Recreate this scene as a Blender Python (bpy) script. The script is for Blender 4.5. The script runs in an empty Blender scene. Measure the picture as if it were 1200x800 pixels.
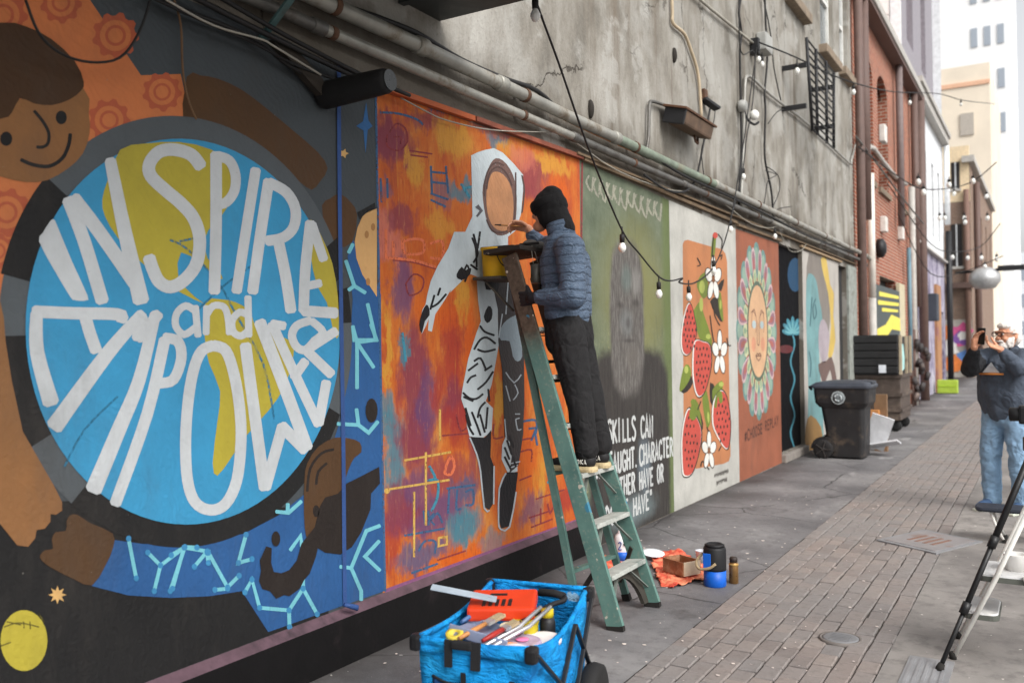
import bpy, bmesh, math, random
from mathutils import Vector, Matrix, Quaternion
from mathutils.geometry import tessellate_polygon
random.seed(7)
R = math.radians
SC = bpy.context.scene
COL = SC.collection

# ---------------------------------------------------------------- camera
FPX, CAMH = 1050.0, 1.55                      # focal length in photo pixels (1200 wide), eye height
YAW = math.atan(630 / FPX); PITCH = 9 / FPX; ROLL = math.atan(0.014)
_c, _s = math.cos(YAW), math.sin(YAW)
FW = Vector((-_s * math.cos(PITCH), _c * math.cos(PITCH), math.sin(PITCH)))
_r0 = Vector((_c, _s, 0)); _u0 = _r0.cross(FW)
RT = _r0 * math.cos(ROLL) - _u0 * math.sin(ROLL)
UP = _u0 * math.cos(ROLL) + _r0 * math.sin(ROLL)
CAM = Vector((0, 0, CAMH))
cd = bpy.data.cameras.new('camera'); cam = bpy.data.objects.new('camera', cd); COL.objects.link(cam)
m = Matrix.Identity(4)
for i in range(3):
    m[i][0] = RT[i]; m[i][1] = UP[i]; m[i][2] = -FW[i]; m[i][3] = CAM[i]
cam.matrix_world = m
cd.sensor_width = 36; cd.lens = 36 * FPX / 1200; cd.clip_start = 0.05; cd.clip_end = 2000
cd.dof.use_dof = True; cd.dof.focus_distance = 5.0; cd.dof.aperture_fstop = 2.2
SC.camera = cam

# ---------------------------------------------------------------- sky, sun, exposure
SUN_EL, SUN_AZ = 44, -28        # sun azimuth measured from +x towards +y (degrees)
w = bpy.data.worlds.new('World'); SC.world = w; w.use_nodes = True
nt = w.node_tree; bg = nt.nodes['Background']
sky = nt.nodes.new('ShaderNodeTexSky'); sky.sky_type = 'NISHITA'; sky.sun_disc = False
sky.sun_elevation = R(SUN_EL); sky.sun_rotation = R(90 - SUN_AZ); sky.air_density = 1.0; sky.dust_density = 4.0; sky.ozone_density = 1.0
hs = nt.nodes.new('ShaderNodeHueSaturation'); hs.inputs['Saturation'].default_value = 0.12
nt.links.new(sky.outputs[0], hs.inputs['Color']); nt.links.new(hs.outputs[0], bg.inputs['Color'])
bg.inputs['Strength'].default_value = 0.15
sd = bpy.data.lights.new('sun', 'SUN'); sun = bpy.data.objects.new('sun', sd); COL.objects.link(sun)
sd.energy = 0.9; sd.angle = R(25); sd.color = (1.0, 0.96, 0.9)
_sv = Vector((math.cos(R(SUN_EL)) * math.cos(R(SUN_AZ)), math.cos(R(SUN_EL)) * math.sin(R(SUN_AZ)), math.sin(R(SUN_EL))))
sun.rotation_euler = _sv.to_track_quat('Z', 'Y').to_euler(); sun.location = (0, 0, 30)
vs = SC.view_settings; vs.view_transform = 'Standard'; vs.look = 'None'; vs.gamma = 1; vs.use_curve_mapping = False
vs.exposure = 0.7
SC.render.engine = 'CYCLES'

# ---------------------------------------------------------------- pixel -> place helpers
WX = -3.05                                     # the mural wall's plane
def ray(px, py): return FW + RT * ((px - 600) / FPX) + UP * ((400 - py) / FPX)
def onX(px, py, X=WX): d = ray(px, py); return CAM + d * (X / d.x)
def onY(px, py, Y): d = ray(px, py); return CAM + d * (Y / d.y)
def onZ(px, py, Z=0.0): d = ray(px, py); return CAM + d * ((Z - CAMH) / d.z)
def zm(x0, y0, s, pts): return [(x0 + a / s, y0 + b / s) for a, b in pts]      # enlargement -> photo pixels
def wl(pts): return [(p.y, p.z) for p in (onX(*q) for q in pts)]               # photo pixels -> wall (y, z)

# ---------------------------------------------------------------- things and tags
def tag(o, label=None, cat=None, group=None, kind=None):
    if label: o['label'] = label
    if cat: o['category'] = cat
    if group: o['group'] = group
    if kind: o['kind'] = kind
    return o
def thing(name, label, cat, loc=(0, 0, 0), rz=0, group=None):
    o = bpy.data.objects.new(name, None); COL.objects.link(o)
    o.location = loc; o.rotation_euler = (0, 0, rz); o.empty_display_size = .1
    return tag(o, label, cat, group)
def put(o, parent):            # parent keeping world place (things carry only location and z rotation)
    o.parent = parent
    if parent is not None:
        top = parent
        mw = Matrix.LocRotScale(parent.location, parent.rotation_euler, parent.scale)
        if parent.parent is not None:
            g = parent.parent
            mw = Matrix.LocRotScale(g.location, g.rotation_euler, g.scale) @ parent.matrix_parent_inverse @ mw
        o.matrix_parent_inverse = mw.inverted()
def copy_tree(o, parent=None):
    c = o.copy(); COL.objects.link(c); c.parent = parent
    for ch in list(o.children): copy_tree(ch, c)
    return c

# ---------------------------------------------------------------- mesh builder
def smooth_pts(pts, closed=False, n=4):
    out = []; L = len(pts); g = (lambda i: pts[i % L]) if closed else (lambda i: pts[max(0, min(L - 1, i))])
    for i in range(L if closed else L - 1):
        p0, p1, p2, p3 = (Vector(g(i + k)) for k in (-1, 0, 1, 2))
        for k in range(n):
            t = k / n
            out.append(0.5 * ((2 * p1) + (p2 - p0) * t + (2 * p0 - 5 * p1 + 4 * p2 - p3) * t * t + (3 * p1 - p0 - 3 * p2 + p3) * t ** 3))
    if not closed: out.append(Vector(pts[-1]))
    return out
def frame(d):
    d = d.normalized(); u = Vector((0, 0, 1)) if abs(d.z) < .95 else Vector((1, 0, 0))
    a = d.cross(u).normalized(); return a, a.cross(d).normalized()
class MB:
    def __init__(s): s.v = []; s.f = []; s.sm = []; s.mi = []; s.cur = 0
    def add(s, vs, fs, smooth=False):
        o = len(s.v); s.v += [tuple(v) for v in vs]
        for f in fs: s.f.append(tuple(i + o for i in f)); s.sm.append(smooth); s.mi.append(s.cur)
        return s
    def box(s, c, d, rot=None, bev=0.0):
        c = Vector(c); h = Vector(d) / 2; rot = rot or Matrix.Identity(3)
        if bev <= 0:
            vs = [c + rot @ Vector((x * h.x, y * h.y, z * h.z)) for x in (-1, 1) for y in (-1, 1) for z in (-1, 1)]
            return s.add(vs, [(0, 1, 3, 2), (4, 6, 7, 5), (0, 4, 5, 1), (2, 3, 7, 6), (0, 2, 6, 4), (1, 5, 7, 3)])
        bm = bmesh.new(); bmesh.ops.create_cube(bm, size=1)
        for v in bm.verts: v.co = Vector((v.co.x * d[0], v.co.y * d[1], v.co.z * d[2]))
        bmesh.ops.bevel(bm, geom=bm.edges[:], offset=min(bev, min(d) * .45), segments=2, profile=.6, affect='EDGES')
        vs = [c + rot @ v.co for v in bm.verts]; bm.verts.index_update(); fs = [tuple(v.index for v in f.verts) for f in bm.faces]; bm.free()
        return s.add(vs, fs)
    def b2(s, lo, hi, bev=0.0):
        return s.box([(a + b) / 2 for a, b in zip(lo, hi)], [abs(b - a) for a, b in zip(lo, hi)], None, bev)
    def bar(s, a, b, w, h, side=None, bev=0.0):     # rectangular bar; w along 'side'
        a = Vector(a); b = Vector(b); d = (b - a); L = d.length; d.normalize()
        if side is None: x, y = frame(d)
        else:
            y = d.cross(Vector(side)).normalized(); x = y.cross(d).normalized()
        M = Matrix((x, y, d)).transposed()
        return s.box((a + b) / 2, (w, h, L), M, bev)
    def tube(s, pts, r, n=8, caps=True, smooth=True):
        pts = [Vector(p) for p in pts]; rs = r if isinstance(r, (list, tuple)) else [r] * len(pts)
        vs = []; fs = []; pa = None
        for i, p in enumerate(pts):
            d = pts[min(i + 1, len(pts) - 1)] - pts[max(i - 1, 0)]
            if d.length < 1e-7: d = Vector((0, 0, 1))
            if pa is None: a, b = frame(d)
            else:
                d.normalize(); a = (pa - d * pa.dot(d)); a = a.normalized() if a.length > 1e-5 else frame(d)[0]; b = d.cross(a).normalized() * -1
                b = a.cross(d).normalized()
            pa = a
            for k in range(n):
                t = 2 * math.pi * k / n; vs.append(p + (a * math.cos(t) + b * math.sin(t)) * rs[i])
        for i in range(len(pts) - 1):
            for k in range(n): fs.append((i * n + k, (i + 1) * n + k, (i + 1) * n + (k + 1) % n, i * n + (k + 1) % n))
        s.add(vs, fs, smooth)
        if caps:
            o = len(s.v) - len(vs)
            s.f.append(tuple(o + k for k in range(n))); s.sm.append(False); s.mi.append(s.cur)
            s.f.append(tuple(o + (len(pts) - 1) * n + k for k in reversed(range(n)))); s.sm.append(False); s.mi.append(s.cur)
        return s
    def lathe(s, prof, c=(0, 0, 0), n=20, axis=None, smooth=True):      # prof: (radius, height) from bottom to top
        c = Vector(c); M = Matrix.Identity(3)
        if axis is not None: M = Vector(axis).to_track_quat('Z', 'Y').to_matrix()
        vs = []; fs = []
        for r, z in prof:
            for k in range(n):
                t = 2 * math.pi * k / n; vs.append(c + M @ Vector((r * math.cos(t), r * math.sin(t), z)))
        for i in range(len(prof) - 1):
            for k in range(n): fs.append((i * n + k, i * n + (k + 1) % n, (i + 1) * n + (k + 1) % n, (i + 1) * n + k))
        s.add(vs, fs, smooth); o = len(s.v) - len(vs)
        if prof[0][0] > 1e-6: s.f.append(tuple(o + k for k in reversed(range(n)))); s.sm.append(False); s.mi.append(s.cur)
        if prof[-1][0] > 1e-6: s.f.append(tuple(o + (len(prof) - 1) * n + k for k in range(n))); s.sm.append(False); s.mi.append(s.cur)
        return s
    def ell(s, c, r, rot=None, nu=14, nv=9):
        c = Vector(c); rot = rot or Matrix.Identity(3); vs = [c + rot @ Vector((0, 0, -r[2]))]; fs = []
        for i in range(1, nv):
            ph = -math.pi / 2 + math.pi * i / nv
            for k in range(nu):
                t = 2 * math.pi * k / nu; vs.append(c + rot @ Vector((r[0] * math.cos(ph) * math.cos(t), r[1] * math.cos(ph) * math.sin(t), r[2] * math.sin(ph))))
        vs.append(c + rot @ Vector((0, 0, r[2]))); L = len(vs) - 1
        for k in range(nu):
            fs.append((0, 1 + (k + 1) % nu, 1 + k)); fs.append((L, L - nu + k, L - nu + (k + 1) % nu))
            for i in range(nv - 2): fs.append((1 + i * nu + k, 1 + i * nu + (k + 1) % nu, 1 + (i + 1) * nu + (k + 1) % nu, 1 + (i + 1) * nu + k))
        return s.add(vs, fs, True)
    def quad(s, a, b, c, d): return s.add([a, b, c, d], [(0, 1, 2, 3)])
    def prism(s, poly, fn, t0, t1):       # poly of (u,v); fn(u,v,t)->point ; extruded between t0 and t1
        n = len(poly); A = [fn(u, v, t0) for u, v in poly]; B = [fn(u, v, t1) for u, v in poly]
        tri = tessellate_polygon([[Vector((u, v, 0)) for u, v in poly]])
        fs = [tuple(t) for t in tri] + [tuple(i + n for i in reversed(t)) for t in tri] + [(i, (i + 1) % n, n + (i + 1) % n, n + i) for i in range(n)]
        return s.add(A + B, fs)
    def mesh(s, name, recalc=True):
        me = bpy.data.meshes.new(name); me.from_pydata(s.v, [], s.f)
        me.polygons.foreach_set('use_smooth', s.sm); me.polygons.foreach_set('material_index', s.mi)
        if recalc:
            bm = bmesh.new(); bm.from_mesh(me); bmesh.ops.recalc_face_normals(bm, faces=bm.faces[:]); bm.to_mesh(me); bm.free()
        me.update(); return me
    def obj(s, name, mat, parent=None, recalc=True):
        me = s.mesh(name, recalc)
        for mm in (mat if isinstance(mat, (list, tuple)) else [mat]): me.materials.append(mm)
        o = bpy.data.objects.new(name, me); COL.objects.link(o)
        if parent is not None: put(o, parent)
        return o

# ---------------------------------------------------------------- materials
def lin(c, k=1.0):
    o = []
    for x in c:
        x = x / 255.0; x = x / 12.92 if x <= .04045 else ((x + .055) / 1.055) ** 2.4
        o.append(min(.92, x * k))
    return tuple(o) + (1.0,)
class NB:                          # small node-tree writer
    def __init__(s, name):
        s.m = bpy.data.materials.new(name); s.m.use_nodes = True; s.t = s.m.node_tree; s.b = s.t.nodes['Principled BSDF']
        s.geo = s.t.nodes.new('ShaderNodeNewGeometry'); s.P = s.geo.outputs['Position']
    def n(s, ty, **k):
        x = s.t.nodes.new('ShaderNode' + ty)
        for a, b in k.items(): setattr(x, a, b)
        return x
    def set(s, sock, v):
        if hasattr(v, 'is_linked') or isinstance(v, bpy.types.NodeSocket): s.t.links.new(v, sock)
        elif v is not None: sock.default_value = v
    def obj(s): return s.n('TexCoord').outputs['Object']
    def map(s, v, scale=(1, 1, 1), loc=(0, 0, 0), rot=(0, 0, 0)):
        x = s.n('Mapping'); s.set(x.inputs[0], v); x.inputs['Scale'].default_value = scale; x.inputs['Location'].default_value = loc; x.inputs['Rotation'].default_value = rot
        return x.outputs[0]
    def noise(s, v, scale=5, detail=4, rough=.55, dist=0, col=False):
        x = s.n('TexNoise'); s.set(x.inputs['Vector'], v); x.inputs['Scale'].default_value = scale; x.inputs['Detail'].default_value = detail
        x.inputs['Roughness'].default_value = rough; x.inputs['Distortion'].default_value = dist
        return x.outputs['Color' if col else 'Fac']
    def math(s, op, a, b=None, clamp=False):
        x = s.n('Math', operation=op, use_clamp=clamp); s.set(x.inputs[0], a)
        if b is not None: s.set(x.inputs[1], b)
        return x.outputs[0]
    def rng(s, v, a, b, c=0, d=1, smooth=True):
        x = s.n('MapRange', interpolation_type='SMOOTHSTEP' if smooth else 'LINEAR'); s.set(x.inputs[0], v)
        for i, q in enumerate((a, b, c, d)): x.inputs[i + 1].default_value = q
        return x.outputs[0]
    def ramp(s, f, stops):
        x = s.n('ValToRGB'); s.set(x.inputs[0], f); e = x.color_ramp.elements
        while len(e) < len(stops): e.new(.5)
        for i, (p, c) in enumerate(stops): e[i].position = p; e[i].color = c
        return x.outputs[0]
    def mix(s, f, a, b, mode='MIX'):
        x = s.n('Mix', data_type='RGBA', blend_type=mode); s.set(x.inputs[0], f); s.set(x.inputs[6], a); s.set(x.inputs[7], b)
        return x.outputs[2]
    def sep(s, v):
        x = s.n('SeparateXYZ'); s.set(x.inputs[0], v); return x.outputs
    def bump(s, h, strength=.3, dist=.01):
        x = s.n('Bump'); s.set(x.inputs['Height'], h); x.inputs['Strength'].default_value = strength; x.inputs['Distance'].default_value = dist
        s.t.links.new(x.outputs[0], s.b.inputs['Normal'])
    def fin(s, col, rough=.8, metal=0, spec=.35):
        s.set(s.b.inputs['Base Color'], col); s.set(s.b.inputs['Roughness'], rough); s.b.inputs['Metallic'].default_value = metal
        s.b.inputs['Specular IOR Level'].default_value = spec; return s.m
MC = {}
def mat(name, rgb, rough=.7, var=.18, scale=9, bump=.15, bscale=90, metal=0, spec=.35, k=1.25, dirt=None, dscale=3, dth=(.5, .75), folds=0):
    if name in MC: return MC[name]
    b = NB(name); v = b.obj(); c = lin(rgb, k)
    lo = tuple(x * (1 - var) for x in c[:3]) + (1,); hi = tuple(min(.95, x * (1 + var * .6)) for x in c[:3]) + (1,)
    f = b.noise(v, scale, 5, .6); col = b.ramp(f, [(.3, lo), (.7, hi)])
    if dirt:
        g = b.rng(b.noise(v, dscale, 6, .65), *dth); col = b.mix(g, col, lin(dirt, k))
    if folds:                                          # creased cloth: long soft wrinkles plus weave
        w1 = b.noise(b.map(v, (1, 1, .9), (0, 0, 0), (.4, .3, 0)), 7.5, 2, .45, .9); w2 = b.noise(b.map(v, (1, 1, .8), (3, 1, 2), (.5, .3, 0)), 16, 2, .5, .8)
        rg = b.math('ABSOLUTE', b.math('SUBTRACT', w1, .5)); h = b.math('ADD', b.math('ADD', b.math('MULTIPLY', rg, 3.2), b.math('MULTIPLY', w2, .7)), b.math('MULTIPLY', b.noise(v, bscale, 3, .6), .06)); b.bump(h, folds, .02)
    elif bump: b.bump(b.noise(v, bscale, 3, .6), bump, .004)
    MC[name] = b.fin(col, b.rng(f, .2, .8, max(.05, rough - .1), min(1, rough + .1)), metal, spec); return MC[name]
def paint(name, rgb, var=.16, k=.95, rough=.75, dry=0):       # wall paint: brushed, a little worn, over trowelled render
    if name in MC: return MC[name]
    b = NB(name); c = lin(rgb, k)
    lo = tuple(x * (1 - var) for x in c[:3]) + (1,); hi = tuple(min(.95, x * (1 + var * .5)) for x in c[:3]) + (1,)
    f = b.noise(b.P, 2.6, 7, .68); col = b.ramp(f, [(.3, lo), (.68, hi)]); grime = b.rng(b.noise(b.map(b.P, (1, 1.4, .5)), 1.3, 6, .7), .5, .72, 0, .3); col = b.mix(grime, col, lin((74, 68, 62)))
    fine = b.noise(b.map(b.P, (1, 1, .35)), 55, 4, .6); col = b.mix(b.rng(fine, .56, .82, 0, .35), col, lo)
    hz = b.n('HueSaturation'); hz.inputs['Saturation'].default_value = .92; hz.inputs['Value'].default_value = .94; b.set(hz.inputs['Color'], col); col = hz.outputs[0]
    chips = b.rng(b.noise(b.P, 38, 3, .5), .755, .79, 0, .5); col = b.mix(chips, col, lin((150, 146, 138)))
    wv = b.n('TexWave', wave_type='RINGS'); b.set(wv.inputs['Vector'], b.map(b.P, (1, 1, 1), (0, .3, .4))); wv.inputs['Scale'].default_value = 9; wv.inputs['Distortion'].default_value = 14; wv.inputs['Detail'].default_value = 3; wv.inputs['Detail Scale'].default_value = .8
    h = b.math('ADD', b.noise(b.P, 45, 5, .65), b.math('MULTIPLY', wv.outputs['Fac'], .25)); h = b.math('ADD', h, b.math('MULTIPLY', b.noise(b.P, 9, 5, .6), 1.2)); b.bump(h, .5, .008)
    MC[name] = b.fin(col, b.rng(f, .2, .8, rough - .12, rough + .12), 0, .3)
    if dry:                                            # thin dry-brushed paint: the layer beneath shows through in streaks
        g = b.math('ADD', b.math('MULTIPLY', b.noise(b.map(b.P, (1, 3.5, 1.2)), 14, 5, .7), .6), b.math('MULTIPLY', b.noise(b.P, 60, 4, .6), .4))
        tr = b.n('BsdfTransparent'); mx = b.n('MixShader'); b.set(mx.inputs[0], b.rng(g, dry - .07, dry + .07, 1, .12)); b.t.links.new(tr.outputs[0], mx.inputs[1]); b.t.links.new(b.b.outputs[0], mx.inputs[2])
        b.t.links.new(mx.outputs[0], b.t.nodes['Material Output'].inputs['Surface'])
    return MC[name]
# ================================================================ GROUND
def ground_mats():
    b = NB('asphalt_worn'); p = b.P; xyz = b.sep(p)
    big = b.noise(p, .9, 6, .62); f2 = b.noise(p, 14, 5, .6); agg = b.noise(p, 140, 2, .5)
    col = b.ramp(big, [(.3, lin((86, 85, 87), 1.0)), (.52, lin((114, 112, 113), 1.0)), (.72, lin((140, 138, 137), 1.0))])
    col = b.mix(b.rng(f2, .45, .75, 0, .45), col, lin((74, 71, 70)))
    col = b.mix(b.rng(agg, .55, .75, 0, .5), col, lin((150, 146, 142)))
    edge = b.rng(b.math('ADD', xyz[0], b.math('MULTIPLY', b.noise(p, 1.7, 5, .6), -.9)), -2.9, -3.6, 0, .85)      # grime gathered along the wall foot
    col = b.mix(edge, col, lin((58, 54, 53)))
    spots = b.rng(b.noise(p, 26, 2, .4), .735, .76, 0, .85); col = b.mix(spots, col, lin((190, 186, 180)))
    smear = b.rng(b.noise(b.map(p, (1.5, .5, 1)), 2.2, 4, .5), .62, .72, 0, .5); col = b.mix(smear, col, lin((168, 166, 164)))
    v = b.n('TexVoronoi', feature='DISTANCE_TO_EDGE'); b.set(v.inputs['Vector'], b.mix(.12, p, b.noise(p, 3, 4, .6, 0, True))); v.inputs['Scale'].default_value = .8
    crack = b.rng(v.outputs['Distance'], .0, .009, 1, 0); crack = b.math('MULTIPLY', crack, b.rng(b.noise(p, .8, 3, .5), .38, .5)); oil = b.rng(b.noise(b.map(p, (1, .7, 1), (5, 8, 0)), 1.6, 5, .6), .6, .7, 0, .55); col = b.mix(oil, col, lin((56, 53, 53)))
    col = b.mix(b.math('MULTIPLY', crack, .8), col, lin((48, 45, 44)))
    h = b.math('SUBTRACT', b.math('ADD', b.math('MULTIPLY', agg, .5), b.math('MULTIPLY', f2, .6)), crack); b.bump(h, .5, .006)
    A = b.fin(col, b.rng(big, .3, .7, .62, .85), 0, .3)
    b = NB('concrete_worn'); p = b.P
    big = b.noise(p, .8, 6, .65); f2 = b.noise(p, 9, 6, .65); agg = b.noise(p, 150, 2, .5)
    col = b.ramp(big, [(.3, lin((104, 100, 98), 1.0)), (.7, lin((154, 149, 144), 1.0))])
    col = b.mix(b.rng(f2, .46, .68, 0, .6), col, lin((96, 92, 90)))
    col = b.mix(b.rng(agg, .6, .8, 0, .45), col, lin((178, 174, 168)))
    st = b.rng(b.noise(b.map(p, (1, .6, 1), (4, 2, 0)), 1.3, 5, .6), .54, .66, 0, .65); col = b.mix(st, col, lin((78, 74, 73)))
    spots = b.rng(b.noise(p, 22, 2, .4), .735, .76, 0, .7); col = b.mix(spots, col, lin((205, 200, 190)))
    b.bump(b.math('ADD', b.math('MULTIPLY', agg, .4), f2), .35, .006)
    Cc = b.fin(col, .78, 0, .3)
    b = NB('paving_brick'); p = b.P
    rnd = b.math('FRACT', b.math('ADD', b.n('ObjectInfo').outputs['Random'], b.geo.outputs['Random Per Island']))
    base = b.ramp(rnd, [(0, lin((116, 107, 103))), (.3, lin((138, 125, 118))), (.55, lin((125, 117, 113))), (.8, lin((144, 131, 123))), (1, lin((120, 115, 113)))])
    big = b.noise(p, 1.0, 5, .6); base = b.mix(b.rng(big, .36, .6, .2, .75), base, lin((130, 126, 124)))
    f2 = b.noise(p, 24, 5, .65); base = b.mix(b.rng(f2, .48, .74, 0, .5), base, lin((94, 86, 82)))
    agg = b.noise(p, 170, 2, .5); base = b.mix(b.rng(agg, .58, .8, 0, .4), base, lin((172, 162, 154)))
    spots = b.rng(b.noise(p, 24, 2, .4), .73, .755, 0, .8); base = b.mix(spots, base, lin((200, 190, 184)))
    b.bump(b.math('ADD', b.math('MULTIPLY', agg, .4), f2), .5, .005)
    Bk = b.fin(base, .75, 0, .3)
    return A, Cc, Bk
ASPH, CONC, PAVB = ground_mats()
def sheet(name, x0, x1, y0, y1, z, mt, nx=1, ny=1, amp=0):
    mb = MB()
    vs = [(x0 + (x1 - x0) * i / nx, y0 + (y1 - y0) * j / ny, z + (random.uniform(-amp, amp) if 0 < i < nx else 0)) for j in range(ny + 1) for i in range(nx + 1)]
    mb.add(vs, [(j * (nx + 1) + i, j * (nx + 1) + i + 1, (j + 1) * (nx + 1) + i + 1, (j + 1) * (nx + 1) + i) for j in range(ny) for i in range(nx)], True)
    return tag(mb.obj(name, mt), kind='structure')
sheet('ground', -400, 400, -300, 900, -.03, mat('ground_far', (112, 110, 108), .9, k=1))
BL, BR = -1.722, -.722
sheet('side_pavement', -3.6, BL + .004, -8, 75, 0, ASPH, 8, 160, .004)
sheet('concrete_pavement', BR + .004, 9, -8, 75, 0, CONC, 1, 40)
bed = sheet('brick_paving', BL - .01, BR + .01, -8, 75, -.012, mat('joint_sand', (74, 68, 64), .95, k=.9))
BW, BLn, GAP, GAPX = (BR - BL) / 10, .165, .010, .0055
def brick_mesh(k):
    rd = random.Random(k); hx, hy = (BW - GAPX) / 2, (BLn - GAP) / 2; b = .006; z1 = .0 + rd.uniform(-.002, .004)
    j = lambda a=.003: rd.uniform(-a, a)
    lo = [(-hx + j(), -hy + j(), -.03), (hx + j(), -hy + j(), -.03), (hx + j(), hy + j(), -.03), (-hx + j(), hy + j(), -.03)]
    mid = [(x, y, z1 - b) for x, y, _ in lo]; top = [(x * (1 - b / hx), y * (1 - b / hy), z1 + j(.0015)) for x, y, _ in lo]
    return lo + mid + top, [(i, (i + 1) % 4, 4 + (i + 1) % 4, 4 + i) for i in range(4)] + [(4 + i, 4 + (i + 1) % 4, 8 + (i + 1) % 4, 8 + i) for i in range(4)] + [(8, 9, 10, 11)]
variants = [brick_mesh(k) for k in range(9)]; vmesh = []
for k in range(9):
    me = bpy.data.meshes.new('brick'); me.from_pydata(variants[k][0], [], variants[k][1]); me.materials.append(PAVB); vmesh.append(me)
slots = []
for c in range(10):
    off = random.uniform(-.02, .02) + (BLn / 2 if c % 2 else 0)
    y = 2.2 + off
    while y < 74:
        slots.append((BL + BW * (c + .5), y)); y += BLn
MAN_C, MAN_R = Vector((-.972, 4.945)), .108
PLATE = [onZ(*q) for q in ((1027, 633), (1083, 621), (1152, 635), (1097, 649))]
def covered(x, y):
    return (Vector((x, y)) - MAN_C).length < .05
rest = MB(); cnt = 0
slots.sort(key=lambda q: q[1])
for (x, y) in slots:
    if covered(x, y): continue
    k = random.randrange(9); rz = random.uniform(-.012, .012); dz = random.uniform(-.003, .0015); flip = random.random() < .5
    px_ok = y > 3.45 + (x + .72) * -.55
    if px_ok and cnt < 300 and not (y < 3.3):
        o = bpy.data.objects.new('brick', vmesh[k]); COL.objects.link(o); o.location = (x + random.uniform(-.002, .002), y, dz); o.rotation_euler = (0, 0, rz + (math.pi if flip else 0)); o.parent = bed; cnt += 1
    else:
        vs, fs = variants[k]; cs, sn = math.cos(rz), math.sin(rz)
        rest.add([(x + a * cs - b * sn, y + a * sn + b * cs, z + dz) for a, b, z in vs], fs)
ro = rest.obj('distant_bricks', PAVB, bed, False); tag(ro, kind='stuff')

# ================================================================ GREY BUILDING (the mural wall)
def stucco():
    b = NB('weathered_render'); p = b.P
    s1 = b.noise(b.map(p, (1, 1.0, .42)), 1.5, 7, .7); s2 = b.noise(b.map(p, (1, 1.6, .16)), 1.5, 6, .66); blot = b.noise(p, 1.5, 6, .65); fine = b.noise(p, 40, 4, .6)
    col = b.ramp(s1, [(.3, lin((98, 94, 87))), (.46, lin((134, 129, 120))), (.66, lin((172, 169, 162)))])
    col = b.mix(b.rng(blot, .45, .6, 0, .55), col, lin((160, 158, 152)))
    col = b.mix(b.rng(s2, .55, .72, 0, .7), col, lin((108, 96, 82)))
    sp = b.rng(b.noise(b.map(p, (1, 1.3, 1)), 4.2, 5, .6), .66, .74, 0, .8); col = b.mix(sp, col, lin((72, 64, 56)))
    low = b.rng(b.math('ADD', b.sep(p)[2], b.math('MULTIPLY', s2, -.8)), 3.1, 2.75, 0, .75); col = b.mix(low, col, lin((88, 80, 70)))
    col = b.mix(b.rng(fine, .5, .8, 0, .3), col, lin((80, 78, 74)))
    vc = b.n('TexVoronoi', feature='DISTANCE_TO_EDGE'); b.set(vc.inputs['Vector'], b.mix(.22, b.map(p, (1, 1, .6)), b.noise(p, 2.6, 5, .65, 0, True))); vc.inputs['Scale'].default_value = .75
    ck = b.math('MULTIPLY', b.rng(vc.outputs['Distance'], 0, .006, 1, 0), b.rng(b.noise(p, .7, 3, .5), .45, .55)); col = b.mix(b.math('MULTIPLY', ck, .85), col, lin((58, 52, 46)))
    pt = b.rng(b.noise(b.map(p, (1, 1, 1.2), (7, 3, 1)), 1.1, 6, .6), .58, .62, 0, .5); col = b.mix(pt, col, lin((172, 170, 164)))            # patches of newer render
    rs = b.rng(b.noise(b.map(p, (1, 7, .35), (2, 5, 0)), 1.0, 4, .6), .66, .74, 0, .7); col = b.mix(rs, col, lin((92, 70, 52)))             # rust runs
    b.bump(b.math('SUBTRACT', b.math('ADD', b.math('MULTIPLY', fine, .6), b.math('ADD', b.math('MULTIPLY', blot, 2), b.math('MULTIPLY', pt, .4))), ck), .6, .014)
    return b.fin(col, .88, 0, .2)
STUC = stucco()
def pierced(mb, X, y0, y1, z0, z1, holes, depth=.35):      # wall face on plane x=X with openings and their reveals
    ys = sorted({y0, y1, *[h[0] for h in holes], *[h[1] for h in holes]}); zs = sorted({z0, z1, *[h[2] for h in holes], *[h[3] for h in holes]})
    for i in range(len(ys) - 1):
        for j in range(len(zs) - 1):
            cy, cz = (ys[i] + ys[i + 1]) / 2, (zs[j] + zs[j + 1]) / 2
            if any(h[0] < cy < h[1] and h[2] < cz < h[3] for h in holes): continue
            mb.quad((X, ys[i], zs[j]), (X, ys[i + 1], zs[j]), (X, ys[i + 1], zs[j + 1]), (X, ys[i], zs[j + 1]))
    for (a, b_, c, d) in holes:
        q = X - depth
        mb.quad((X, a, c), (X, a, d), (q, a, d), (q, a, c)); mb.quad((X, b_, c), (q, b_, c), (q, b_, d), (X, b_, d))
        mb.quad((X, a, d), (X, b_, d), (q, b_, d), (q, a, d)); mb.quad((X, a, c), (q, a, c), (q, b_, c), (X, b_, c))
GB = thing('grey_building', 'weathered grey rendered building covered in painted murals and pipes', 'building', (WX, 8, 0))
YE = 17.33
door = (11.95, 13.27, .12, 2.9); rec = (15.86, 16.55, .0, 2.9)
W1 = (14.75, 15.75, 6.30, 8.2); W2 = (16.3, 17.0, 6.35, 8.1); W3 = (12.6, 13.5, 6.42, 8.2)
mb = MB(); pierced(mb, WX, -6, YE, 0, 9.5, [door, rec, W1, W2, W3], .09)
mb.quad((WX, YE, 0), (WX - 9, YE, 0), (WX - 9, YE, 9.5), (WX, YE, 9.5)); mb.quad((WX, -6, 0), (WX, -6, 9.5), (WX - 9, -6, 9.5), (WX - 9, -6, 0))
mb.quad((WX, -6, 9.5), (WX, YE, 9.5), (WX - 9, YE, 9.5), (WX - 9, -6, 9.5))
mb.obj('wall', STUC, GB)
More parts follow.
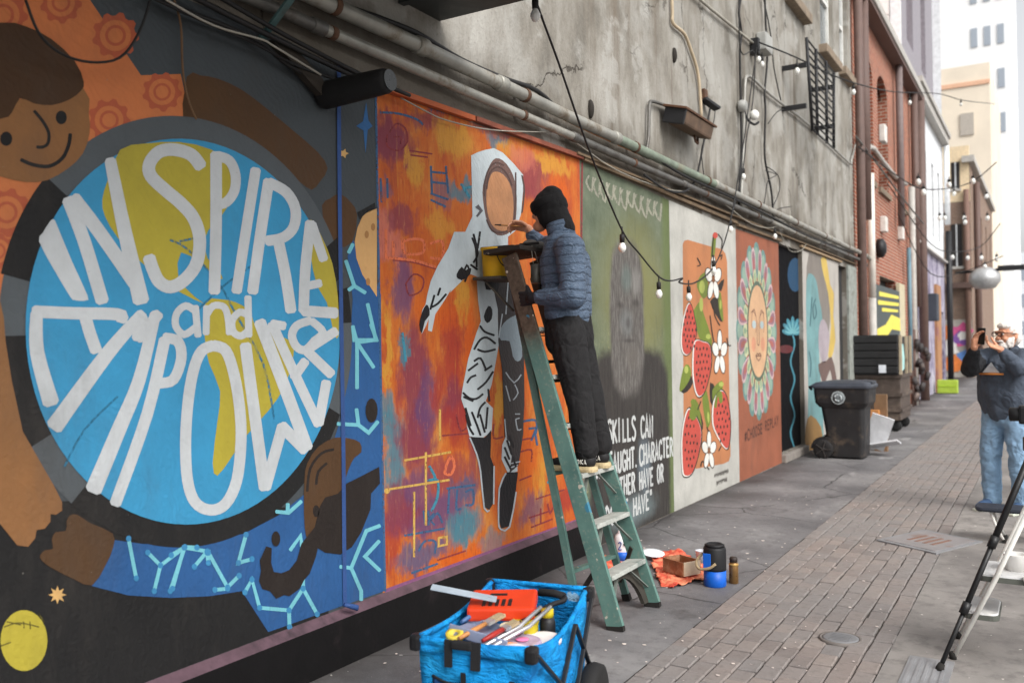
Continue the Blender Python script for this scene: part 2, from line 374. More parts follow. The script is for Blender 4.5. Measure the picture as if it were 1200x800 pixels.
# windows
WHITE = mat('aged_white_frame', (196, 196, 192), .6); GLASS = mat('dull_glass', (120, 126, 128), .15, var=.1, bump=0, spec=.6, k=.9)
SILL = mat('sill_stone', (128, 114, 98), .9, var=.35, scale=14, bump=.7, bscale=40, dirt=(82, 74, 66), dscale=7)
for (a, b_, c, d) in (W1, W2, W3):
    f = MB(); x = WX - .09
    for q in ((a, a + .07, c, d), (b_ - .07, b_, c, d), (a + .07, b_ - .07, c, c + .08), (a + .07, b_ - .07, d - .08, d), (a + .07, b_ - .07, (c + d) / 2 - .03, (c + d) / 2 + .03)):
        f.b2((x - .05, q[0], q[2]), (x + .02, q[1], q[3]))
    wo = f.obj('window', WHITE, GB)
    for z0, z1 in ((c + .08, (c + d) / 2 - .03), ((c + d) / 2 + .03, d - .08)): MB().b2((x - .03, a + .07, z0), (x - .02, b_ - .07, z1)).obj('pane', GLASS, wo)
    MB().b2((WX - .08, a - .12, c - .14), (WX + .13, b_ + .12, c - .005), .012).obj('sill', SILL, wo)
# plinth under the first murals, with its sloping paint-stained top
PLB = mat('black_wall_paint', (21, 19, 20), .9, var=.35, bump=.6, bscale=40, k=.8, spec=.2, dirt=(48, 40, 42), dscale=4, dth=(.55, .8))
LEDGE = mat('ledge_stained', (84, 64, 72), .9, var=.35, bump=.6, bscale=30, dirt=(50, 40, 44), dscale=6)
pl = MB(); PX = WX + .045
for (a, b_) in ((-6, 3.72), (3.72, 6.07)):
    pl.quad((PX, a, 0), (PX, b_, 0), (PX, b_, .235), (PX, a, .235))
pl.quad((PX, 6.07, 0), (WX, 6.07, 0), (WX, 6.07, .27), (PX, 6.07, .235))
plo = pl.obj('plinth', PLB, GB)
pl = MB(); pl.quad((PX, -6, .235), (PX, 6.07, .235), (WX, 6.07, .27), (WX, -6, .27)); pl.obj('ledge', LEDGE, plo)
# doorway: black door with frame, threshold
DKD = mat('door_black', (16, 16, 18), .9, var=.2, spec=.1)
dx = WX - .06
d_ = MB().b2((dx - .04, door[0], .12), (dx, door[1], 2.9)).obj('door', DKD, GB)
MB().b2((WX - .42, door[0], 0), (WX + .06, door[1], .11), .015).obj('threshold', mat('threshold_concrete', (120, 114, 108), .9, bump=.5), d_)
rd = MB().b2((WX - .42, rec[0], 0), (WX - .08, rec[1], 2.9)).obj('recess_back', mat('recess_dark', (40, 40, 40), .9), GB)
# corner pier with flaking green-grey paint
PIER = mat('flaking_pier', (132, 136, 130), .9, var=.35, bump=.6, bscale=25, dirt=(96, 92, 86), dscale=5)
MB().b2((WX - .1, rec[1] + .002, 0), (WX + .035, YE, 2.95)).obj('pier', PIER, GB)
# awning over the near end of the wall
AW = thing('awning', 'dark metal awning jutting from the wall above the pipes', 'awning', (WX, 2, 3.485))
ye = onX(515, 25).y
MB().b2((WX, -5, 3.485), (WX + 1.9, ye, 3.52)).obj('soffit', mat('awning_dark', (52, 55, 54), .55, var=.25, bump=.2), AW)
MB().b2((WX + 1.84, -5, 3.522), (WX + 1.9, ye, 3.75)).obj('fascia', MC['awning_dark'], AW)
for y in (1.0, 2.4, 3.9): MB().bar((WX + .03, y, 3.465), (WX + 1.8, y, 3.465), .05, .04).obj('rib', MC['awning_dark'], AW)
TEAL = mat('old_teal_paint', (66, 92, 92), .6, dirt=(60, 52, 44))
p0 = onX(304, 47); MB().bar((WX + .01, p0.y, p0.z), (WX + .62, p0.y + .02, 3.46), .035, .012, (0, 1, 0)).obj('strut', TEAL, AW)
# ================================================================ MURALS (flat paint on the wall, built where it stands)
LAY = .0004
def P3(q, x): p = onX(q[0], q[1]); return (x, p.y, p.z)
def flat(name, polys, mt, layer, parent, sm=0, pxspace=True):
    first = None
    for i, poly in enumerate(polys):
        mb = MB()
        if sm: poly = [tuple(p) for p in smooth_pts([Vector((a, b, 0)) for a, b in poly], True, sm)]; poly = [(p[0], p[1]) for p in poly]
        x = WX + LAY * layer + i * .000004
        pts = [P3(q, x) if pxspace else (x, q[0], q[1]) for q in poly]
        ar = sum(pts[k][1] * pts[(k + 1) % len(pts)][2] - pts[(k + 1) % len(pts)][1] * pts[k][2] for k in range(len(pts)))
        if ar < 0: pts.reverse()
        tri = tessellate_polygon([[Vector((p[1], p[2], 0)) for p in pts]])
        fs = []
        for t in tri:
            a, b, c = (pts[k] for k in t)
            s = (b[1] - a[1]) * (c[2] - a[2]) - (c[1] - a[1]) * (b[2] - a[2])
            if abs(s) < 1e-12: continue
            fs.append(t if s > 0 else (t[0], t[2], t[1]))
        mb.add(pts, fs)
        o = mb.obj(name, mt, parent, False); first = first or o
    return first
def ribbon(mb, pts, w, x, sm=3, pxspace=True, taper=None):
    if sm and len(pts) > 2: pts = smooth_pts([Vector((a, b, 0)) for a, b in pts], False, sm)
    else: pts = [Vector((a, b, 0)) for a, b in pts]
    n = len(pts); L = []; Rr = []
    for i, p in enumerate(pts):
        d0 = (p - pts[i - 1]).normalized() if i else (pts[1] - p).normalized(); d1 = (pts[i + 1] - p).normalized() if i < n - 1 else d0
        d = (d0 + d1); d = d.normalized() if d.length > 1e-6 else d0
        k = 1 / max(.5, d.dot(d0)); hw = w / 2 * k
        if taper: hw *= taper[0] + (taper[1] - taper[0]) * i / max(1, n - 1)
        nn = Vector((-d.y, d.x, 0)); L.append(p + nn * hw); Rr.append(p - nn * hw)
    d0 = (pts[0] - pts[1]).normalized(); d1 = (pts[-1] - pts[-2]).normalized()
    c0 = [pts[0] + d0 * w * .22 + (L[0] - pts[0]) * .6, pts[0] + d0 * w * .22 + (Rr[0] - pts[0]) * .6]; c1 = [pts[-1] + d1 * w * .22 + (L[-1] - pts[-1]) * .6, pts[-1] + d1 * w * .22 + (Rr[-1] - pts[-1]) * .6]
    L = [c0[0]] + L + [c1[0]]; Rr = [c0[1]] + Rr + [c1[1]]
    vs = []
    for i in range(len(L)):
        xx = x + i * .000002
        for q in (L[i], Rr[i]): vs.append(P3((q.x, q.y), xx) if pxspace else (xx, q.x, q.y))
    fs = []
    for i in range(len(L) - 1):
        f = (2 * i, 2 * i + 1, 2 * i + 3, 2 * i + 2); a, b, c = (vs[f[k]] for k in (0, 1, 2))
        s = (b[1] - a[1]) * (c[2] - a[2]) - (c[1] - a[1]) * (b[2] - a[2])
        fs.append(f if s > 0 else f[::-1])
    mb.add(vs, fs)
def lines(name, strokes, w, mt, layer, parent, sm=3, pxspace=True):
    for i, st in enumerate(strokes):
        mb = MB(); pts, ww = (st, w) if not (isinstance(st, tuple) and len(st) == 2 and isinstance(st[0], list)) else st
        ribbon(mb, pts, ww, WX + LAY * layer + i * .000006, sm, pxspace)
        o = mb.obj(name, mt, parent, False)
    return o
def ellp(cx, cy, rx, ry, n=20, a0=0): return [(cx + rx * math.cos(2 * math.pi * k / n + a0), cy + ry * math.sin(2 * math.pi * k / n + a0)) for k in range(n)]
Z1 = lambda p: zm(0, 0, 3.333, p); Z2 = lambda p: zm(200, 0, 4, p); Z3 = lambda p: zm(0, 140, 3.077, p); Z4 = lambda p: zm(200, 140, 3.077, p)
Z5 = lambda p: zm(0, 380, 3.077, p); Z6 = lambda p: zm(200, 380, 3.077, p); Z7 = lambda p: zm(0, 560, 3.335, p); Z8 = lambda p: zm(200, 560, 3.333, p)
MY = 3.715                                        # boundary between first and second mural
# ---- 1: globe with lettering
M1 = flat('globe_mural', [[(-3, .27), (MY, .27), (MY, 2.95), (3.0, 3.02), (-3, 3.02)]], paint('mural_slate', (70, 76, 80)), 1, GB, 0, False)
M1['label'] = 'mural of a blue globe with white lettering and painted children'
OR1 = paint('mural_orange', (204, 108, 36)); OR2 = paint('mural_orange_dark', (182, 78, 30)); BRN = paint('mural_brown', (142, 94, 46)); DBR = paint('mural_darkbrown', (84, 56, 28))
HAIR = paint('mural_hair', (72, 46, 22)); BLK = paint('mural_black', (30, 29, 29)); RING = paint('mural_ring_grey', (84, 90, 94)); CYA = paint('mural_cyan', (12, 142, 190)); YEL = paint('mural_yellow', (178, 162, 22))
WHT = paint('mural_white', (198, 202, 204)); DBL = paint('mural_deep_blue', (10, 82, 142)); LCY = paint('mural_light_cyan', (104, 188, 202)); MCY = paint('mural_mid_cyan', (30, 128, 178)); TAN = paint('mural_tan', (206, 156, 90)); HDK = paint('mural_hair_black', (40, 32, 28)); FLW = paint('mural_flower', (216, 168, 92))
flat('dark_ground', [[(-1.5, .271), (3.3, .271), (3.3, .8), (2.3, .92), (2.0, 1.02), (1.7, 1.05), (-1.5, 1.05)]], BLK, 2, M1, 0, False)
flat('orange_sleeve', [Z1([(-400, -60), (320, -60), (350, 0), (550, 295), (705, 290), (718, 350), (735, 478), (600, 560), (300, 800), (120, 1000), (0, 1180), (-400, 1180)])], OR1, 2, M1)
def gear(cx, cy, r): 
    out = []
    for k in range(36):
        a = 2 * math.pi * k / 36; rr = r * (1.18 if k % 4 < 2 else 1.0); out.append((cx + rr * math.cos(a), cy + rr * math.sin(a)))
    return out
gs = [(425, 470, 72), (632, 360, 66), (450, 140, 78), (237, 12, 70), (10, 60, 84), (25, 830, 82), (-10, 980, 60)]
flat('gear', [Z1(gear(*g)) for g in gs], OR2, 3, M1); flat('gear_face', [Z1(ellp(x, y, r * .78, r * .78)) for x, y, r in gs], OR1, 4, M1)
lines('gear_hub', [(Z1(ellp(x, y, r * .45, r * .45) + [(x + r * .45, y)]), r * .045) for x, y, r in gs] , 3, OR2, 5, M1)
# arm behind the globe
flat('brown_arm', [Z2([(75, 360), (140, 355), (220, 370), (330, 420), (450, 510), (570, 610), (690, 715), (735, 790), (700, 850), (660, 890), (600, 850), (480, 760), (350, 690), (200, 640), (60, 620)])], DBR, 3, M1, 2)
flat('brown_hand', [Z4([(545, 310), (575, 285), (610, 268), (650, 300), (672, 345), (655, 440), (600, 460), (560, 400)])], DBR, 3, M1, 2)
# ring round the globe
cL = wl([(28, 388), (398, 388), (215, 162), (225, 614)]); GCY, GCZ, GR = (cL[0][0] + cL[1][0]) / 2, (cL[2][1] + cL[3][1]) / 2, .803
def arc(a0, a1, r0, r1, n=26):
    A = [R(a0 + (a1 - a0) * k / n) for k in range(n + 1)]
    return [(GCY + r0 * math.cos(t), GCZ + r0 * math.sin(t)) for t in A] + [(GCY + r1 * math.cos(t), GCZ + r1 * math.sin(t)) for t in reversed(A)]
def ang(q): p = onX(*q); return math.degrees(math.atan2(p.z - GCZ, p.y - GCY))
r0, r1 = GR - .03, GR + .092
flat('ring_grey', [arc(20, 146, r0, r1, 40), arc(167, 182, r0, r1), arc(207, 225, r0, r1), arc(-28, 4, r0, r1)], RING, 6, M1, 0, False)
flat('ring_black', [arc(143, 168, r0, r1 + .01), arc(181.5, 207.5, r0, r1 + .01), arc(224.5, 333, r0, r1, 50), arc(3.5, 15, r0, r1)], BLK, 7, M1, 0, False)
# blue sleeves with molecule lines
flat('blue_sleeve', [[(132, 632), (168, 637), (230, 635), (285, 625), (325, 604), (355, 580), (385, 535), (402, 480), (409, 420), (413, 350), (407, 300), (413, 282), (425, 290), (446, 345), (448, 560), (450, 692), (314, 740), (283, 692), (245, 698), (200, 700), (150, 697), (107, 686), (124, 658)]], DBL, 5, M1)
mol = [Z7(s) for s in ([(500, 235), (530, 390)], [(575, 290), (625, 340), (720, 268), (767, 270)], [(625, 340), (600, 440)], [(720, 268), (663, 440)])]
mol += [Z8(s) for s in ([(0, 300), (50, 270), (140, 285), (90, 345)], [(50, 270), (5, 430)], [(140, 290), (145, 330)], [(145, 290), (220, 425), (265, 380)], [(220, 430), (170, 435)], [(292, 220), (262, 330), (315, 315)], [(288, 445), (315, 395), (345, 505), (460, 515), (515, 430), (570, 530)], [(460, 515), (462, 580)], [(515, 430), (515, 390)], [(465, 280), (505, 225), (510, 265)], [(815, 185), (762, 205), (703, 350), (742, 440), (742, 475)], [(703, 350), (660, 345)], [(812, 245), (757, 305), (815, 360)], [(410, 130), (458, 135), (508, 90)], [(455, 130), (455, 100)])]
mol += [Z6(s) for s in ([(655, 10), (670, 65), (740, 55), (720, 0)], [(670, 65), (670, 230)], [(670, 65), (730, 155)], [(600, 358), (675, 362), (712, 390), (745, 350)], [(675, 362), (668, 305)])]
mol += [Z4(s) for s in ([(655, 450), (640, 480)], [(630, 510), (660, 600), (700, 625)], [(660, 600), (640, 615)], [(708, 665), (738, 795), (660, 795), (655, 745)])]
lines('molecule', mol, 4.4, LCY, 9, M1, 0)
nodes = {(round(p[0], 1), round(p[1], 1)) for s in mol[:12] for p in s}
flat('molecule_node', [ellp(a, b, 3.2, 3.6, 10) for a, b in sorted(nodes)], MCY, 10, M1)
flat('tan_face', [Z4([(742, 322), (715, 328), (690, 350), (672, 390), (662, 440), (668, 500), (690, 560), (742, 640)])], TAN, 8, M1, 0)
flat('tan_spot', [Z4(ellp(x, y, 8, 14, 10)) for x, y in ((705, 415), (728, 388), (710, 585))], paint('mural_tan_dark', (168, 116, 56)), 9, M1)
flat('dark_cap', [Z4([(672, 335), (735, 300), (738, 322), (700, 340), (680, 362)]), Z4([(560, 460), (600, 425), (606, 575), (590, 590)])], BLK, 8, M1)
# hands and the lower child
flat('painted_hand', [Z5([(-260, -120), (0, -80), (12, -20), (18, 60), (40, 200), (80, 385), (195, 585), (222, 640), (222, 670), (200, 685), (180, 683), (180, 710), (160, 735), (130, 740), (125, 770), (100, 800), (60, 795), (0, 720), (-260, 400)])], BRN, 8, M1)
flat('painted_hand', [Z7([(270, 145), (300, 142), (350, 175), (438, 215), (440, 270), (410, 340), (358, 418), (290, 395), (200, 350), (160, 320), (155, 300), (175, 280), (205, 275), (200, 240), (215, 210), (255, 205), (258, 170)])], DBR, 9, M1, 2)
flat('painted_face', [Z6([(480, 560), (490, 500), (530, 440), (590, 408), (640, 410), (680, 425), (685, 460), (660, 480), (640, 520), (620, 580), (600, 640), (570, 670), (540, 710), (500, 770), (485, 760), (478, 680)])], DBR, 11, M1, 2)
lines('painted_face_line', [Z6([(490, 600), (500, 520), (540, 465), (585, 450)]), Z6([(522, 575), (530, 530), (560, 500)])], 3, HDK, 12, M1)
flat('painted_eye', [Z6(ellp(522, 672, 12, 22, 12))], HDK, 12, M1)
flat('painted_hair', [Z8([(580, 110), (600, 75), (650, 60), (685, 20), (745, -10), (812, -45), (815, 20), (780, 60), (778, 120), (742, 210), (705, 268), (660, 297), (600, 290), (572, 272), (565, 305), (540, 372), (520, 395), (500, 432), (460, 460), (440, 455), (410, 470), (385, 440), (355, 432), (342, 400), (350, 360), (345, 320), (370, 265), (392, 272), (390, 330), (400, 365), (430, 370), (460, 358), (490, 320), (508, 255), (560, 190)]), Z8(ellp(408, 236, 17, 30, 14)), Z6(ellp(722, 310, 22, 44, 14, .3))], HDK, 12, M1)
flat('yellow_ball', [Z7(ellp(92, 633, 92, 119, 26))], YEL, 6, M1)
lines('ball_scribble', [Z7([(15, 580), (60, 565), (100, 568), (150, 580)]), Z7([(25, 560), (80, 572)]), Z7([(0, 655), (40, 640)]), Z7([(150, 530), (170, 560)]), Z7([(90, 560), (92, 585)]), Z7([(115, 560), (117, 588)])], 1.5, paint('mural_scribble', (92, 84, 24), dry=.57), 7, M1)
def flower(cx, cy, r, n=8): return [(cx + r * (1.0 if k % 2 == 0 else .5) * math.cos(math.pi * k / n), cy + r * (1.0 if k % 2 == 0 else .5) * math.sin(math.pi * k / n)) for k in range(2 * n)]
flat('flower', [Z7(flower(223, 455, 36)), Z2(flower(810, 720, 24, 5))], FLW, 6, M1, 2)
flat('blue_star', [Z2([(915, 480), (925, 565), (945, 592), (922, 610), (912, 720), (902, 612), (868, 592), (900, 570)])], paint('mural_star', (28, 98, 158)), 6, M1)
# top-left child
flat('child_face', [Z1([(70, 390), (320, 340), (345, 450), (348, 520), (322, 600), (262, 660), (180, 705), (100, 712), (0, 690), (-120, 640), (-160, 400)])], BRN, 8, M1, 2)
flat('child_hair', [Z1([(0, 90), (100, 105), (200, 155), (290, 240), (325, 320), (315, 355), (270, 390), (200, 412), (130, 405), (75, 385), (45, 440), (0, 465), (-160, 450), (-190, 150)])], HAIR, 9, M1, 2)
flat('child_eye', [Z1(ellp(237, 460, 22, 27, 14)), Z1(ellp(22, 543, 24, 28, 14))], BLK, 9, M1)
lines('child_nose', [Z1([(132, 435), (165, 475), (188, 520), (185, 560), (165, 575), (142, 575)])], 3.8, BLK, 9, M1); lines('child_mouth', [Z1([(80, 625), (130, 645), (190, 650), (240, 620), (265, 570), (272, 525)])], 4.4, BLK, 9, M1)
# globe
GL = flat('globe', [[(GCY + GR * math.cos(2 * math.pi * k / 90), GCZ + GR * math.sin(2 * math.pi * k / 90)) for k in range(90)]], CYA, 13, M1, 0, False)
flat('continent', [Z3([(430, 110), (520, 88), (640, 82), (760, 110), (830, 180), (815, 320), (770, 370), (735, 430), (745, 500), (795, 560), (790, 575), (720, 520), (650, 480), (640, 570), (700, 640), (735, 665), (640, 620), (560, 560), (500, 510), (420, 425), (375, 350), (365, 290), (385, 220)]),
    Z6([(120, -80), (180, -90), (230, -80), (280, -50), (300, 0), (340, 20), (430, 60), (440, 110), (410, 220), (350, 310), (270, 400), (215, 480), (165, 545), (148, 500), (165, 350), (175, 240), (135, 140), (120, 50)]),
    Z4([(502, 360), (545, 430), (580, 520), (600, 640), (603, 780), (585, 770), (560, 660), (525, 600), (500, 480)])], YEL, 14, M1, 2)
lines('airbrush_line', [Z4([(-5, 435), (60, 470), (170, 590), (230, 700), (330, 880), (370, 1080)]), Z4([(330, 500), (200, 590), (90, 690)]), Z5([(230, 510), (300, 380), (420, 260)]), Z4([(120, 420), (30, 440)])], 2.6, paint('mural_airbrush', (22, 116, 152), dry=.5), 15, M1)
def letter(polys=None, strokes=None):
    mb = MB(); i = 0
    o = None
    if polys: o = flat('letter', polys, WHT, 16, M1, 2)
    if strokes:
        mb = MB()
        for st in strokes:
            pts, wv = st[0], st[1]; tp = st[2] if len(st) > 2 else None; ribbon(mb, pts, wv, WX + LAY * 16 + i * .00006, 4, True, tp); i += 1
        o = mb.obj('letter', WHT, M1, False)
    return o
q = 3.077
letter([Z3([(137, 440), (150, 410), (178, 366), (192, 362), (203, 385), (255, 510), (312, 635), (308, 652), (285, 654), (262, 650), (250, 640), (190, 540)])])
letter(None, [(Z3([(243, 290), (300, 440), (365, 655)]), 48 / q), (Z3([(262, 285), (350, 400), (482, 590)]), 50 / q), (Z3([(394, 150), (445, 400), (505, 655)]), 52 / q, (.8, 1.15))])
letter(None, [(Z4([(105, 170), (70, 128), (10, 110), (-45, 118), (-80, 160), (-75, 205), (-20, 258), (30, 300), (75, 350), (98, 410), (100, 470), (85, 530), (42, 582), (-5, 604), (-45, 585), (-68, 540), (-82, 498)]), 46 / q)])
letter(None, [(Z4([(160, 125), (160, 380), (154, 622)]), 42 / q), (Z4([(165, 132), (208, 150), (230, 200), (226, 258), (198, 298), (165, 308)]), 36 / q)])
letter(None, [(Z4([(303, 182), (265, 420), (234, 620)]), 38 / q)])
letter(None, [(Z4([(350, 222), (318, 430), (292, 622)]), 40 / q), (Z4([(350, 228), (412, 262), (446, 322), (440, 388), (402, 426), (345, 438)]), 38 / q), (Z4([(385, 440), (410, 560), (430, 690)]), 40 / q)])
letter(None, [(Z4([(500, 372), (482, 540), (476, 690)]), 38 / q), (Z4([(505, 378), (548, 505)]), 34 / q), (Z4([(490, 600), (536, 590)]), 30 / q), (Z4([(476, 690), (592, 698)]), 40 / q)])
letter(None, [(Z4([(85, 690), (50, 672), (18, 700), (15, 745), (45, 775), (85, 750)]), 26 / q), (Z4([(85, 675), (95, 780)]), 26 / q)])
letter(None, [(Z4([(126, 675), (124, 772)]), 25 / q), (Z4([(126, 705), (150, 672), (188, 676), (203, 715), (208, 772)]), 25 / q)])
letter(None, [(Z4([(275, 705), (245, 695), (218, 725), (222, 765), (250, 780), (278, 760)]), 26 / q), (Z4([(275, 640), (278, 780)]), 26 / q)])
letter(None, [(Z5([(128, -40), (130, 100), (180, 282)]), 52 / q, (.85, 1.15)), (Z5([(120, -46), (260, -40), (420, -36), (432, -15)]), 44 / q), (Z5([(300, -40), (320, 30), (343, 95)]), 44 / q)])
letter(None, [(Z5([(508, -36), (380, 110), (192, 368)]), 52 / q, (.8, 1.2)), (Z5([(508, -30), (492, 52)]), 42 / q), (Z5([(494, 52), (568, -38)]), 40 / q), (Z5([(556, -36), (498, 200), (424, 380), (333, 596)]), 50 / q, (.8, 1.2))])
letter(None, [(Z5([(590, 55), (528, 320), (412, 645)]), 42 / q), (Z5([(590, 48), (638, 62), (650, 122), (622, 198), (572, 212)]), 38 / q)])
letter(None, [(Z6([(150, 76), (195, 95), (225, 180), (245, 300), (250, 420), (235, 560), (195, 645), (140, 668), (85, 640), (57, 560), (50, 420), (60, 270), (80, 160), (108, 96), (150, 76)]), 40 / q)])
letter(None, [(Z6([(266, 75), (300, 330), (335, 590)]), 42 / q), (Z6([(338, 588), (400, 366)]), 40 / q), (Z6([(396, 366), (482, 452)]), 42 / q), (Z6([(488, 445), (420, 260), (318, -8)]), 44 / q)])
letter(None, [(Z6([(362, -2), (440, 170), (530, 360)]), 36 / q), (Z6([(530, 358), (558, 208)]), 36 / q), (Z6([(440, 192), (482, 132)]), 34 / q), (Z6([(362, -2), (406, 6)]), 32 / q)])
letter(None, [(Z6([(500, -14), (452, 4), (434, 40), (450, 80), (482, 92), (515, 60)]), 30 / q), (Z6([(478, 98), (592, 24)]), 34 / q), (Z6([(488, 96), (576, 180)]), 36 / q), (Z6([(505, -12), (545, 28), (510, 62)]), 28 / q)])

# ---- 2: astronaut
def astro_mat():
    ZA_ = lambda p: zm(430, 90, 3.811, p); ZB_2 = lambda p: zm(430, 280, 3.637, p); ZC_ = lambda p: zm(430, 480, 3.637, p)
    b = NB('mural_abstract'); p0 = b.P
    dv = b.n('VectorMath', operation='SCALE'); sb = b.n('VectorMath', operation='SUBTRACT'); b.set(sb.inputs[0], b.noise(b.map(p0, (1, 1.6, .9)), 5.5, 5, .7, 0, True)); sb.inputs[1].default_value = (.5, .5, .5); b.set(dv.inputs[0], sb.outputs[0]); dv.inputs['Scale'].default_value = .34
    ad = b.n('VectorMath', operation='ADD'); b.set(ad.inputs[0], p0); b.set(ad.inputs[1], dv.outputs[0]); p = ad.outputs[0]; xyz = b.sep(p); y, z = xyz[1], xyz[2]
    n1 = b.noise(b.map(p0, (1, 2.4, .8)), 1.9, 6, .66, .5); n3 = b.noise(b.map(p0, (1, 6.5, .55)), 2.6, 5, .68)
    col = b.ramp(n1, [(.28, lin((150, 66, 50))), (.42, lin((192, 94, 44))), (.55, lin((200, 112, 52))), (.7, lin((208, 142, 74)))])
    PLM, YLW, TLC, PNK, RED_, VIO, ORG, BLU = (128, 56, 74), (206, 150, 62), (64, 122, 138), (196, 112, 96), (160, 56, 48), (84, 66, 110), (212, 98, 36), (52, 84, 122)
    P_ = [(ZA_, 100, 280, 130, 120, PLM, .85), (ZA_, 250, 190, 90, 60, PLM, .6), (ZA_, 210, 400, 40, 70, YLW, .7), (ZA_, 390, 280, 100, 90, YLW, .75), (ZA_, 750, 470, 90, 110, PLM, .7), (ZA_, 830, 390, 100, 45, YLW, .7), (ZA_, 430, 515, 70, 50, TLC, .75), (ZA_, 590, 290, 50, 30, TLC, .7), (ZA_, 300, 140, 40, 22, BLU, .7), (ZA_, 90, 690, 60, 110, PNK, .8), (ZA_, 150, 630, 70, 80, PLM, .7), (ZA_, 330, 520, 60, 80, BLU, .45), (ZA_, 320, 660, 70, 60, YLW, .5), (ZA_, 640, 330, 60, 40, YLW, .5), (ZA_, 70, 500, 40, 60, BLU, .4),
        (ZB_2, 150, 200, 55, 150, VIO, .7), (ZB_2, 85, 460, 22, 220, YLW, .75), (ZB_2, 200, 580, 70, 260, PLM, .8), (ZB_2, 405, 250, 26, 110, YLW, .7), (ZB_2, 360, 500, 45, 260, RED_, .75), (ZB_2, 300, 320, 120, 90, ORG, .5), (ZB_2, 165, 470, 22, 90, TLC, .75), (ZB_2, 385, 720, 70, 130, PLM, .75), (ZB_2, 85, 740, 45, 90, TLC, .7), (ZB_2, 110, 40, 60, 70, PNK, .7), (ZB_2, 440, 420, 26, 200, ORG, .6), (ZB_2, 560, 700, 22, 160, YLW, .8), (ZB_2, 700, 600, 30, 120, ORG, .6),
        (ZC_, 115, 200, 50, 250, TLC, .8), (ZC_, 210, 120, 90, 160, PLM, .85), (ZC_, 400, 60, 90, 110, RED_, .7), (ZC_, 280, 450, 190, 100, VIO, .75), (ZC_, 415, 500, 80, 95, TLC, .85), (ZC_, 740, 300, 32, 220, YLW, .7), (ZC_, 680, 200, 70, 200, ORG, .6), (ZC_, 860, 380, 90, 60, RED_, .7), (ZC_, 705, 430, 60, 80, VIO, .6), (ZC_, 450, 620, 170, 50, ORG, .7), (ZC_, 90, 600, 40, 140, RED_, .6), (ZC_, 330, 280, 130, 90, PLM, .6), (ZC_, 240, 620, 130, 60, BLU, .7), (ZC_, 150, 420, 90, 130, PLM, .8), (ZC_, 420, 330, 60, 60, BLU, .7), (ZC_, 210, 330, 60, 80, VIO, .6), (ZC_, 540, 560, 60, 50, TLC, .5), (ZC_, 470, 200, 40, 160, PLM, .6), (ZB_2, 260, 700, 60, 160, VIO, .6), (ZB_2, 300, 620, 30, 160, RED_, .7), (ZA_, 560, 240, 100, 30, BLU, .4), (ZA_, 700, 360, 60, 60, PNK, .6), (ZA_, 850, 520, 60, 80, ORG, .6)]
    for i, (zf, cx, cy, rx, ry, c, k) in enumerate(P_):
        (y0, z0), (y1, _), (_, z1) = wl([zf([(cx, cy)])[0], zf([(cx + rx, cy)])[0], zf([(cx, cy + ry)])[0]])
        a_ = b.math('MULTIPLY', b.math('SUBTRACT', y, y0), 1 / abs(y1 - y0)); c_ = b.math('MULTIPLY', b.math('SUBTRACT', z, z0), 1 / abs(z1 - z0))
        d = b.math('ADD', b.math('MULTIPLY', a_, a_), b.math('MULTIPLY', c_, c_)); col = b.mix(b.rng(d, 1.3, .2, 0, min(.95, k * 1.12)), col, lin(c))
    fine = b.noise(b.map(p0, (1, 10, 1.4)), 9, 5, .7); col = b.mix(b.rng(fine, .5, .74, 0, .5), col, lin((104, 44, 42))); col = b.mix(b.rng(fine, .28, .42, .38, 0), col, lin((222, 160, 106))); col = b.mix(b.rng(n3, .6, .7, 0, .4), col, lin((206, 150, 72)))
    scr = b.noise(b.map(p0, (1, 1.5, 5)), 11, 4, .7); col = b.mix(b.rng(scr, .58, .72, 0, .35), col, lin((150, 66, 66)))
    b.bump(b.math('ADD', b.noise(p0, 45, 5, .65), b.math('MULTIPLY', fine, .6)), .4, .005)
    hs_ = b.n('HueSaturation'); b.set(hs_.inputs['Color'], col); hs_.inputs['Saturation'].default_value = 1.02; hs_.inputs['Value'].default_value = .86; col = hs_.outputs[0]
    return b.fin(col, .7, 0, .3)
ABST = astro_mat()
a_, b_, c_, d_2 = wl([(440, 104), (682, 189), (678, 609), (451, 693)])
M2 = flat('astronaut_mural', [[(MY + .002, .27), (6.09, .27), (6.12, 2.985), (MY, 2.94)]], ABST, 1, GB, 0, False); M2['label'] = 'orange and purple abstract mural with a floating astronaut'
ZA = lambda p: zm(430, 90, 3.811, p); ZB = lambda p: zm(430, 280, 3.637, p); ZC = lambda p: zm(430, 480, 3.637, p); ZD = lambda p: zm(540, 160, 4.709, p)
PLUM = paint('mural_plum', (122, 58, 76)); SBL = paint('mural_stroke_blue', (52, 92, 132), dry=.57); STE = paint('mural_stroke_teal', (46, 132, 156), dry=.57); SYE = paint('mural_stroke_yellow', (208, 162, 62), dry=.57); SOR = paint('mural_stroke_orange', (214, 96, 36), dry=.57); SRE = paint('mural_stroke_red', (138, 40, 46), dry=.57); LIL = paint('mural_lilac', (136, 78, 120)); PINK = paint('mural_pink', (206, 122, 104))
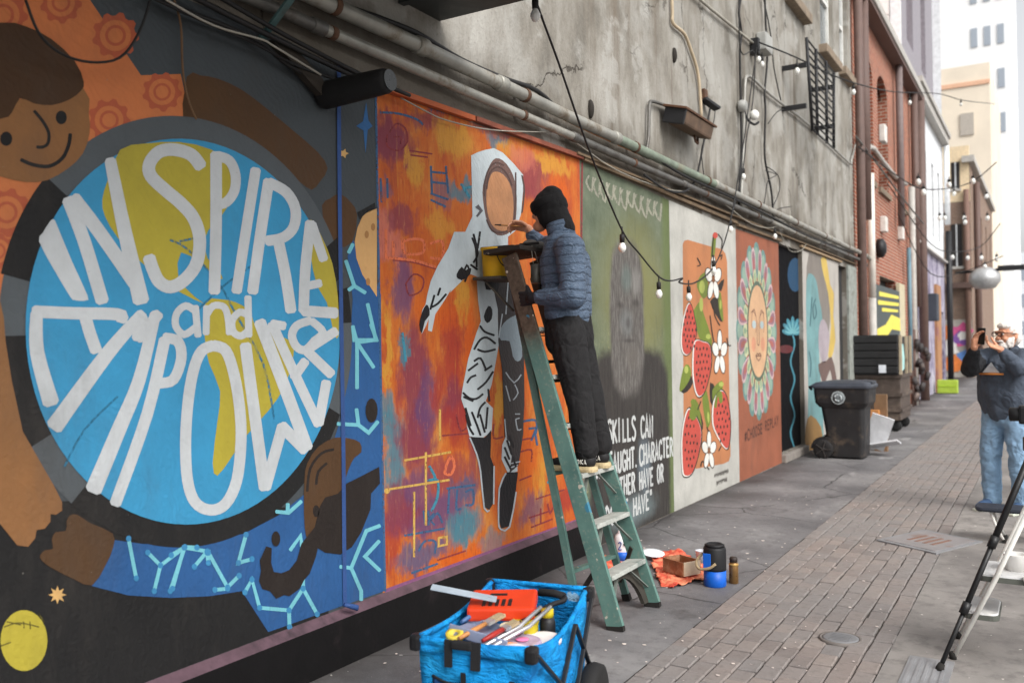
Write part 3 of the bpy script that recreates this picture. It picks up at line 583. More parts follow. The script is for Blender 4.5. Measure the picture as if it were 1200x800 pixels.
lines('blue_stroke', [ZA([(60, 160), (140, 165), (220, 190), (250, 215)]), ZA([(285, 400), (290, 525)]), ZA([(352, 400), (362, 520)]), ZA([(285, 425), (355, 432)]), ZA([(285, 470), (358, 478)]), ZA([(285, 522), (362, 548)]), ZA([(285, 550), (350, 580)]), ZA([(60, 455), (65, 560)]), ZA([(90, 455), (92, 540)]), ZC([(340, 335), (460, 320)]), ZC([(160, 535), (330, 505)]), ZC([(190, 695), (300, 655)]), ZC([(350, 340), (345, 440)]), ZC([(385, 340), (380, 420), (400, 420)]), ZC([(420, 350), (450, 340), (452, 400), (420, 405)]), ZC([(220, 600), (245, 560), (290, 560), (290, 610)]), ZC([(270, 470), (300, 440), (320, 480)]), ZC([(660, 50), (720, 45), (720, 100)]), ZC([(690, 80), (735, 75)]), ZC([(700, 130), (730, 60)]), ZC([(715, 90), (725, 150)])], 2.6, SBL, 3, M2)
lines('teal_stroke', [ZC([(265, 240), (290, 290), (262, 300), (300, 300), (300, 370), (275, 430)]), ZC([(770, 310), (800, 290)]), ZB([(150, 400), (165, 520)]), ZA([(420, 480), (460, 540)]), ZA([(430, 500), (470, 490)])], 3.2, STE, 4, M2)
lines('yellow_stroke', [ZC([(160, 215), (355, 180)]), ZC([(80, 340), (350, 298)]), ZC([(250, 182), (250, 490)]), ZC([(200, 350), (200, 625)]), ZC([(305, 545), (305, 580), (340, 572), (340, 540), (305, 545)]), ZC([(310, 0), (310, 130)])], 2.6, SYE, 5, M2, 0)
flat('yellow_blob', [ZC(ellp(84, 345, 12, 12, 10))], SYE, 5, M2)
lines('orange_stroke', [ZB([(80, 80), (200, 92), (290, 120)]), ZB([(80, -40), (80, 80)]), ZB([(110, 10), (112, 70)]), ZB([(150, 10), (200, 0), (240, 10), (235, 60), (160, 60), (150, 10)]), ZB([(270, 20), (320, 10), (320, 80), (270, 80)]), ZC([(330, 270), (340, 230), (360, 200), (372, 240), (355, 275), (330, 270)])], 3.2, SOR, 4, M2)
lines('red_stroke', [ZA([(190, 330), (290, 345)]), ZA([(195, 350), (270, 360)]), ZA([(100, 250), (130, 210), (170, 230), (180, 290), (140, 330), (90, 310), (90, 260)]), ZA([(120, 270), (150, 270), (150, 300)]), ZB([(110, 90), (200, 100), (300, 130)]), ZB([(165, 190), (200, 150), (240, 170), (230, 220), (180, 240), (165, 190)]), ZC([(320, 110), (440, 100)]), ZC([(380, 20), (400, 90), (440, 60)]), ZC([(540, 60), (540, 120), (580, 115)]), ZC([(650, 130), (700, 120)]), ZC([(650, 180), (700, 170), (700, 220)]), ZC([(650, 300), (700, 280)]), ZC([(720, 380), (840, 340)]), ZC([(740, 420), (740, 480)]), ZC([(770, 400), (780, 440), (800, 400)]), ZC([(690, 460), (780, 430)]), ZC([(700, 500), (790, 465)]), ZC([(300, 640), (420, 600)])], 1.9, SRE, 3.5, M2)
lines('edge_line', [[(440, 106), (445, 400), (451, 692)]], 2.6, SBL, 6, M2, 0); lines('edge_line', [[(452, 692), (560, 652), (677, 610)]], 5, LIL, 6, M2, 0)
lines('edge_line', [[(682, 190), (680, 400), (678, 608)]], 1.8, SRE, 6, M2, 0)
lines('mural_letter', [ZC([(240, 430), (245, 480), (262, 430)]), ZC([(262, 440), (262, 490)]), ZC([(262, 465), (285, 440)]), ZC([(262, 465), (288, 490)])], 2.2, SBL, 4.5, M2, 0)
AW_ = paint('astro_white', (192, 202, 206)); AK = paint('astro_black', (32, 30, 33)); AG = paint('astro_grey', (62, 56, 56)); AL = paint('astro_line', (176, 184, 190)); ARG = paint('astro_ring', (112, 84, 76), dry=.62); AGB = paint('astro_bluegrey', (138, 152, 160))
flat('suit', [ZD([(55, 105), (90, 88), (130, 75), (180, 65), (230, 90), (290, 150), (342, 212), (342, 300), (330, 430), (300, 520), (250, 560), (160, 560), (120, 640), (0, 800), (-60, 860), (-10, 620), (25, 520), (62, 440), (60, 330)]),
    ZB([(370, -30), (345, 40), (300, 115), (270, 180), (255, 240), (248, 280), (235, 300), (222, 360), (232, 405), (250, 370), (262, 340), (258, 390), (275, 395), (290, 320), (330, 260), (375, 185), (400, 180), (440, 150), (466, 160), (472, 260), (484, 350), (465, 400), (430, 510), (405, 640), (400, 680), (420, 740), (425, 800), (435, 840), (490, 848), (530, 820), (536, 720), (505, 690), (530, 620), (552, 500), (562, 440), (556, 340), (560, 200), (600, 160), (600, -30)]),
    ZC([(575, 150), (600, 85), (632, 112), (640, 180), (640, 262), (600, 272), (572, 210)])], AW_, 7, M2)
flat('visor_ring', [ZD([(145, 190), (165, 145), (192, 120), (230, 132), (270, 180), (297, 250), (307, 350), (302, 450), (290, 505), (250, 540), (200, 545), (160, 505), (135, 440), (120, 350), (120, 270)])], ARG, 8, M2, 2)
flat('visor', [ZD([(165, 210), (185, 195), (215, 200), (250, 230), (278, 290), (288, 370), (286, 440), (275, 495), (245, 520), (200, 515), (165, 480), (145, 420), (138, 340), (145, 270)])], paint('visor_paint', (196, 134, 84), .4), 9, M2, 2)
lines('visor_line', [ZD([(140, 290), (150, 220), (175, 180), (210, 170), (250, 205), (280, 270)]), ZD([(128, 330), (130, 250), (152, 180), (190, 145), (235, 160)]), ZD([(140, 460), (170, 520), (220, 530), (270, 510), (292, 460)]), ZD([(292, 470), (300, 330), (300, 200)]), ZD([(335, 420), (348, 300), (335, 215)])], 1.8, paint('astro_brownline', (84, 62, 58)), 10, M2)
flat('suit_shadow', [ZB([(500, 160), (600, 160), (640, 180), (655, 240), (662, 330), (668, 500), (670, 700), (664, 800), (640, 900), (585, 840), (580, 700), (575, 560), (558, 440), (556, 300), (535, 200), (505, 215)]), ZC([(590, -20), (668, -20), (665, 100), (645, 235), (605, 270), (615, 200), (600, 90), (585, 40)])], AG, 8.2, M2)
flat('boot', [ZC([(440, 115), (500, 118), (528, 85), (525, 200), (540, 240), (535, 400), (520, 425), (500, 415), (485, 260), (470, 190)]), ZC([(595, 265), (642, 265), (632, 350), (605, 495), (570, 505), (562, 470), (566, 330)])], AK, 9, M2)
lines('boot_outline', [ZC([(436, 118), (466, 190), (482, 262), (498, 418), (520, 428)]), ZC([(540, 240), (538, 400)]), ZC([(590, 270), (562, 335), (559, 472), (568, 508), (606, 498), (634, 350)])], 1.8, AL, 10, M2, 2)
flat('glove', [ZB([(250, 280), (262, 292), (265, 325), (245, 350), (232, 402), (221, 365), (232, 315)]), ZB([(515, 285), (532, 300), (530, 340), (510, 358), (496, 330)]), ZB([(505, 165), (560, 168), (555, 225), (535, 215), (505, 215)]), ZB([(380, 150), (402, 118), (420, 140), (440, 125), (438, 150), (412, 172), (386, 170)])], AK, 9, M2, 2)
flat('suit_hand', [ZB([(562, 400), (580, 360), (610, 335), (645, 325), (652, 375), (655, 430), (660, 500), (640, 522), (620, 500), (606, 435), (570, 432)])], AGB, 9.2, M2, 2)
fold = [ZB(s) for s in ([(455, 470), (480, 430), (510, 420), (545, 445)], [(455, 520), (482, 508), (505, 555)], [(425, 612), (440, 590), (462, 580)], [(470, 640), (505, 610), (535, 565)], [(408, 655), (435, 678), (465, 680), (492, 660)], [(410, 672), (450, 690)], [(418, 720), (440, 795)], [(470, 760), (480, 720), (502, 695)], [(270, 292), (300, 275), (335, 235)], [(268, 300), (285, 240)], [(300, 240), (310, 210)], [(452, -20), (470, 60), (452, 100)], [(480, -30), (470, 40)], [(440, 110), (468, 130)], [(480, 370), (500, 395), (540, 410)], [(545, 470), (500, 480), (470, 470)], [(500, 560), (530, 540)], [(430, 560), (470, 530)], [(515, 640), (520, 690)], [(395, 150), (425, 135), (440, 128)])]
fold += [ZC(s) for s in ([(422, 20), (432, 70), (452, 105)], [(445, 10), (465, 60), (482, 108)], [(480, 20), (500, 95)], [(512, -10), (505, 80)], [(585, 160), (605, 210)], [(595, 130), (615, 190)], [(585, 200), (610, 250)], [(605, 110), (622, 160)], [(620, 200), (632, 240)])]
lines('suit_fold', fold, 2.5, AK, 10, M2)
lines('suit_line', [ZB(s) for s in ([(590, 568), (625, 612), (655, 578)], [(590, 625), (608, 690)], [(628, 620), (642, 655), (622, 685)], [(630, 745), (650, 745)], [(600, 180), (590, 320)], [(575, 320), (560, 420)], [(640, 210), (650, 310)])] + [ZC(s) for s in ([(632, 40), (648, 35)], [(632, 42), (640, 85), (655, 82)], [(600, 250), (640, 235)], [(585, 40), (592, 120)], [(612, 228), (650, 220)])], 1.4, AL, 10, M2, 2)
flat('shoulder_mark', [ZD([(75, 390), (95, 375), (120, 410), (90, 445), (80, 440), (100, 410)])], paint('astro_mark', (92, 90, 96)), 10, M2)
lines('suit_twig', [ZD([(60, 560), (80, 620), (85, 720)]), ZD([(100, 565), (85, 640)]), ZD([(10, 760), (30, 710), (45, 740)]), ZD([(0, 790), (40, 740), (20, 800)])], 2.2, AK, 10, M2)

# ---- 3: shadowy portrait with text
def portrait_mat():
    b = NB('mural_portrait'); p = b.P; x = b.sep(p); y, z = x[1], x[2]
    n = b.noise(p, 4.5, 6, .7); v = b.noise(b.map(p, (1, 8, .9)), 3.6, 6, .72); v2 = b.noise(b.map(p, (1, 14, 1.6)), 5, 5, .7); sp = b.noise(p, 34, 4, .65)
    def shp(px0, px1, py0, py1, s0=.85, s1=1.1, wob=.3, pw=3.0):
        (ya, _), (yb, _) = wl([(px0, (py0 + py1) / 2), (px1, (py0 + py1) / 2)]); (_, za), (_, zb) = wl([((px0 + px1) / 2, py1), ((px0 + px1) / 2, py0)])
        a = b.math('POWER', b.math('ABSOLUTE', b.math('MULTIPLY', b.math('SUBTRACT', y, (ya + yb) / 2), 2 / (yb - ya))), pw); c = b.math('POWER', b.math('ABSOLUTE', b.math('MULTIPLY', b.math('SUBTRACT', z, (za + zb) / 2), 2 / (zb - za))), pw)
        d = b.math('ADD', b.math('POWER', b.math('ADD', a, c), 1 / pw), b.math('MULTIPLY', b.math('SUBTRACT', n, .5), wob)); return b.rng(d, s0, s1, 1, 0)
    mul = lambda a, k: b.math('MULTIPLY', a, k)
    col = b.ramp(n, [(.3, lin((78, 88, 72))), (.55, lin((100, 108, 90))), (.75, lin((116, 122, 102)))])
    col = b.mix(mul(shp(690, 790, 235, 470, .3, 1.15, .6, 2), .8), col, lin((122, 120, 76)))
    col = b.mix(mul(b.rng(sp, .56, .7), mul(b.rng(z, 1.9, 1.3), .6)), col, lin((160, 158, 112)))
    col = b.mix(mul(b.rng(y, 7.72, 7.88), .75), col, lin((94, 106, 62)))
    body = shp(688, 787, 402, 700, .9, 1.02, .12, 5); head = shp(713, 756, 276, 470, .84, 1.03, .2, 3)
    col = b.mix(body, col, b.ramp(v, [(.3, lin((44, 41, 40))), (.6, lin((62, 58, 55))), (.75, lin((84, 80, 76)))]))
    col = b.mix(head, col, b.ramp(v2, [(.28, lin((60, 56, 54))), (.5, lin((92, 88, 84))), (.7, lin((128, 124, 120)))]))
    col = b.mix(mul(shp(726, 742, 305, 348, .3, 1.1, .5, 2), .5), col, lin((96, 112, 108))); col = b.mix(mul(shp(738, 752, 310, 350, .3, 1.1, .6, 2), .5), col, lin((134, 132, 128)))
    col = b.mix(mul(shp(724, 744, 358, 400, .3, 1.1, .7, 2), .45), col, lin((118, 122, 122))); col = b.mix(mul(shp(731, 752, 400, 440, .3, 1.1, .8, 2), .4), col, lin((104, 98, 92)))
    for q_ in ((722, 731, 352, 362), (740, 750, 350, 360), (728, 746, 396, 402), (733, 739, 370, 388)): col = b.mix(mul(shp(*q_, .2, 1.2, .4, 2), .6), col, lin((58, 54, 52)))
    col = b.mix(mul(shp(745, 765, 500, 590, .3, 1.1, .8, 2), .55), col, lin((112, 126, 136))); col = b.mix(mul(shp(700, 775, 575, 625, .2, 1.1, .9, 2), .7), col, lin((118, 132, 134)))
    col = b.mix(b.rng(v, .52, .74, 0, .4), col, lin((60, 58, 52))); col = b.mix(b.rng(v2, .24, .4, .3, 0), col, lin((140, 138, 122)))
    b.bump(b.math('ADD', b.noise(p, 45, 5, .65), mul(v2, .5)), .4, .005); return b.fin(col, .8, 0, .25)
M3 = flat('portrait_mural', [[(6.125, .005), (8.0, .005), (7.985, 2.93), (6.125, 2.985)]], portrait_mat(), 1, GB, 0, False); M3['label'] = 'green mural of a shadowy figure above painted white words'
FONT = {'S': [[(3, 5.2), (2, 6), (.7, 5.6), (.4, 4.5), (1.5, 3.4), (2.8, 2.3), (2.8, 1), (1.6, 0), (.2, .7)]], 'K': [[(.4, 0), (.4, 6)], [(3, 6), (.6, 2.9)], [(.9, 3.2), (3.1, 0)]], 'I': [[(1.2, 0), (1.2, 6)]], 'L': [[(.5, 6), (.5, .1), (2.7, .1)]], 'C': [[(3, 5), (2.2, 6), (.9, 5.6), (.3, 4), (.3, 2), (.9, .4), (2.2, 0), (3, 1)]], 'A': [[(.1, 0), (1.5, 6), (2.9, 0)], [(.7, 2), (2.4, 2)]], 'N': [[(.4, 0), (.4, 6), (2.8, 0), (2.8, 6)]], 'U': [[(.4, 6), (.4, 1.3), (1.5, 0), (2.7, 1.3), (2.7, 6)]], 'G': [[(3, 5), (2, 6), (.7, 5.4), (.3, 3), (.8, .5), (2, 0), (2.9, .8), (2.9, 2.6), (1.9, 2.6)]], 'H': [[(.4, 0), (.4, 6)], [(2.8, 0), (2.8, 6)], [(.4, 3), (2.8, 3)]], 'T': [[(1.5, 0), (1.5, 6)], [(.1, 5.9), (3, 5.9)]], '.': [[(.5, .1), (.7, .5)]], 'R': [[(.4, 0), (.4, 6)], [(.4, 5.9), (2, 5.8), (2.8, 4.6), (2, 3.2), (.5, 3)], [(1.4, 3), (3, 0)]], 'E': [[(.5, 0), (.5, 6)], [(.5, 5.9), (2.8, 5.9)], [(.5, 3.1), (2.3, 3.1)], [(.5, .1), (2.8, .1)]], 'V': [[(.1, 6), (1.5, 0), (2.9, 6)]], 'O': [[(1.5, 6), (.4, 4.6), (.4, 1.4), (1.5, 0), (2.7, 1.4), (2.7, 4.6), (1.5, 6)]], 'D': [[(.4, 0), (.4, 6), (1.8, 5.6), (2.8, 4), (2.8, 2), (1.8, .3), (.4, 0)]], 'B': [[(.4, 0), (.4, 6), (2.2, 5.6), (2.2, 3.5), (.5, 3.1)], [(.5, 3.1), (2.8, 2.4), (2.4, .2), (.4, 0)]], 'Y': [[(.1, 6), (1.5, 3), (2.9, 6)], [(1.5, 3), (1.5, 0)]], '"': [[(.6, 6.4), (.8, 4.8)], [(1.6, 6.4), (1.6, 4.8)]], "'": [[(.8, 6.3), (.7, 4.9)]], '#': [[(.8, .5), (1.3, 5.5)], [(2, .5), (2.5, 5.5)], [(.2, 2), (3, 2.2)], [(.2, 4), (3, 4.2)]], 'P': [[(.4, 0), (.4, 6)], [(.4, 5.9), (2.4, 5.6), (2.7, 4.3), (2.2, 3), (.5, 2.8)]], 'F': [[(.5, 0), (.5, 6)], [(.5, 5.9), (2.8, 5.9)], [(.5, 3.1), (2.3, 3.1)]], 'M': [[(.2, 0), (.6, 6), (1.6, 2), (2.6, 6), (3, 0)]], '@': [[(2.6, 2), (1.2, 1.6), (.8, 3), (1.8, 4), (2.6, 3.2), (2.6, 2), (3.1, 3), (2.4, 5), (.8, 5), (0, 3), (.6, .8), (2.4, .4)]], '2': [[(.4, 4.8), (1.5, 6), (2.7, 4.8), (2, 3), (.4, .1), (2.9, .1)]]}
def write(name, text, y0, y1, z0, z1, hh, wstroke, mt, layer, parent, jit=.03, x0=None):
    """stroke lettering on the wall: baseline from (y0,z0) to (y1,z1), letter height hh"""
    n = len(text); adv = (y1 - y0) / n; rd = random.Random(len(text)); k = 0; small = hh < .1; mb = MB(); o = None
    for i, ch in enumerate(text):
        if ch == ' ': continue
        if not small: mb = MB()
        ox = y0 + adv * i; oz = z0 + (z1 - z0) * i / n + rd.uniform(-jit, jit) * hh; sw = adv * .26; sh = hh / 6 * rd.uniform(.95, 1.05)
        for st in FONT[ch]:
            ribbon(mb, [(ox + a * sw, oz + b * sh) for a, b in st], wstroke, WX + LAY * layer + k * .000012, 2 if len(st) > 4 else 0, False); k += 1
        if not small: mb.obj('letter', mt, parent, False)
    if small: tag(mb.obj(name, mt, parent, False), kind='stuff')
PW = paint('portrait_white', (196, 198, 196))
def base(a, b): p, q_ = wl([a, b]); return p[0], q_[0], p[1], q_[1]
y0, y1, z0, z1 = base((712, 520), (766, 511)); write('word_line', 'SKILLS CAN', y0, y1, z0, z1, .185, .03, PW, 3, M3)
y0, y1, z0, z1 = base((724, 550), (789, 533)); ad = (y1 - y0) / 13.4; write('word_line', 'BE TAUGHT.CHARACTER', y1 - ad * 18.2, y1, z1, z1, .165, .029, PW, 3, M3)
y0, y1, z0, z1 = base((731, 579), (778, 563)); ad = (y1 - y0) / 11; write('word_line', 'EITHER HAVE OR', y1 - ad * 14, y1, z1, z1, .155, .028, PW, 3, M3)
y0, y1, z0, z1 = base((742, 600), (766, 594)); ad = (y1 - y0) / 5; write('word_line', "DON'T HAVE\"", y1 - ad * 11, y1, z1, z1, .15, .027, PW, 3, M3)
lines('scribble', [[(690 + i * 8, 206 + i * 3.1), (687 + i * 8, 214 + i * 3.1), (693 + i * 8, 224 + i * 3.1 + (i % 3) * 3), (695 + i * 8, 208 + i * 3.1)] for i in range(11)], 2.2, paint('portrait_scribble', (158, 156, 138), .3, dry=.57), 3, M3)
# ---- 4: strawberries
S1 = lambda p: zm(785, 265, 5.34, p); S2 = lambda p: zm(785, 410, 5.0, p)
M4 = flat('strawberry_mural', [[(8.002, .005), (10.07, .005), (10.07, 2.885), (7.99, 2.93)]], paint('strawberry_ground', (186, 184, 176), .2), 1, GB, 0, False); M4['label'] = 'off-white mural of red strawberries and white flowers on an orange card'
SO = paint('strawberry_card', (186, 116, 64)); SR = paint('strawberry_red', (192, 58, 36)); SG = paint('strawberry_green', (112, 128, 38)); SGL = paint('strawberry_green_light', (166, 176, 76)); SK = paint('strawberry_black', (52, 44, 38)); SW = paint('strawberry_white', (224, 222, 214))
flat('card', [[(800, 286), (802, 282), (806, 281), (830, 288), (846, 292), (850, 297), (852, 306), (856, 534), (854, 540), (848, 543), (815, 549), (801, 500)]], SO, 2, M4)
b1 = S1([(118, 480), (90, 560), (72, 680), (76, 770), (98, 806), (128, 790), (155, 720), (166, 650), (155, 580), (140, 510)]); b2_ = [(817, 398), (813, 405), (812, 436), (815, 458), (820, 465), (827, 456), (833, 430), (833, 410), (830, 402), (824, 400)]
b3 = S2([(115, 340), (88, 395), (70, 520), (74, 700), (90, 740), (130, 722), (165, 620), (185, 490), (160, 400)]); b4 = S2([(258, 300), (300, 235), (335, 280), (355, 420), (347, 555), (325, 577), (285, 515), (252, 430)])
flat('leaf_shadow', [S2([(80, 150), (110, 130), (135, 190), (100, 245), (65, 245)]), S2([(235, 190), (270, 230), (255, 320), (235, 300)]), S2([(170, 340), (195, 430), (185, 470)]), S1([(300, 370), (340, 330), (320, 410)]), S1([(250, 470), (300, 450), (330, 600), (290, 560)])], SK, 3, M4, 2)
flat('leaf', [S2([(78, 105), (108, 85), (125, 140), (100, 200), (65, 242), (55, 225)]), S2([(190, 260), (215, 240), (238, 380), (232, 440), (215, 450), (195, 350)]), S2([(120, 300), (150, 290), (175, 350), (188, 500), (165, 480), (145, 400)]), S2([(248, 235), (290, 185), (310, 190), (300, 290), (270, 340), (255, 320)]), S1([(168, 350), (220, 285), (242, 400), (212, 455), (180, 410)]), S1([(130, 580), (180, 475), (215, 560), (255, 680), (262, 740), (225, 755), (180, 690), (160, 620)]), S1([(300, 450), (318, 415), (335, 590), (315, 560)]), S1([(255, 190), (268, 60), (290, 50), (278, 190)])], SG, 4, M4, 2)
flat('leaf_light', [S2(ellp(95, 115, 12, 22, 12)), S2(ellp(130, 372, 20, 14, 12)), S2(ellp(295, 275, 8, 24, 12)), S2(ellp(300, 200, 14, 14, 12)), S2([(220, 360), (230, 380), (228, 430), (218, 400)]), S1(ellp(195, 490, 12, 44, 12, .5)), S1(ellp(240, 690, 16, 16, 12)), S1(ellp(200, 380, 18, 40, 12)), S1(ellp(316, 490, 6, 30, 10))], SGL, 5, M4, 2)
for bb in (b1, b2_, b3, b4):
    cx = sum(a for a, _ in bb) / len(bb); cy = sum(b for _, b in bb) / len(bb)
    flat('strawberry_edge', [[(cx + (a - cx) * 1.1 - .3, cy + (b - cy) * 1.04) for a, b in bb]], SK, 6, M4, 3); flat('strawberry_rim', [[(cx + (a - cx) * 1.03 - .7, cy + (b - cy) * 1.0) for a, b in bb]], SW, 6.6, M4, 3)
    flat('strawberry', [[(cx + (a - cx) * .96, cy + (b - cy) * .97) for a, b in bb]], SR, 7.2, M4, 3)
    ym = [b for _, b in bb]; seeds = []
    for r_ in range(7):
        for c_2 in range(4):
            sx, sy = cx + (-6.3 + c_2 * 4 + (r_ % 2) * 2), min(ym) + (max(ym) - min(ym)) * (.16 + r_ * .115) + random.uniform(-1.5, 1.5)
            w_ = 1 - abs((sy - cy) / ((max(ym) - min(ym)) / 2)) ** 2.2
            if abs(sx - cx) < 8.5 * w_: seeds.append([(sx, sy - 2.3), (sx + .9, sy - .6), (sx + .6, sy + 1.8), (sx - .7, sy + 2.0), (sx - .8, sy - .5)])
    flat('seed', seeds, SK, 8, M4)
flat('sepal', [S2([(122, 330), (150, 300), (165, 330), (150, 400), (130, 410), (112, 390)]), S2([(258, 330), (272, 255), (300, 240), (308, 300), (290, 310), (280, 270), (272, 335)])], SG, 9, M4, 2)
def blossom(cx, cy, rx, ry, n=5, a0=-1.57):
    out = []
    for k in range(n):
        a = a0 + 2 * math.pi * k / n; out.append([(cx + rx * (.58 * math.cos(a) + .42 * math.cos(a) * math.cos(t) - .27 * math.sin(a) * math.sin(t)), cy + ry * (.58 * math.sin(a) + .42 * math.sin(a) * math.cos(t) + .27 * math.cos(a) * math.sin(t))) for t in [2 * math.pi * j / 14 for j in range(14)]])
    return out
for (fx, fy, rx, ry) in ((835.5, 327, 9.5, 27), (843, 414, 9, 27), (830.5, 528, 8.5, 23)):
    flat('blossom_edge', [[(sum(a for a, _ in pp) / 14 + (a - sum(a2 for a2, _ in pp) / 14) * 1.22, sum(b for _, b in pp) / 14 + (b - sum(b2 for _, b2 in pp) / 14) * 1.14) for a, b in pp] for pp in blossom(fx, fy, rx, ry)], SK, 10, M4)
    flat('blossom', blossom(fx, fy, rx, ry), SW, 11, M4); flat('blossom_centre', [[(fx + 2.6 * (1 if k % 2 else .45) * math.cos(math.pi * k / 6), fy + 6.5 * (1 if k % 2 else .45) * math.sin(math.pi * k / 6)) for k in range(12)]], paint('blossom_brown', (132, 78, 36)), 12, M4)
lines('stem_line', [S1([(270, 70), (262, 190)]), S1([(300, 50), (325, 90), (320, 140)]), S1([(310, 620), (280, 560), (270, 480)]), S1([(250, 560), (265, 680), (285, 770)]), S2([(228, 700), (190, 650), (180, 680)]), S2([(285, 590), (300, 560)]), S2([(180, 300), (160, 350)]), S2([(225, 480), (215, 450)]), S1([(170, 200), (190, 240), (170, 250)]), S1([(310, 190), (325, 180), (318, 210)]), S1([(355, 700), (365, 745), (380, 745)])], 1.3, SK, 9, M4); flat('red_bud', [S1(ellp(282, 58, 16, 20, 10))], SR, 9, M4)
y0, y1, z0, z1 = base((837, 561), (855, 556)); mb = MB(); rs_ = random.Random(5)
for row, (ya, yb) in enumerate(((y0, y1), (y0 + .06, y1 - .06))):                 # two lines of small blurred signature marks
    for k in range(int((yb - ya) / .038)):
        yy = ya + k * .038; zz = z0 - .085 * row; ribbon(mb, [(yy, zz + rs_.uniform(0, .02)), (yy + .008, zz + .05), (yy + .018, zz + rs_.uniform(0, .03)), (yy + .026, zz + .048)], .009, WX + LAY * 3 + k * .00001, 2, False)
tag(mb.obj('signature', SK, M4, False), kind='stuff')
# ---- 5: face in a flower
M5 = flat('flower_face_mural', [[(10.072, .005), (11.945, .005), (11.945, 2.895), (10.072, 2.885)]], paint('flower_face_ground', (152, 84, 54), .2), 1, GB, 0, False); M5['label'] = 'terracotta mural of a face ringed by pastel petals'
FY, FZ = onX(888, 388).y, onX(888, 388).z; fy_, fz_ = .86, 1.06
def el(ry, rz, n=40): return [(FY + ry * math.cos(2 * math.pi * k / n), FZ + rz * math.sin(2 * math.pi * k / n)) for k in range(n)]
def petal(a, r0, r1, wd, n=14):
    c = []
    for j in range(n):
        t = 2 * math.pi * j / n; rr = (r0 + r1) / 2 + (r1 - r0) / 2 * math.cos(t); aa = a + wd * math.sin(t) * (.75 + .25 * math.cos(t)); c.append((FY + fy_ * rr * math.cos(aa), FZ + fz_ * rr * math.sin(aa)))
    return c
PC = lambda n, c: paint('flowerface_' + n, c, .22)
flat('scallop', [petal(2 * math.pi * k / 16, .6, 1.03, .21) for k in range(16)], PC('teal', (104, 140, 134)), 2, M5, 0, False)
flat('scallop_inner', [petal(2 * math.pi * k / 16, .7, .97, .12) for k in range(16)], PC('mint', (142, 168, 150)), 3, M5, 0, False)
flat('petal_edge', [petal(2 * math.pi * (k + .5) / 16, .5, .97, .155) for k in range(16)], PC('lilac', (196, 166, 166)), 4, M5, 0, False)
flat('petal', [petal(2 * math.pi * (k + .5) / 16, .55, .93, .11) for k in range(16)], PC('mauve', (150, 108, 122)), 5, M5, 0, False)
flat('petal_heart', [petal(2 * math.pi * (k + .5) / 16, .6, .85, .06) for k in range(16)], PC('rose', (168, 92, 84)), 6, M5, 0, False)
flat('inner_scallop', [petal(2 * math.pi * k / 18, .3, .72, .17) for k in range(18)], PC('cream', (188, 190, 150)), 7, M5, 0, False)
flat('inner_heart', [petal(2 * math.pi * k / 18, .55, .68, .07) for k in range(18)], PC('sage', (134, 162, 128)), 8, M5, 0, False)
flat('face_ring', [el(.46, .61)], PC('ringgreen', (92, 108, 92)), 9, M5, 0, False); flat('face', [el(.41, .56)], PC('skin', (208, 164, 122)), 10, M5, 0, False)
flat('cheek', [[(FY + s_ * .2 + .09 * math.cos(t), FZ - .16 + .09 * math.sin(t)) for t in [2 * math.pi * j / 12 for j in range(12)]] for s_ in (-1, 1)], PC('cheek', (206, 140, 104)), 11, M5, 0, False)
flat('eye', [[(FY + s_ * .17 + .085 * math.cos(t), FZ + .08 + .05 * math.sin(t)) for t in [2 * math.pi * j / 12 for j in range(12)]] for s_ in (-1, 1)], PC('eyewhite', (172, 188, 190)), 11, M5, 0, False)
lines('face_line', [[(FY + s_ * (.08 + .05 * j), FZ + .17 + .07 * math.sin(j * .6)) for j in range(5)] for s_ in (-1, 1)] + [[(FY + s_ * .17 + .1 * math.cos(t), FZ + .1 + .16 * math.sin(t)) for t in [math.pi * j / 8 for j in range(-2, 10)]] for s_ in (-1, 1)] + [[(FY - .03, FZ + .12), (FY - .05, FZ - .12), (FY, FZ - .17), (FY + .05, FZ - .13), (FY + .03, FZ + .1)], [(FY - .12, FZ - .3), (FY - .05, FZ - .27), (FY, FZ - .285), (FY + .05, FZ - .27), (FY + .12, FZ - .3), (FY, FZ - .36), (FY - .12, FZ - .3)], [(FY - .12, FZ - .3), (FY + .12, FZ - .3)]], .014, PC('line', (112, 72, 58)), 12, M5, 2, False)
y0, y1, z0, z1 = base((871, 515), (914, 496)); write('word_line', '#CHOOSE REPLAY', y0 + .05, y1 - .06, z0 - .03, z1 + .0, .12, .022, PC('word', (84, 50, 40)), 3, M5)
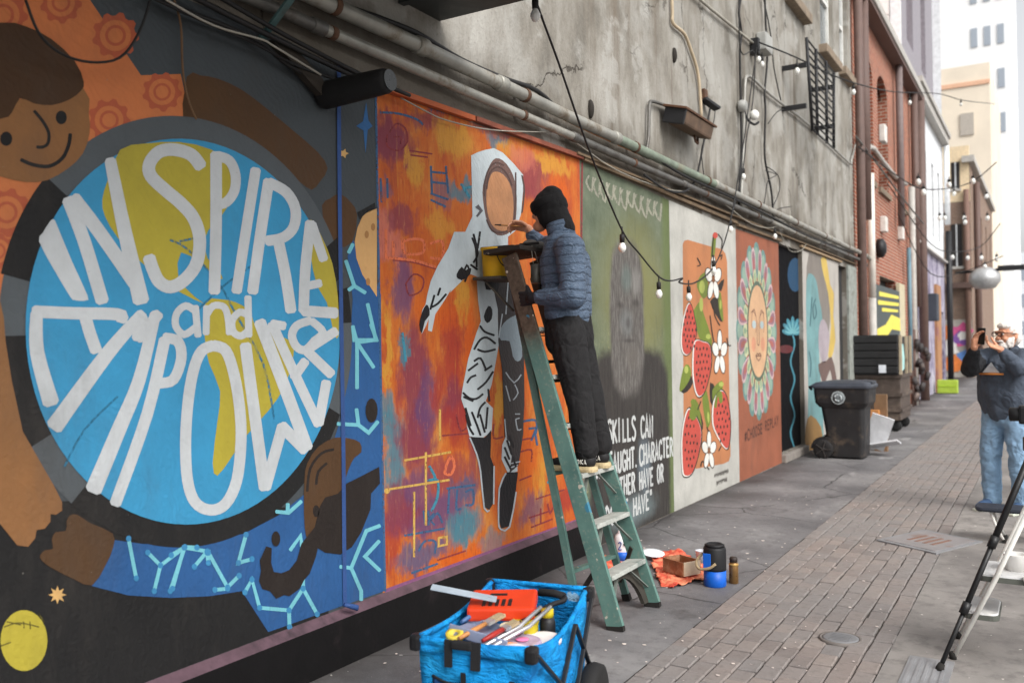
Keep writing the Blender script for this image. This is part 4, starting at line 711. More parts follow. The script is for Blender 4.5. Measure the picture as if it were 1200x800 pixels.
# ---- 6: lotus on the black door
DX = WX + .0
def dpt(px, py): p = onX(px, py, dx + .003); return (p.y, p.z)
def dflat(name, polys, mt, lay):
    for i, poly in enumerate(polys):
        mb = MB(); pts = [(dx + .0012 * lay + i * .00008, a, b) for a, b in (dpt(*q_) for q_ in poly)]; tri = tessellate_polygon([[Vector((p[1], p[2], 0)) for p in pts]]); mb.add(pts, [tuple(t) for t in tri]); mb.obj(name, mt, d_, True)
LT = paint('lotus_teal', (52, 128, 146)); LTL = paint('lotus_light', (104, 170, 178))
def lot(a, L, wv=3.4):
    cx, cy = 929, 391; c = []
    for j in range(10):
        t = 2 * math.pi * j / 10; rr = L / 2 + L / 2 * math.cos(t); o = wv * math.sin(t); c.append((cx + (rr * math.sin(a) + o * math.cos(a)) * .75, cy - rr * math.cos(a) + o * math.sin(a)))
    return c
dflat('lotus_petal', [lot(a, L) for a, L in ((-1.35, 17), (-.9, 19), (-.45, 20), (0, 21), (.45, 20), (.9, 19), (1.35, 17))], LT, 1); dflat('lotus_vein', [lot(a, L * .8, 1.2) for a, L in ((-1.35, 17), (-.9, 19), (-.45, 20), (0, 21), (.45, 20), (.9, 19), (1.35, 17))], LTL, 2)
st = [(929 + 2.4 * math.sin(k * .9), 392 + k * 6) for k in range(24)]
dflat('lotus_stem', [[(x - 1, y) for x, y in st] + [(x + 1, y) for x, y in reversed(st)]], LT, 1); dflat('blue_glow', [ellp(932, 322, 9, 20, 16)], paint('door_blue', (16, 66, 100)), 1); dflat('red_patch', [ellp(921, 409, 9, 5, 12)], paint('door_red', (92, 26, 30)), 2)
# ---- 7: teal figure
T_ = lambda p: zm(930, 280, 4.7, p)
M6 = flat('teal_figure_mural', [[(13.275, .12), (15.855, .12), (15.855, 2.93), (13.275, 2.92)]], paint('tealfig_ground', (182, 176, 168), .15), 1, GB, 0, False); M6['label'] = 'pale mural with a blurred teal figure and a yellow stripe'
flat('grey_shape', [T_([(85, 70), (150, 85), (175, 200), (195, 300), (200, 450), (180, 600), (150, 560), (130, 300), (100, 200), (70, 230)])], paint('tealfig_grey', (132, 124, 116), .25), 2, M6, 2)
flat('teal_shape', [T_([(70, 230), (95, 190), (125, 230), (140, 330), (160, 450), (140, 620), (150, 800), (165, 1150), (85, 1200), (80, 800), (70, 500)])], paint('tealfig_teal', (112, 156, 158), .3), 3, M6, 2)
flat('yellow_stripe', [T_([(150, 110), (180, 110), (200, 250), (222, 300), (218, 420), (230, 560), (205, 660), (190, 640), (205, 480), (190, 300), (165, 200)])], paint('tealfig_yellow', (206, 174, 76), .2), 4, M6, 2)
flat('lilac_shape', [T_([(140, 480), (165, 440), (195, 520), (185, 650), (160, 680), (138, 600)])], paint('tealfig_lilac', (168, 156, 162), .25), 5, M6, 2)
flat('brown_shape', [T_([(135, 690), (180, 670), (210, 650), (235, 760), (240, 900), (215, 800), (200, 720), (170, 800), (150, 760)])], paint('tealfig_brown', (110, 88, 82), .25), 5, M6, 2)
flat('orange_base', [[(944, 500), (950, 486), (962, 500), (962, 520), (945, 528)]], paint('tealfig_orange', (150, 112, 56), .3), 6, M6, 2)
lines('face_outline', [T_([(120, 330), (105, 380), (112, 440), (125, 410), (118, 360)]), T_([(85, 620), (95, 680), (90, 760)]), T_([(100, 320), (95, 400), (90, 480)])], 1.3, paint('tealfig_line', (64, 104, 112)), 6, M6)
# blue tape hung down the first mural
TP = thing('tape_line', 'strip of blue masking tape running down the globe mural', 'tape', (WX, 3.4, .27))
mb = MB(); tp = [(396, 78), (396, 150), (397, 260), (399, 400), (401, 520), (402, 640), (403, 708)]; ribbon(mb, tp, 4.6, WX + LAY * 20, 3); mb.obj('strip', paint('tape_blue', (34, 76, 140), .2), TP, False)
mb = MB(); e_ = onX(403, 708, PX + .004); mb.tube([e_, e_ + Vector((.012, .03, -.012)), e_ + Vector((.02, .07, -.03)), e_ + Vector((.015, .08, -.045))], [.01, .014, .016, .006], 6); mb.obj('crumpled_end', MC['tape_blue'], TP)
# ================================================================ PIPES, CABLES AND FITTINGS ON THE WALL
PGAL = mat('galvanised_pipe', (150, 148, 140), .45, var=.3, scale=5, bump=.1, metal=.35, dirt=(104, 92, 76), dscale=5, dth=(.48, .7)); PGRN = mat('weathered_green_pipe', (112, 122, 108), .55, var=.3, dirt=(120, 110, 92), dscale=6)
PDK = mat('dark_pipe', (96, 94, 90), .45, var=.35, metal=.4, dirt=(66, 58, 50), dscale=6); BKC = mat('black_cable', (30, 29, 29), .6, var=.2, bump=0); BRC = mat('brown_cable', (96, 72, 50), .7, bump=0); GRC = mat('grey_cable', (142, 138, 128), .7, bump=0); BGC = mat('beige_cable', (172, 156, 132), .75, bump=0)
RUST = mat('rusty_iron', (88, 62, 46), .8, var=.4, bump=.4); BKI = mat('black_iron', (30, 30, 32), .5, var=.2, bump=.1)
BX = WX + 0.0
def batten(y0, y1, z0, z1, mt, name='batten'):
    MB().bar((WX + .02, y0, z0), (WX + .02, y1, z1), .035, .03, (1, 0, 0)).obj(name, mt, GB)
batten(MY, 4.62, 2.955, 2.975, mat('batten_orange', (160, 80, 44), .7)); batten(4.64, 6.12, 2.978, 3.0, mat('batten_rust', (120, 66, 50), .8, var=.4)); batten(6.14, 10.05, 2.995, 2.95, mat('batten_brown', (96, 80, 62), .85, var=.4)); batten(10.08, 12.0, 2.93, 2.935, MC['batten_brown']); batten(13.1, 16.0, 2.965, 2.96, mat('batten_tan', (132, 112, 88), .8))
MB().b2((WX - .02, 6.0, 3.003), (WX + .05, 17.3, 3.02)).obj('drip_ledge', MC['batten_brown'], GB)
def pipe(label, z, x, r, mt, segs, extra):
    T = thing('conduit_pipe', label, 'pipe', (x, 0, z), 0, 'pipes running along the mural wall')
    ys = segs
    for i in range(len(ys) - 1):
        MB().tube([(x, ys[i], z), (x, (ys[i] + ys[i + 1]) / 2, z - .004), (x, ys[i + 1], z)], r, 14, False).obj('pipe_length', mt[i % len(mt)], T)
    for y in ys[1:-1]:
        MB().lathe([(r * 1.02, -.045), (r * 1.24, -.04), (r * 1.24, .04), (r * 1.02, .045)], (x, y, z), 14, (0, 1, 0)).obj('coupling', mt[0], T)
    MB().tube([(x, ys[-1], z)] + extra, r, 14).obj('elbow', mt[0], T)
    for y in [ys[0] + .9 + 1.85 * k for k in range(int((ys[-1] - ys[0]) / 1.85))]:
        MB().lathe([(r * 1.14, -.018), (r * 1.14, .018)], (x, y, z), 14, (0, 1, 0)).box((x - .05, y, z + r * .2), (.1, .03, .012)).obj('strap', RUST, T)
    return T
xa, xb = WX + .085, WX + .07
e1 = [Vector((xa, 17.6, 3.235)), Vector((xa + .01, 18.1, 3.225)), Vector((xa + .02, 18.5, 3.18)), Vector((xa + .02, 18.62, 3.05)), Vector((xa + .02, 18.64, 2.4)), Vector((xa + .02, 18.64, 2.2))]
pipe('thick pale upper pipe clamped along the wall above the murals', 3.235, xa, .041, [PGAL, PGRN, PGAL, PGAL], [-5, -.2, 2.6, 4.0, 4.85, 6.6, 9.1, 12.2, 14.8, 17.3], e1)
pipe('thinner dark lower pipe clamped along the wall above the murals', 3.105, xb, .03, [PDK, PDK, PGAL], [-5, .8, 3.2, 5.9, 8.2, 11.3, 14.1, 17.3], [Vector((xb, 17.9, 3.1)), Vector((xb, 18.2, 3.05))])
def cable(label, pts, r, mt, X=None, grp=None, cat='cable', n=6, sm=4, parts=None):
    """pts: (px, py) on plane X or (px, py, X)"""
    w3 = [onX(p[0], p[1], p[2] if len(p) > 2 else X) for p in pts]
    o = MB().tube(smooth_pts(w3, False, sm), r, n).obj('cable', mt); return tag(o, label, cat, grp)
cable('thick black cable sagging over the upper pipe behind the astronaut mural', [(280, -75), (360, -10), (440, 20), (490, 40), (540, 70), (590, 92), (630, 107), (665, 138), (700, 152), (760, 185)], .016, BKC, WX + .07)
cable('black cable strapped on top of the pipes towards the alley end', [(690, 142), (720, 162), (757, 178), (800, 205), (850, 228), (900, 252), (950, 278), (1000, 296)], .012, BKC, WX + .1)
cable('orange-brown wire running along the top of the upper pipe', [(330, -30), (440, 32), (520, 66), (600, 105), (660, 140), (760, 186)], .006, mat('orange_wire', (168, 104, 46), .6, bump=0), WX + .06)
cable('brown wire drooping in a loop across the smiling child', [(30, 0, WX + .1), (45, 38, WX + .1), (70, 62, WX + .1), (105, 73, WX + .1), (140, 68, WX + .1), (162, 40, WX + .1), (176, 0, WX + .1), (180, -30, WX + .05)], .005, BKC)
cable('thin brown wire hanging down beside the orange sleeve', [(204, 0, WX + .06), (212, 30, WX + .05), (214, 80, WX + .04), (220, 115, WX + .03), (230, 140, WX + .05)], .005, BRC)
nb = [([(170, -12), (215, 12), (262, 30), (305, 50), (340, 78), (395, 104)], .010), ([(175, -4), (240, 26), (300, 52), (350, 78), (420, 102)], .007), ([(200, -18), (260, 14), (320, 44), (390, 78), (450, 105)], .013), ([(230, -20), (300, 22), (350, 50), (420, 86), (480, 112)], .011), ([(195, 0), (250, 30), (305, 46), (322, 55), (376, 88)], .005)]
for i, (pp, rr) in enumerate(nb):
    cable(['black cable sloping from the awning to the black spotlight', 'slim black cable lying beneath the awning strut', 'heavy black cable bundled below the lower pipe', 'long black cable bundled against the lower pipe', 'thin pale wire crossing under the teal awning strut'][i], pp, rr, GRC if i == 4 else BKC, WX + .06 + .015 * i)
cable('thin pale wire stretched across the top of the astronaut mural', [(470, 115), (500, 131), (520, 140), (560, 150), (600, 154), (662, 155)], .004, GRC, WX + .05)
cable('slack grey wire drooping below the pipes over the portrait mural', [(660, 156), (690, 178), (720, 198), (760, 215), (800, 224), (840, 216)], .0045, GRC, WX + .06)
cable('pale wire sagging below the pipes above the flower face', [(815, 222), (850, 240), (880, 262), (905, 267), (925, 258)], .005, GRC, WX + .07)
cable('short pale wire dangling in front of the black door', [(914, 272), (925, 293), (938, 294), (945, 286)], .005, GRC, WX + .05)
cable('black cable looping down between the wall lamp and the pipes', [(832, 128), (826, 160), (818, 200), (812, 216), (800, 225), (780, 222), (755, 205)], .011, BKC, WX + .08)
cable('thin black wire trailing from the small bracket to the pipes', [(838, 130), (835, 148), (823, 170), (823, 190), (826, 214)], .005, BKC, WX + .06)
cable('beige cable curling down the render to the wall lamp', [(787, -10), (788, 15), (789, 28), (802, 40), (810, 60), (817, 82), (820, 105), (822, 138)], .016, BGC, WX + .03)
cable('black cable running straight down the render past the bulbs', [(870, -10), (866, 14), (869, 40), (867, 60), (868, 120), (869, 180), (867, 212), (866, 240)], .014, BKC, WX + .04)
cable('black cable beside the junction box ending in a tangle', [(896, -10), (897, 20), (899, 70), (896, 108), (897, 130), (896, 180), (900, 205), (904, 225), (907, 262)], .013, BKC, WX + .05)
cable('thin wire slanting across the render beyond the junction box', [(893, -10), (903, 40), (907, 80), (915, 118)], .008, BKC, WX + .05)
for pp, lb in (([(898, 195), (912, 206), (913, 225), (905, 245), (907, 258)], 'loose loop of wire curling out of the black tangle'), ([(897, 200), (910, 205), (900, 212), (896, 235), (892, 255)], 'pale loose wire end in the black tangle'), ([(907, 248), (915, 244), (928, 242)], 'stiff wire end poking out sideways from the tangle'), ([(900, 145), (910, 132), (918, 128)], 'short curved wire branching off above the tangle')):
    cable(lb, pp, .006, BKC, WX + .1, 'loose wires on the grey render')
def conduit(label, pts, r, mt, X=WX + .04):
    o = MB().tube(smooth_pts([onX(a, b, X) for a, b in pts], False, 3), r, 8).obj('conduit', mt); return tag(o, label, 'conduit')
conduit('slim grey conduit sloping down the render to the junction box', [(810, -12), (823, 2), (852, 26), (884, 52)], .016, GRC)
conduit('slim grey conduit bent over and running along under the window guard', [(868, 240), (871, 175), (873, 100), (876, 90), (882, 92), (905, 113), (950, 148), (994, 190), (998, 187), (1004, 164), (1008, 157)], .018, mat('zinc_conduit', (148, 146, 140), .5, metal=.3))
conduit('dark thin conduit stub rising from the pipes to the wall lamp', [(757, 178), (760, 160), (761, 124), (764, 119), (772, 121), (786, 126)], .016, PDK)
# spotlight on a bracket
base_ = onX(372, 112); SP = thing('spotlight', 'black cylindrical spotlight jutting out of the wall under the pipes', 'spotlight', tuple(base_))
ax = Vector((1, .05, .04)).normalized(); c0 = base_ + Vector((.03, .02, 0))
MB().lathe([(.03, -.03), (.06, -.02), (.068, .0), (.066, .1), (.062, .3), (.06, .36), (.052, .385), (.02, .39)], c0, 18, ax).obj('housing', mat('spot_black', (24, 23, 23), .75, var=.3, bump=.6, bscale=22), SP)
MB().lathe([(.05, .0), (.05, .006)], c0 + ax * .388, 18, ax).obj('lens', mat('spot_lens', (52, 54, 54), .3, bump=0), SP)
pA, pB, pC = onX(306, 50), onX(372, 122), onX(366, 96)
mb = MB(); mb.prism([(pA.y, pA.z), (pB.y, pB.z), (pC.y, pC.z), (pA.y + .12, pA.z + .02)], lambda u, v, t: (t, u, v), WX + .03, WX + .07); mb.obj('bracket', mat('bracket_dark', (46, 40, 34), .8, var=.4, bump=.5, bscale=30), SP)
# wall lamp
lp0, lp1 = onX(790, 133, WX + .14), onX(823, 151, WX + .14); LPm = thing('wall_lamp', 'rusty brown box lamp mounted lengthwise on the grey render', 'lamp', (WX + .1, (lp0.y + lp1.y) / 2, lp0.z))
ym = (lp0.y + lp1.y) / 2; zc = lp0.z - .02
MB().box((WX + .15, ym, zc), (.2, lp1.y - lp0.y, .13), Matrix.Rotation(.25, 3, 'Y'), .02).obj('housing', mat('lamp_rust', (92, 74, 60), .75, var=.4, bump=.4, bscale=30), LPm)
MB().box((WX + .15, lp0.y - .012, zc), (.21, .03, .15), Matrix.Rotation(.25, 3, 'Y'), .01).obj('end_cap', BKI, LPm)
MB().box((WX + .16, ym, zc + .075), (.24, lp1.y - lp0.y + .1, .02), Matrix.Rotation(.25, 3, 'Y'), .004).obj('hood', RUST, LPm)
MB().tube([(WX + .12, ym + .2, zc - .06), (WX + .13, ym + .21, zc - .12), (WX + .13, ym + .28, zc - .13), (WX + .12, ym + .3, zc - .07)], .012, 8).obj('hook', RUST, LPm)
bk0 = onX(832, 122, WX + .1); BR_ = thing('wall_bracket', 'small dark metal bracket on the render beside the wall lamp', 'bracket', tuple(bk0))
MB().bar(onX(824, 116, WX + .02), onX(841, 128, WX + .12), .1, .03, None, .005).obj('arm', BKI, BR_); MB().box(onX(826, 112, WX + .02), (.03, .1, .12)).obj('plate', RUST, BR_)
for (px, py, s, lb) in ((790, 65, .05, 'dark oval anchor set in the grey render above the lamp'), (692, 128, .05, 'black burnt hole in the render above the pipes')):
    o = MB().ell(onX(px, py, WX + .01), (.03, s * .55, s * 1.5)).obj('wall_anchor', mat('anchor_dark', (38, 34, 30), .8), None); tag(o, lb, 'anchor')
JB = thing('junction_box', 'grey electrical junction box with bulbs hung under it', 'junction box', tuple(onX(893, 52, WX + .06)))
MB().box(onX(896, 52, WX + .07), (.12, .32, .22), None, .015).obj('box', mat('jbox_grey', (148, 148, 144), .6), JB); MB().box(onX(885, 55, WX + .06), (.1, .08, .2), None, .01).obj('switch', BKI, JB)
MB().lathe([(.0, 0), (.06, .0), (.07, .02), (.07, .06), (.05, .09), (0, .09)], onX(866, 125, WX + .02), 14, (1, 0, 0)).obj('round_box', MC['jbox_grey'], JB)
ARM = thing('lamp_arm', 'black curved arm holding a white globe bulb on the render', 'lamp', tuple(onX(872, 128, WX)))
MB().tube(smooth_pts([onX(871, 126, WX + .03), onX(876, 140, WX + .08), onX(884, 146, WX + .16), onX(889, 143, WX + .2)], False, 3), .014, 8).obj('arm', BKI, ARM)
BULB = mat('frosted_bulb', (232, 232, 226), .25, var=.03, bump=0, spec=.5, k=1.0)
MB().ell(onX(884, 135, WX + .16), (.055, .055, .06)).obj('globe', BULB, ARM)
# window guard
GU = thing('window_guard', 'black iron grille standing off the render below the windows', 'grille', tuple(onX(960, 110)))
gx = WX + .32
ver = [((945, 44), (952, 152)), ((956, 58), (958, 158)), ((968, 72), (969, 168)), ((977, 86), (977, 174))]
for (a, b) in ver: MB().tube([onX(*a, gx), onX(*b, gx)], .022, 8).obj('upright', BKI, GU)
for k in range(13):
    t = k / 12; L_ = [onX(a[0] + (b[0] - a[0]) * t, a[1] + (b[1] - a[1]) * t, gx) for a, b in (ver[0], ver[3])]
    zz = (L_[0].z + L_[1].z) / 2; MB().tube([(gx, L_[0].y, zz + .0), (gx, L_[1].y, zz)], .012, 6).obj('crossbar', BKI, GU)
for (px, py) in ((945, 76), (945, 124), (976, 102), (976, 148)):
    p = onX(px, py, gx); MB().b2((WX, p.y - .025, p.z - .03), (gx, p.y + .025, p.z + .03)).obj('standoff', BKI, GU)
# festoon lights
SOCK = mat('bulb_socket', (26, 25, 24), .6, var=.1, bump=0)
def festoon(label, pts, bulbs, r=.007, br=.028, drop=.05):
    w3 = [onX(*p) if len(p) == 3 else Vector(p[:3]) for p in pts]; F = thing('string_lights', label, 'string lights', tuple(w3[0]), 0, 'festoon lights strung along the alley')
    MB().tube(smooth_pts(w3, False, 5), r, 6).obj('cord', BKC, F)
    for b in bulbs:
        p = onX(*b) if len(b) == 3 else Vector(b[:3]); 
        MB().tube([p + Vector((0, 0, drop)), p], r * .8, 6).obj('drop_wire', BKC, F)
        MB().lathe([(.006, .0), (br * .62, -.006), (br * .68, -.03), (br * .6, -.062), (br * .35, -.064)], p, 10).obj('socket', SOCK, F)
        MB().lathe([(0, -.064 - br * 2.5), (br * .6, -.064 - br * 2.3), (br * .98, -.064 - br * 1.5), (br * .95, -.064 - br * .9), (br * .6, -.064 - br * .2), (br * .45, -.062)], p, 12).obj('bulb', BULB, F)
    return F
festoon('black cord of bulbs dipping in front of the portrait and strawberry murals', [(585, -140, -2.2), (625, -8, -2.35), (655, 75, -2.42), (690, 175, -2.5), (728, 268, -2.58), (750, 298, -2.62), (772, 324, -2.66), (786, 329, -2.68), (800, 326, -2.70), (796, 331, -2.7), (815, 331, -2.72), (838, 310, -2.75), (855, 262, -2.8), (868, 190, -2.85), (880, 105, -2.9), (887, 56, -2.95)],
    [(627, -3, -2.34), (729, 274, -2.58), (772, 330, -2.66), (807, 335, -2.71), (836, 305, -2.74)])
festoon('limp string of white bulbs hanging from the junction box', [(866, -20, -2.9), (868, 60, -2.92), (884, 62, -2.93), (882, 120, -2.93), (875, 160, -2.93), (871, 195, -2.94), (862, 235, -2.95), (856, 258, -2.95)], [(889, 60, -2.92), (893, 66, -2.92), (871, 197, -2.94), (856, 258, -2.94), (908, 268, -2.95)])
festoon('string of white bulbs running on from the junction box past the grille', [(890, 50, -2.9), (934, 68, -2.8), (975, 88, -2.65), (1010, 100, -2.5), (1050, 108, -2.3), (1100, 110, -2.1), (1130, 118, -1.8), (1166, 122, -1.5)], [(934, 74, -2.8), (1000, 100, -2.55), (1066, 114, -2.25), (1126, 118, -1.9)], .01, .036)
far = [([(1006, 172, -2.9), (1050, 205, -2.6), (1085, 222, -2.2), (1135, 215, -1.6), (1168, 190, -1.0)], 'first of the far strings, sagging by the red brick wall', [(1076, 206, -2.3), (1082, 218, -2.2), (1112, 210, -1.9), (1140, 206, -1.5)]),
       ([(1040, 215, -2.9), (1090, 285, -2.5), (1120, 295, -2.1), (1150, 288, -1.7), (1172, 262, -1.1)], 'sagging far string of bulbs before the purple mural', [(1118, 222, -2.4), (1130, 250, -2.1), (1156, 225, -1.5), (1131, 255, -2.0), (1157, 250, -1.4)]),
       ([(1052, 250, -2.9), (1090, 320, -2.6), (1130, 318, -2.0), (1175, 300, -1.0)], 'lowest far string of bulbs across the end of the alley', [(1101, 250, -2.5), (1107, 250, -2.4), (1116, 296, -2.3), (1134, 297, -2.0), (1150, 297, -1.7), (1154, 307, -1.6), (1168, 298, -1.2)])]
for pts, lb, bl in far: festoon(lb, pts, bl, .012, .055, .06)
cable('tangle of thin wire slanting across the far brick wall', [(1003, 160, -2.9), (1030, 195, -2.85), (1060, 235, -2.8), (1082, 262, -2.8)], .02, PDK)
# ================================================================ BUILDINGS FURTHER DOWN THE ALLEY
def brickmat(name, a, b_, mort, wear=(130, 110, 100)):
    b = NB(name); x = b.sep(b.P); cv = b.n('CombineXYZ'); b.set(cv.inputs[0], b.math('ADD', x[0], x[1])); b.set(cv.inputs[1], x[2])
    t = b.n('TexBrick'); b.set(t.inputs['Vector'], cv.outputs[0]); t.inputs['Color1'].default_value = lin(a); t.inputs['Color2'].default_value = lin(b_); t.inputs['Mortar'].default_value = lin(mort)
    t.inputs['Scale'].default_value = 1; t.inputs['Mortar Size'].default_value = .011; t.inputs['Brick Width'].default_value = .215; t.inputs['Row Height'].default_value = .075; t.inputs['Bias'].default_value = -.1
    n = b.noise(b.P, 1.2, 6, .65); col = b.mix(b.rng(n, .5, .7, 0, .4), t.outputs['Color'], lin(wear)); f = b.noise(b.P, 30, 4, .6); col = b.mix(b.rng(f, .5, .75, 0, .4), col, lin(tuple(v * .55 for v in a)))
    b.bump(b.math('ADD', b.math('MULTIPLY', t.outputs['Fac'], -1), b.math('MULTIPLY', f, .4)), .6, .008); return b.fin(col, .88, 0, .2)
RB = brickmat('red_brick', (164, 92, 68), (134, 70, 54), (176, 156, 140)); BB = brickmat('brown_brick', (142, 112, 94), (122, 94, 78), (158, 148, 138))
BRT = mat('brown_trim', (92, 74, 68), .6, bump=.1); GUT = mat('gutter_grey', (164, 160, 154), .6); DARK = mat('dark_opening', (38, 34, 34), .6, bump=0); PALE = mat('pale_render', (204, 206, 208), .85, bump=.3); 
RY0, RY1, RX, RZ = YE + .004, 26.3, WX - .02, 8.35
def hole(pl, pr, pt, pb, X): a, b_ = onX(pl, pb, X), onX(pr, pt, X); return (a.y, b_.y, a.z, b_.z)
RBD = thing('red_brick_building', 'red brick building with arched window recesses and brown downpipes', 'building', (RX, 21.8, 0))
arches = [(18.5, 19.8, 4.9, 7.4), (20.4, 21.8, 4.9, 7.4), (23.2, 24.5, 4.9, 7.4)]; lows = [(17.75, 18.3, 0, 2.9), (20.3, 22.6, 0, 3.0)]
mb = MB(); pierced(mb, RX, RY0, RY1, 0, RZ, arches + lows, .3)
mb.quad((RX, RY1, 0), (RX - 8, RY1, 0), (RX - 8, RY1, RZ), (RX, RY1, RZ)); mb.quad((RX, RY0, RZ), (RX, RY1, RZ), (RX - 8, RY1, RZ), (RX - 8, RY0, RZ))
mb.obj('wall', RB, RBD)
for (a, b_, c, d) in arches:
    mb = MB(); cy, rr = (a + b_) / 2, (b_ - a) / 2; n = 10
    for s_ in (-1, 1):
        arcp = [(cy + s_ * rr * math.cos(math.pi / 2 * k / n), d - rr * .55 + rr * .55 * math.sin(math.pi / 2 * k / n)) for k in range(n + 1)]
        mb.prism(arcp + [(cy + s_ * rr, d)], lambda u, v, t: (t, u, v), RX - .14, RX - .003)
    w_ = mb.obj('arch', RB, RBD)
    fr = MB().b2((RX - .3, a, c), (RX - .22, b_, d)).obj('window', DARK, RBD); MB().b2((RX - .22, a, c), (RX - .19, a + .08, d)).obj('frame', BRT, fr)
    MB().b2((RX - .28, a - .06, c - .12), (RX + .06, b_ + .06, c - .004)).obj('sill', SILL, RBD)
for (a, b_, c, d), mt in zip(lows, (mat('door_brown', (74, 66, 64), .6), mat('shutter_dark', (62, 62, 60), .6))): MB().b2((RX - .3, a, c), (RX - .22, b_, d)).obj('door', mt, RBD)
MB().b2((RX - .05, RY0, RZ - .28), (RX + .26, RY1, RZ - .2)).obj('soffit', BRT, RBD); MB().b2((RX + .16, RY0, RZ - .198), (RX + .3, RY1, RZ), .03).obj('gutter', GUT, RBD); MB().b2((RX - .2, RY0, RZ - .19), (RX + .155, RY1, RZ + .06)).obj('roof_edge', mat('fascia_tan', (176, 164, 150), .8), RBD)
def downpipe(y, z0, z1, r, mt, parent, name='downpipe', x=RX + .14):
    MB().tube([(x, y, z0), (x, y, z1)], r, 10).obj(name, mt, parent)
downpipe(17.44, 0, 9.4, .08, BRT, RBD); downpipe(17.95, 3.9, RZ - .2, .1, BRT, RBD); downpipe(22.7, 4.3, RZ - .2, .08, mat('downpipe_grey', (108, 96, 94), .6), RBD); downpipe(25.4, 2.5, RZ - .2, .09, BRT, RBD); downpipe(18.45, 2.45, 4.85, .075, mat('pvc_white', (206, 200, 190), .5), RBD, 'vent_pipe'); downpipe(18.45, 0, 2.44, .075, MC['gutter_grey'], RBD, 'vent_pipe')
downpipe(23.9, .9, 3.9, .05, mat('pipe_blue', (92, 120, 132), .5), RBD, 'vent_pipe'); downpipe(24.6, 0, 5.5, .08, GUT, RBD)
for (px, py, s_) in ((1035, 157, .34), (1036, 263, .3), (1056, 273, .3)): p = onX(px, py, RX + .06); MB().box(p, (.12, s_, s_ * 1.1), None, .02).obj('meter_box', mat('meter_white', (200, 196, 190), .6), RBD)
MB().lathe([(0, 0), (.2, 0), (.2, .1), (.1, .16), (0, .16)], onX(1029, 291, RX + .02), 14, (1, 0, 0)).obj('vent_cap', BKI, RBD)
MB().tube(smooth_pts([onX(1012, 210, RX + .05), onX(1019, 172, RX + .05), onX(1035, 190, RX + .05), onX(1050, 208, RX + .05), onX(1062, 216, RX + .05)], False, 3), .05, 8).obj('service_pipe', GUT, RBD)
for a, b_ in ((19.0, 19.55),): MB().b2((RX + .001, a, 0), (RX + .05, b_, 2.7)).obj('painted_pier', mat('yellow_green_brick', (168, 170, 118), .85, var=.3, dirt=(110, 112, 96)), RBD)
# yellow and black painted panel
PN = thing('painted_panel', 'black panel painted with yellow stripes and swirls on the brick wall', 'panel', (RX + .1, 21.4, 1.4))
a = onX(1028, 394, RX + .12); b_ = onX(1054, 342, RX + .12); MB().b2((RX + .05, a.y, 1.62), (RX + .12, b_.y, 2.75)).obj('board', mat('panel_black', (70, 76, 76), .7), PN); MB().b2((RX + .05, b_.y + .004, 1.0), (RX + .12, b_.y + .9, 2.95)).obj('side_board', mat('panel_tan', (176, 166, 140), .8), PN)
YS = mat('panel_yellow', (206, 192, 84), .7)
def pan(poly): MB().prism([(a.y + (b_.y - a.y) * u, 1.62 + 1.13 * v) for u, v in poly], lambda u, v, t: (t, u, v), RX + .121, RX + .126).obj('stripe', YS, PN)
pan([(.1, .88), (.95, .9), (.95, .84), (.1, .8)]); pan([(.05, .72), (.95, .76), (.95, .7), (.05, .64)]); pan([(.2, .6), (.9, .62), (.9, .57), (.2, .53)]); pan([(0, .05), (0, .2), (.35, .3), (.6, .5), (1, .45), (1, .2), (.6, .22), (.3, .02)])
# tall white building beyond
TW = thing('tall_white_building', 'tall pale building with mauve upper storeys and white siding', 'building', (RX, 30, 0)); TY0, TY1 = RY1 + .02, 34.4; TX = RX - .02
MAUV = mat('mauve_render', (142, 138, 144), .85, k=1.1); 
slots_ = [(27.3, 27.8, 4.9, 7.4), (28.9, 29.5, 4.9, 7.3), (30.8, 31.4, 4.9, 7.2), (32.6, 33.2, 4.9, 7.2)]
mb = MB(); pierced(mb, TX, TY0, TY1, 4.3, 8.6, slots_, .3); mb.quad((TX, TY1, 0), (TX - 10, TY1, 0), (TX - 10, TY1, 20), (TX, TY1, 20)); mb.obj('wall', PALE, TW)
for q_ in slots_: MB().b2((TX - .3, q_[0], q_[2]), (TX - .24, q_[1], q_[3])).obj('window', DARK, TW)
up = [(27.6, 29.0, 10.2, 13.2), (31, 32.2, 10.2, 13.0)]
mb = MB(); pierced(mb, TX - .25, TY0, TY1, 8.75, 21, up, .35); mb.obj('upper_wall', MAUV, TW)
for q_ in up: MB().b2((TX - .6, q_[0], q_[2]), (TX - .5, q_[1], q_[3])).obj('window', mat('mauve_pane', (96, 60, 70), .4), TW)
SID = mat('white_siding', (222, 218, 214), .8, var=.05)
for k in range(18): MB().b2((TX - 9, TY0, 8.4 + k * .72), (TX - .52, TY0 + .06, 8.4 + k * .72 + .7)).obj('siding_board', SID, TW)
MB().b2((TX - .5, TY0 - .02, 8.4), (TX - .24, TY0 + .1, 21)).obj('corner_trim', mat('trim_white', (226, 226, 222), .7), TW)
MB().b2((TX - .22, TY0, 8.602), (TX + .28, TY1, 8.75)).obj('eave', GUT, TW); MB().b2((TX, TY0, 8.35), (TX + .22, TY1, 8.6)).obj('soffit', GUT, TW)
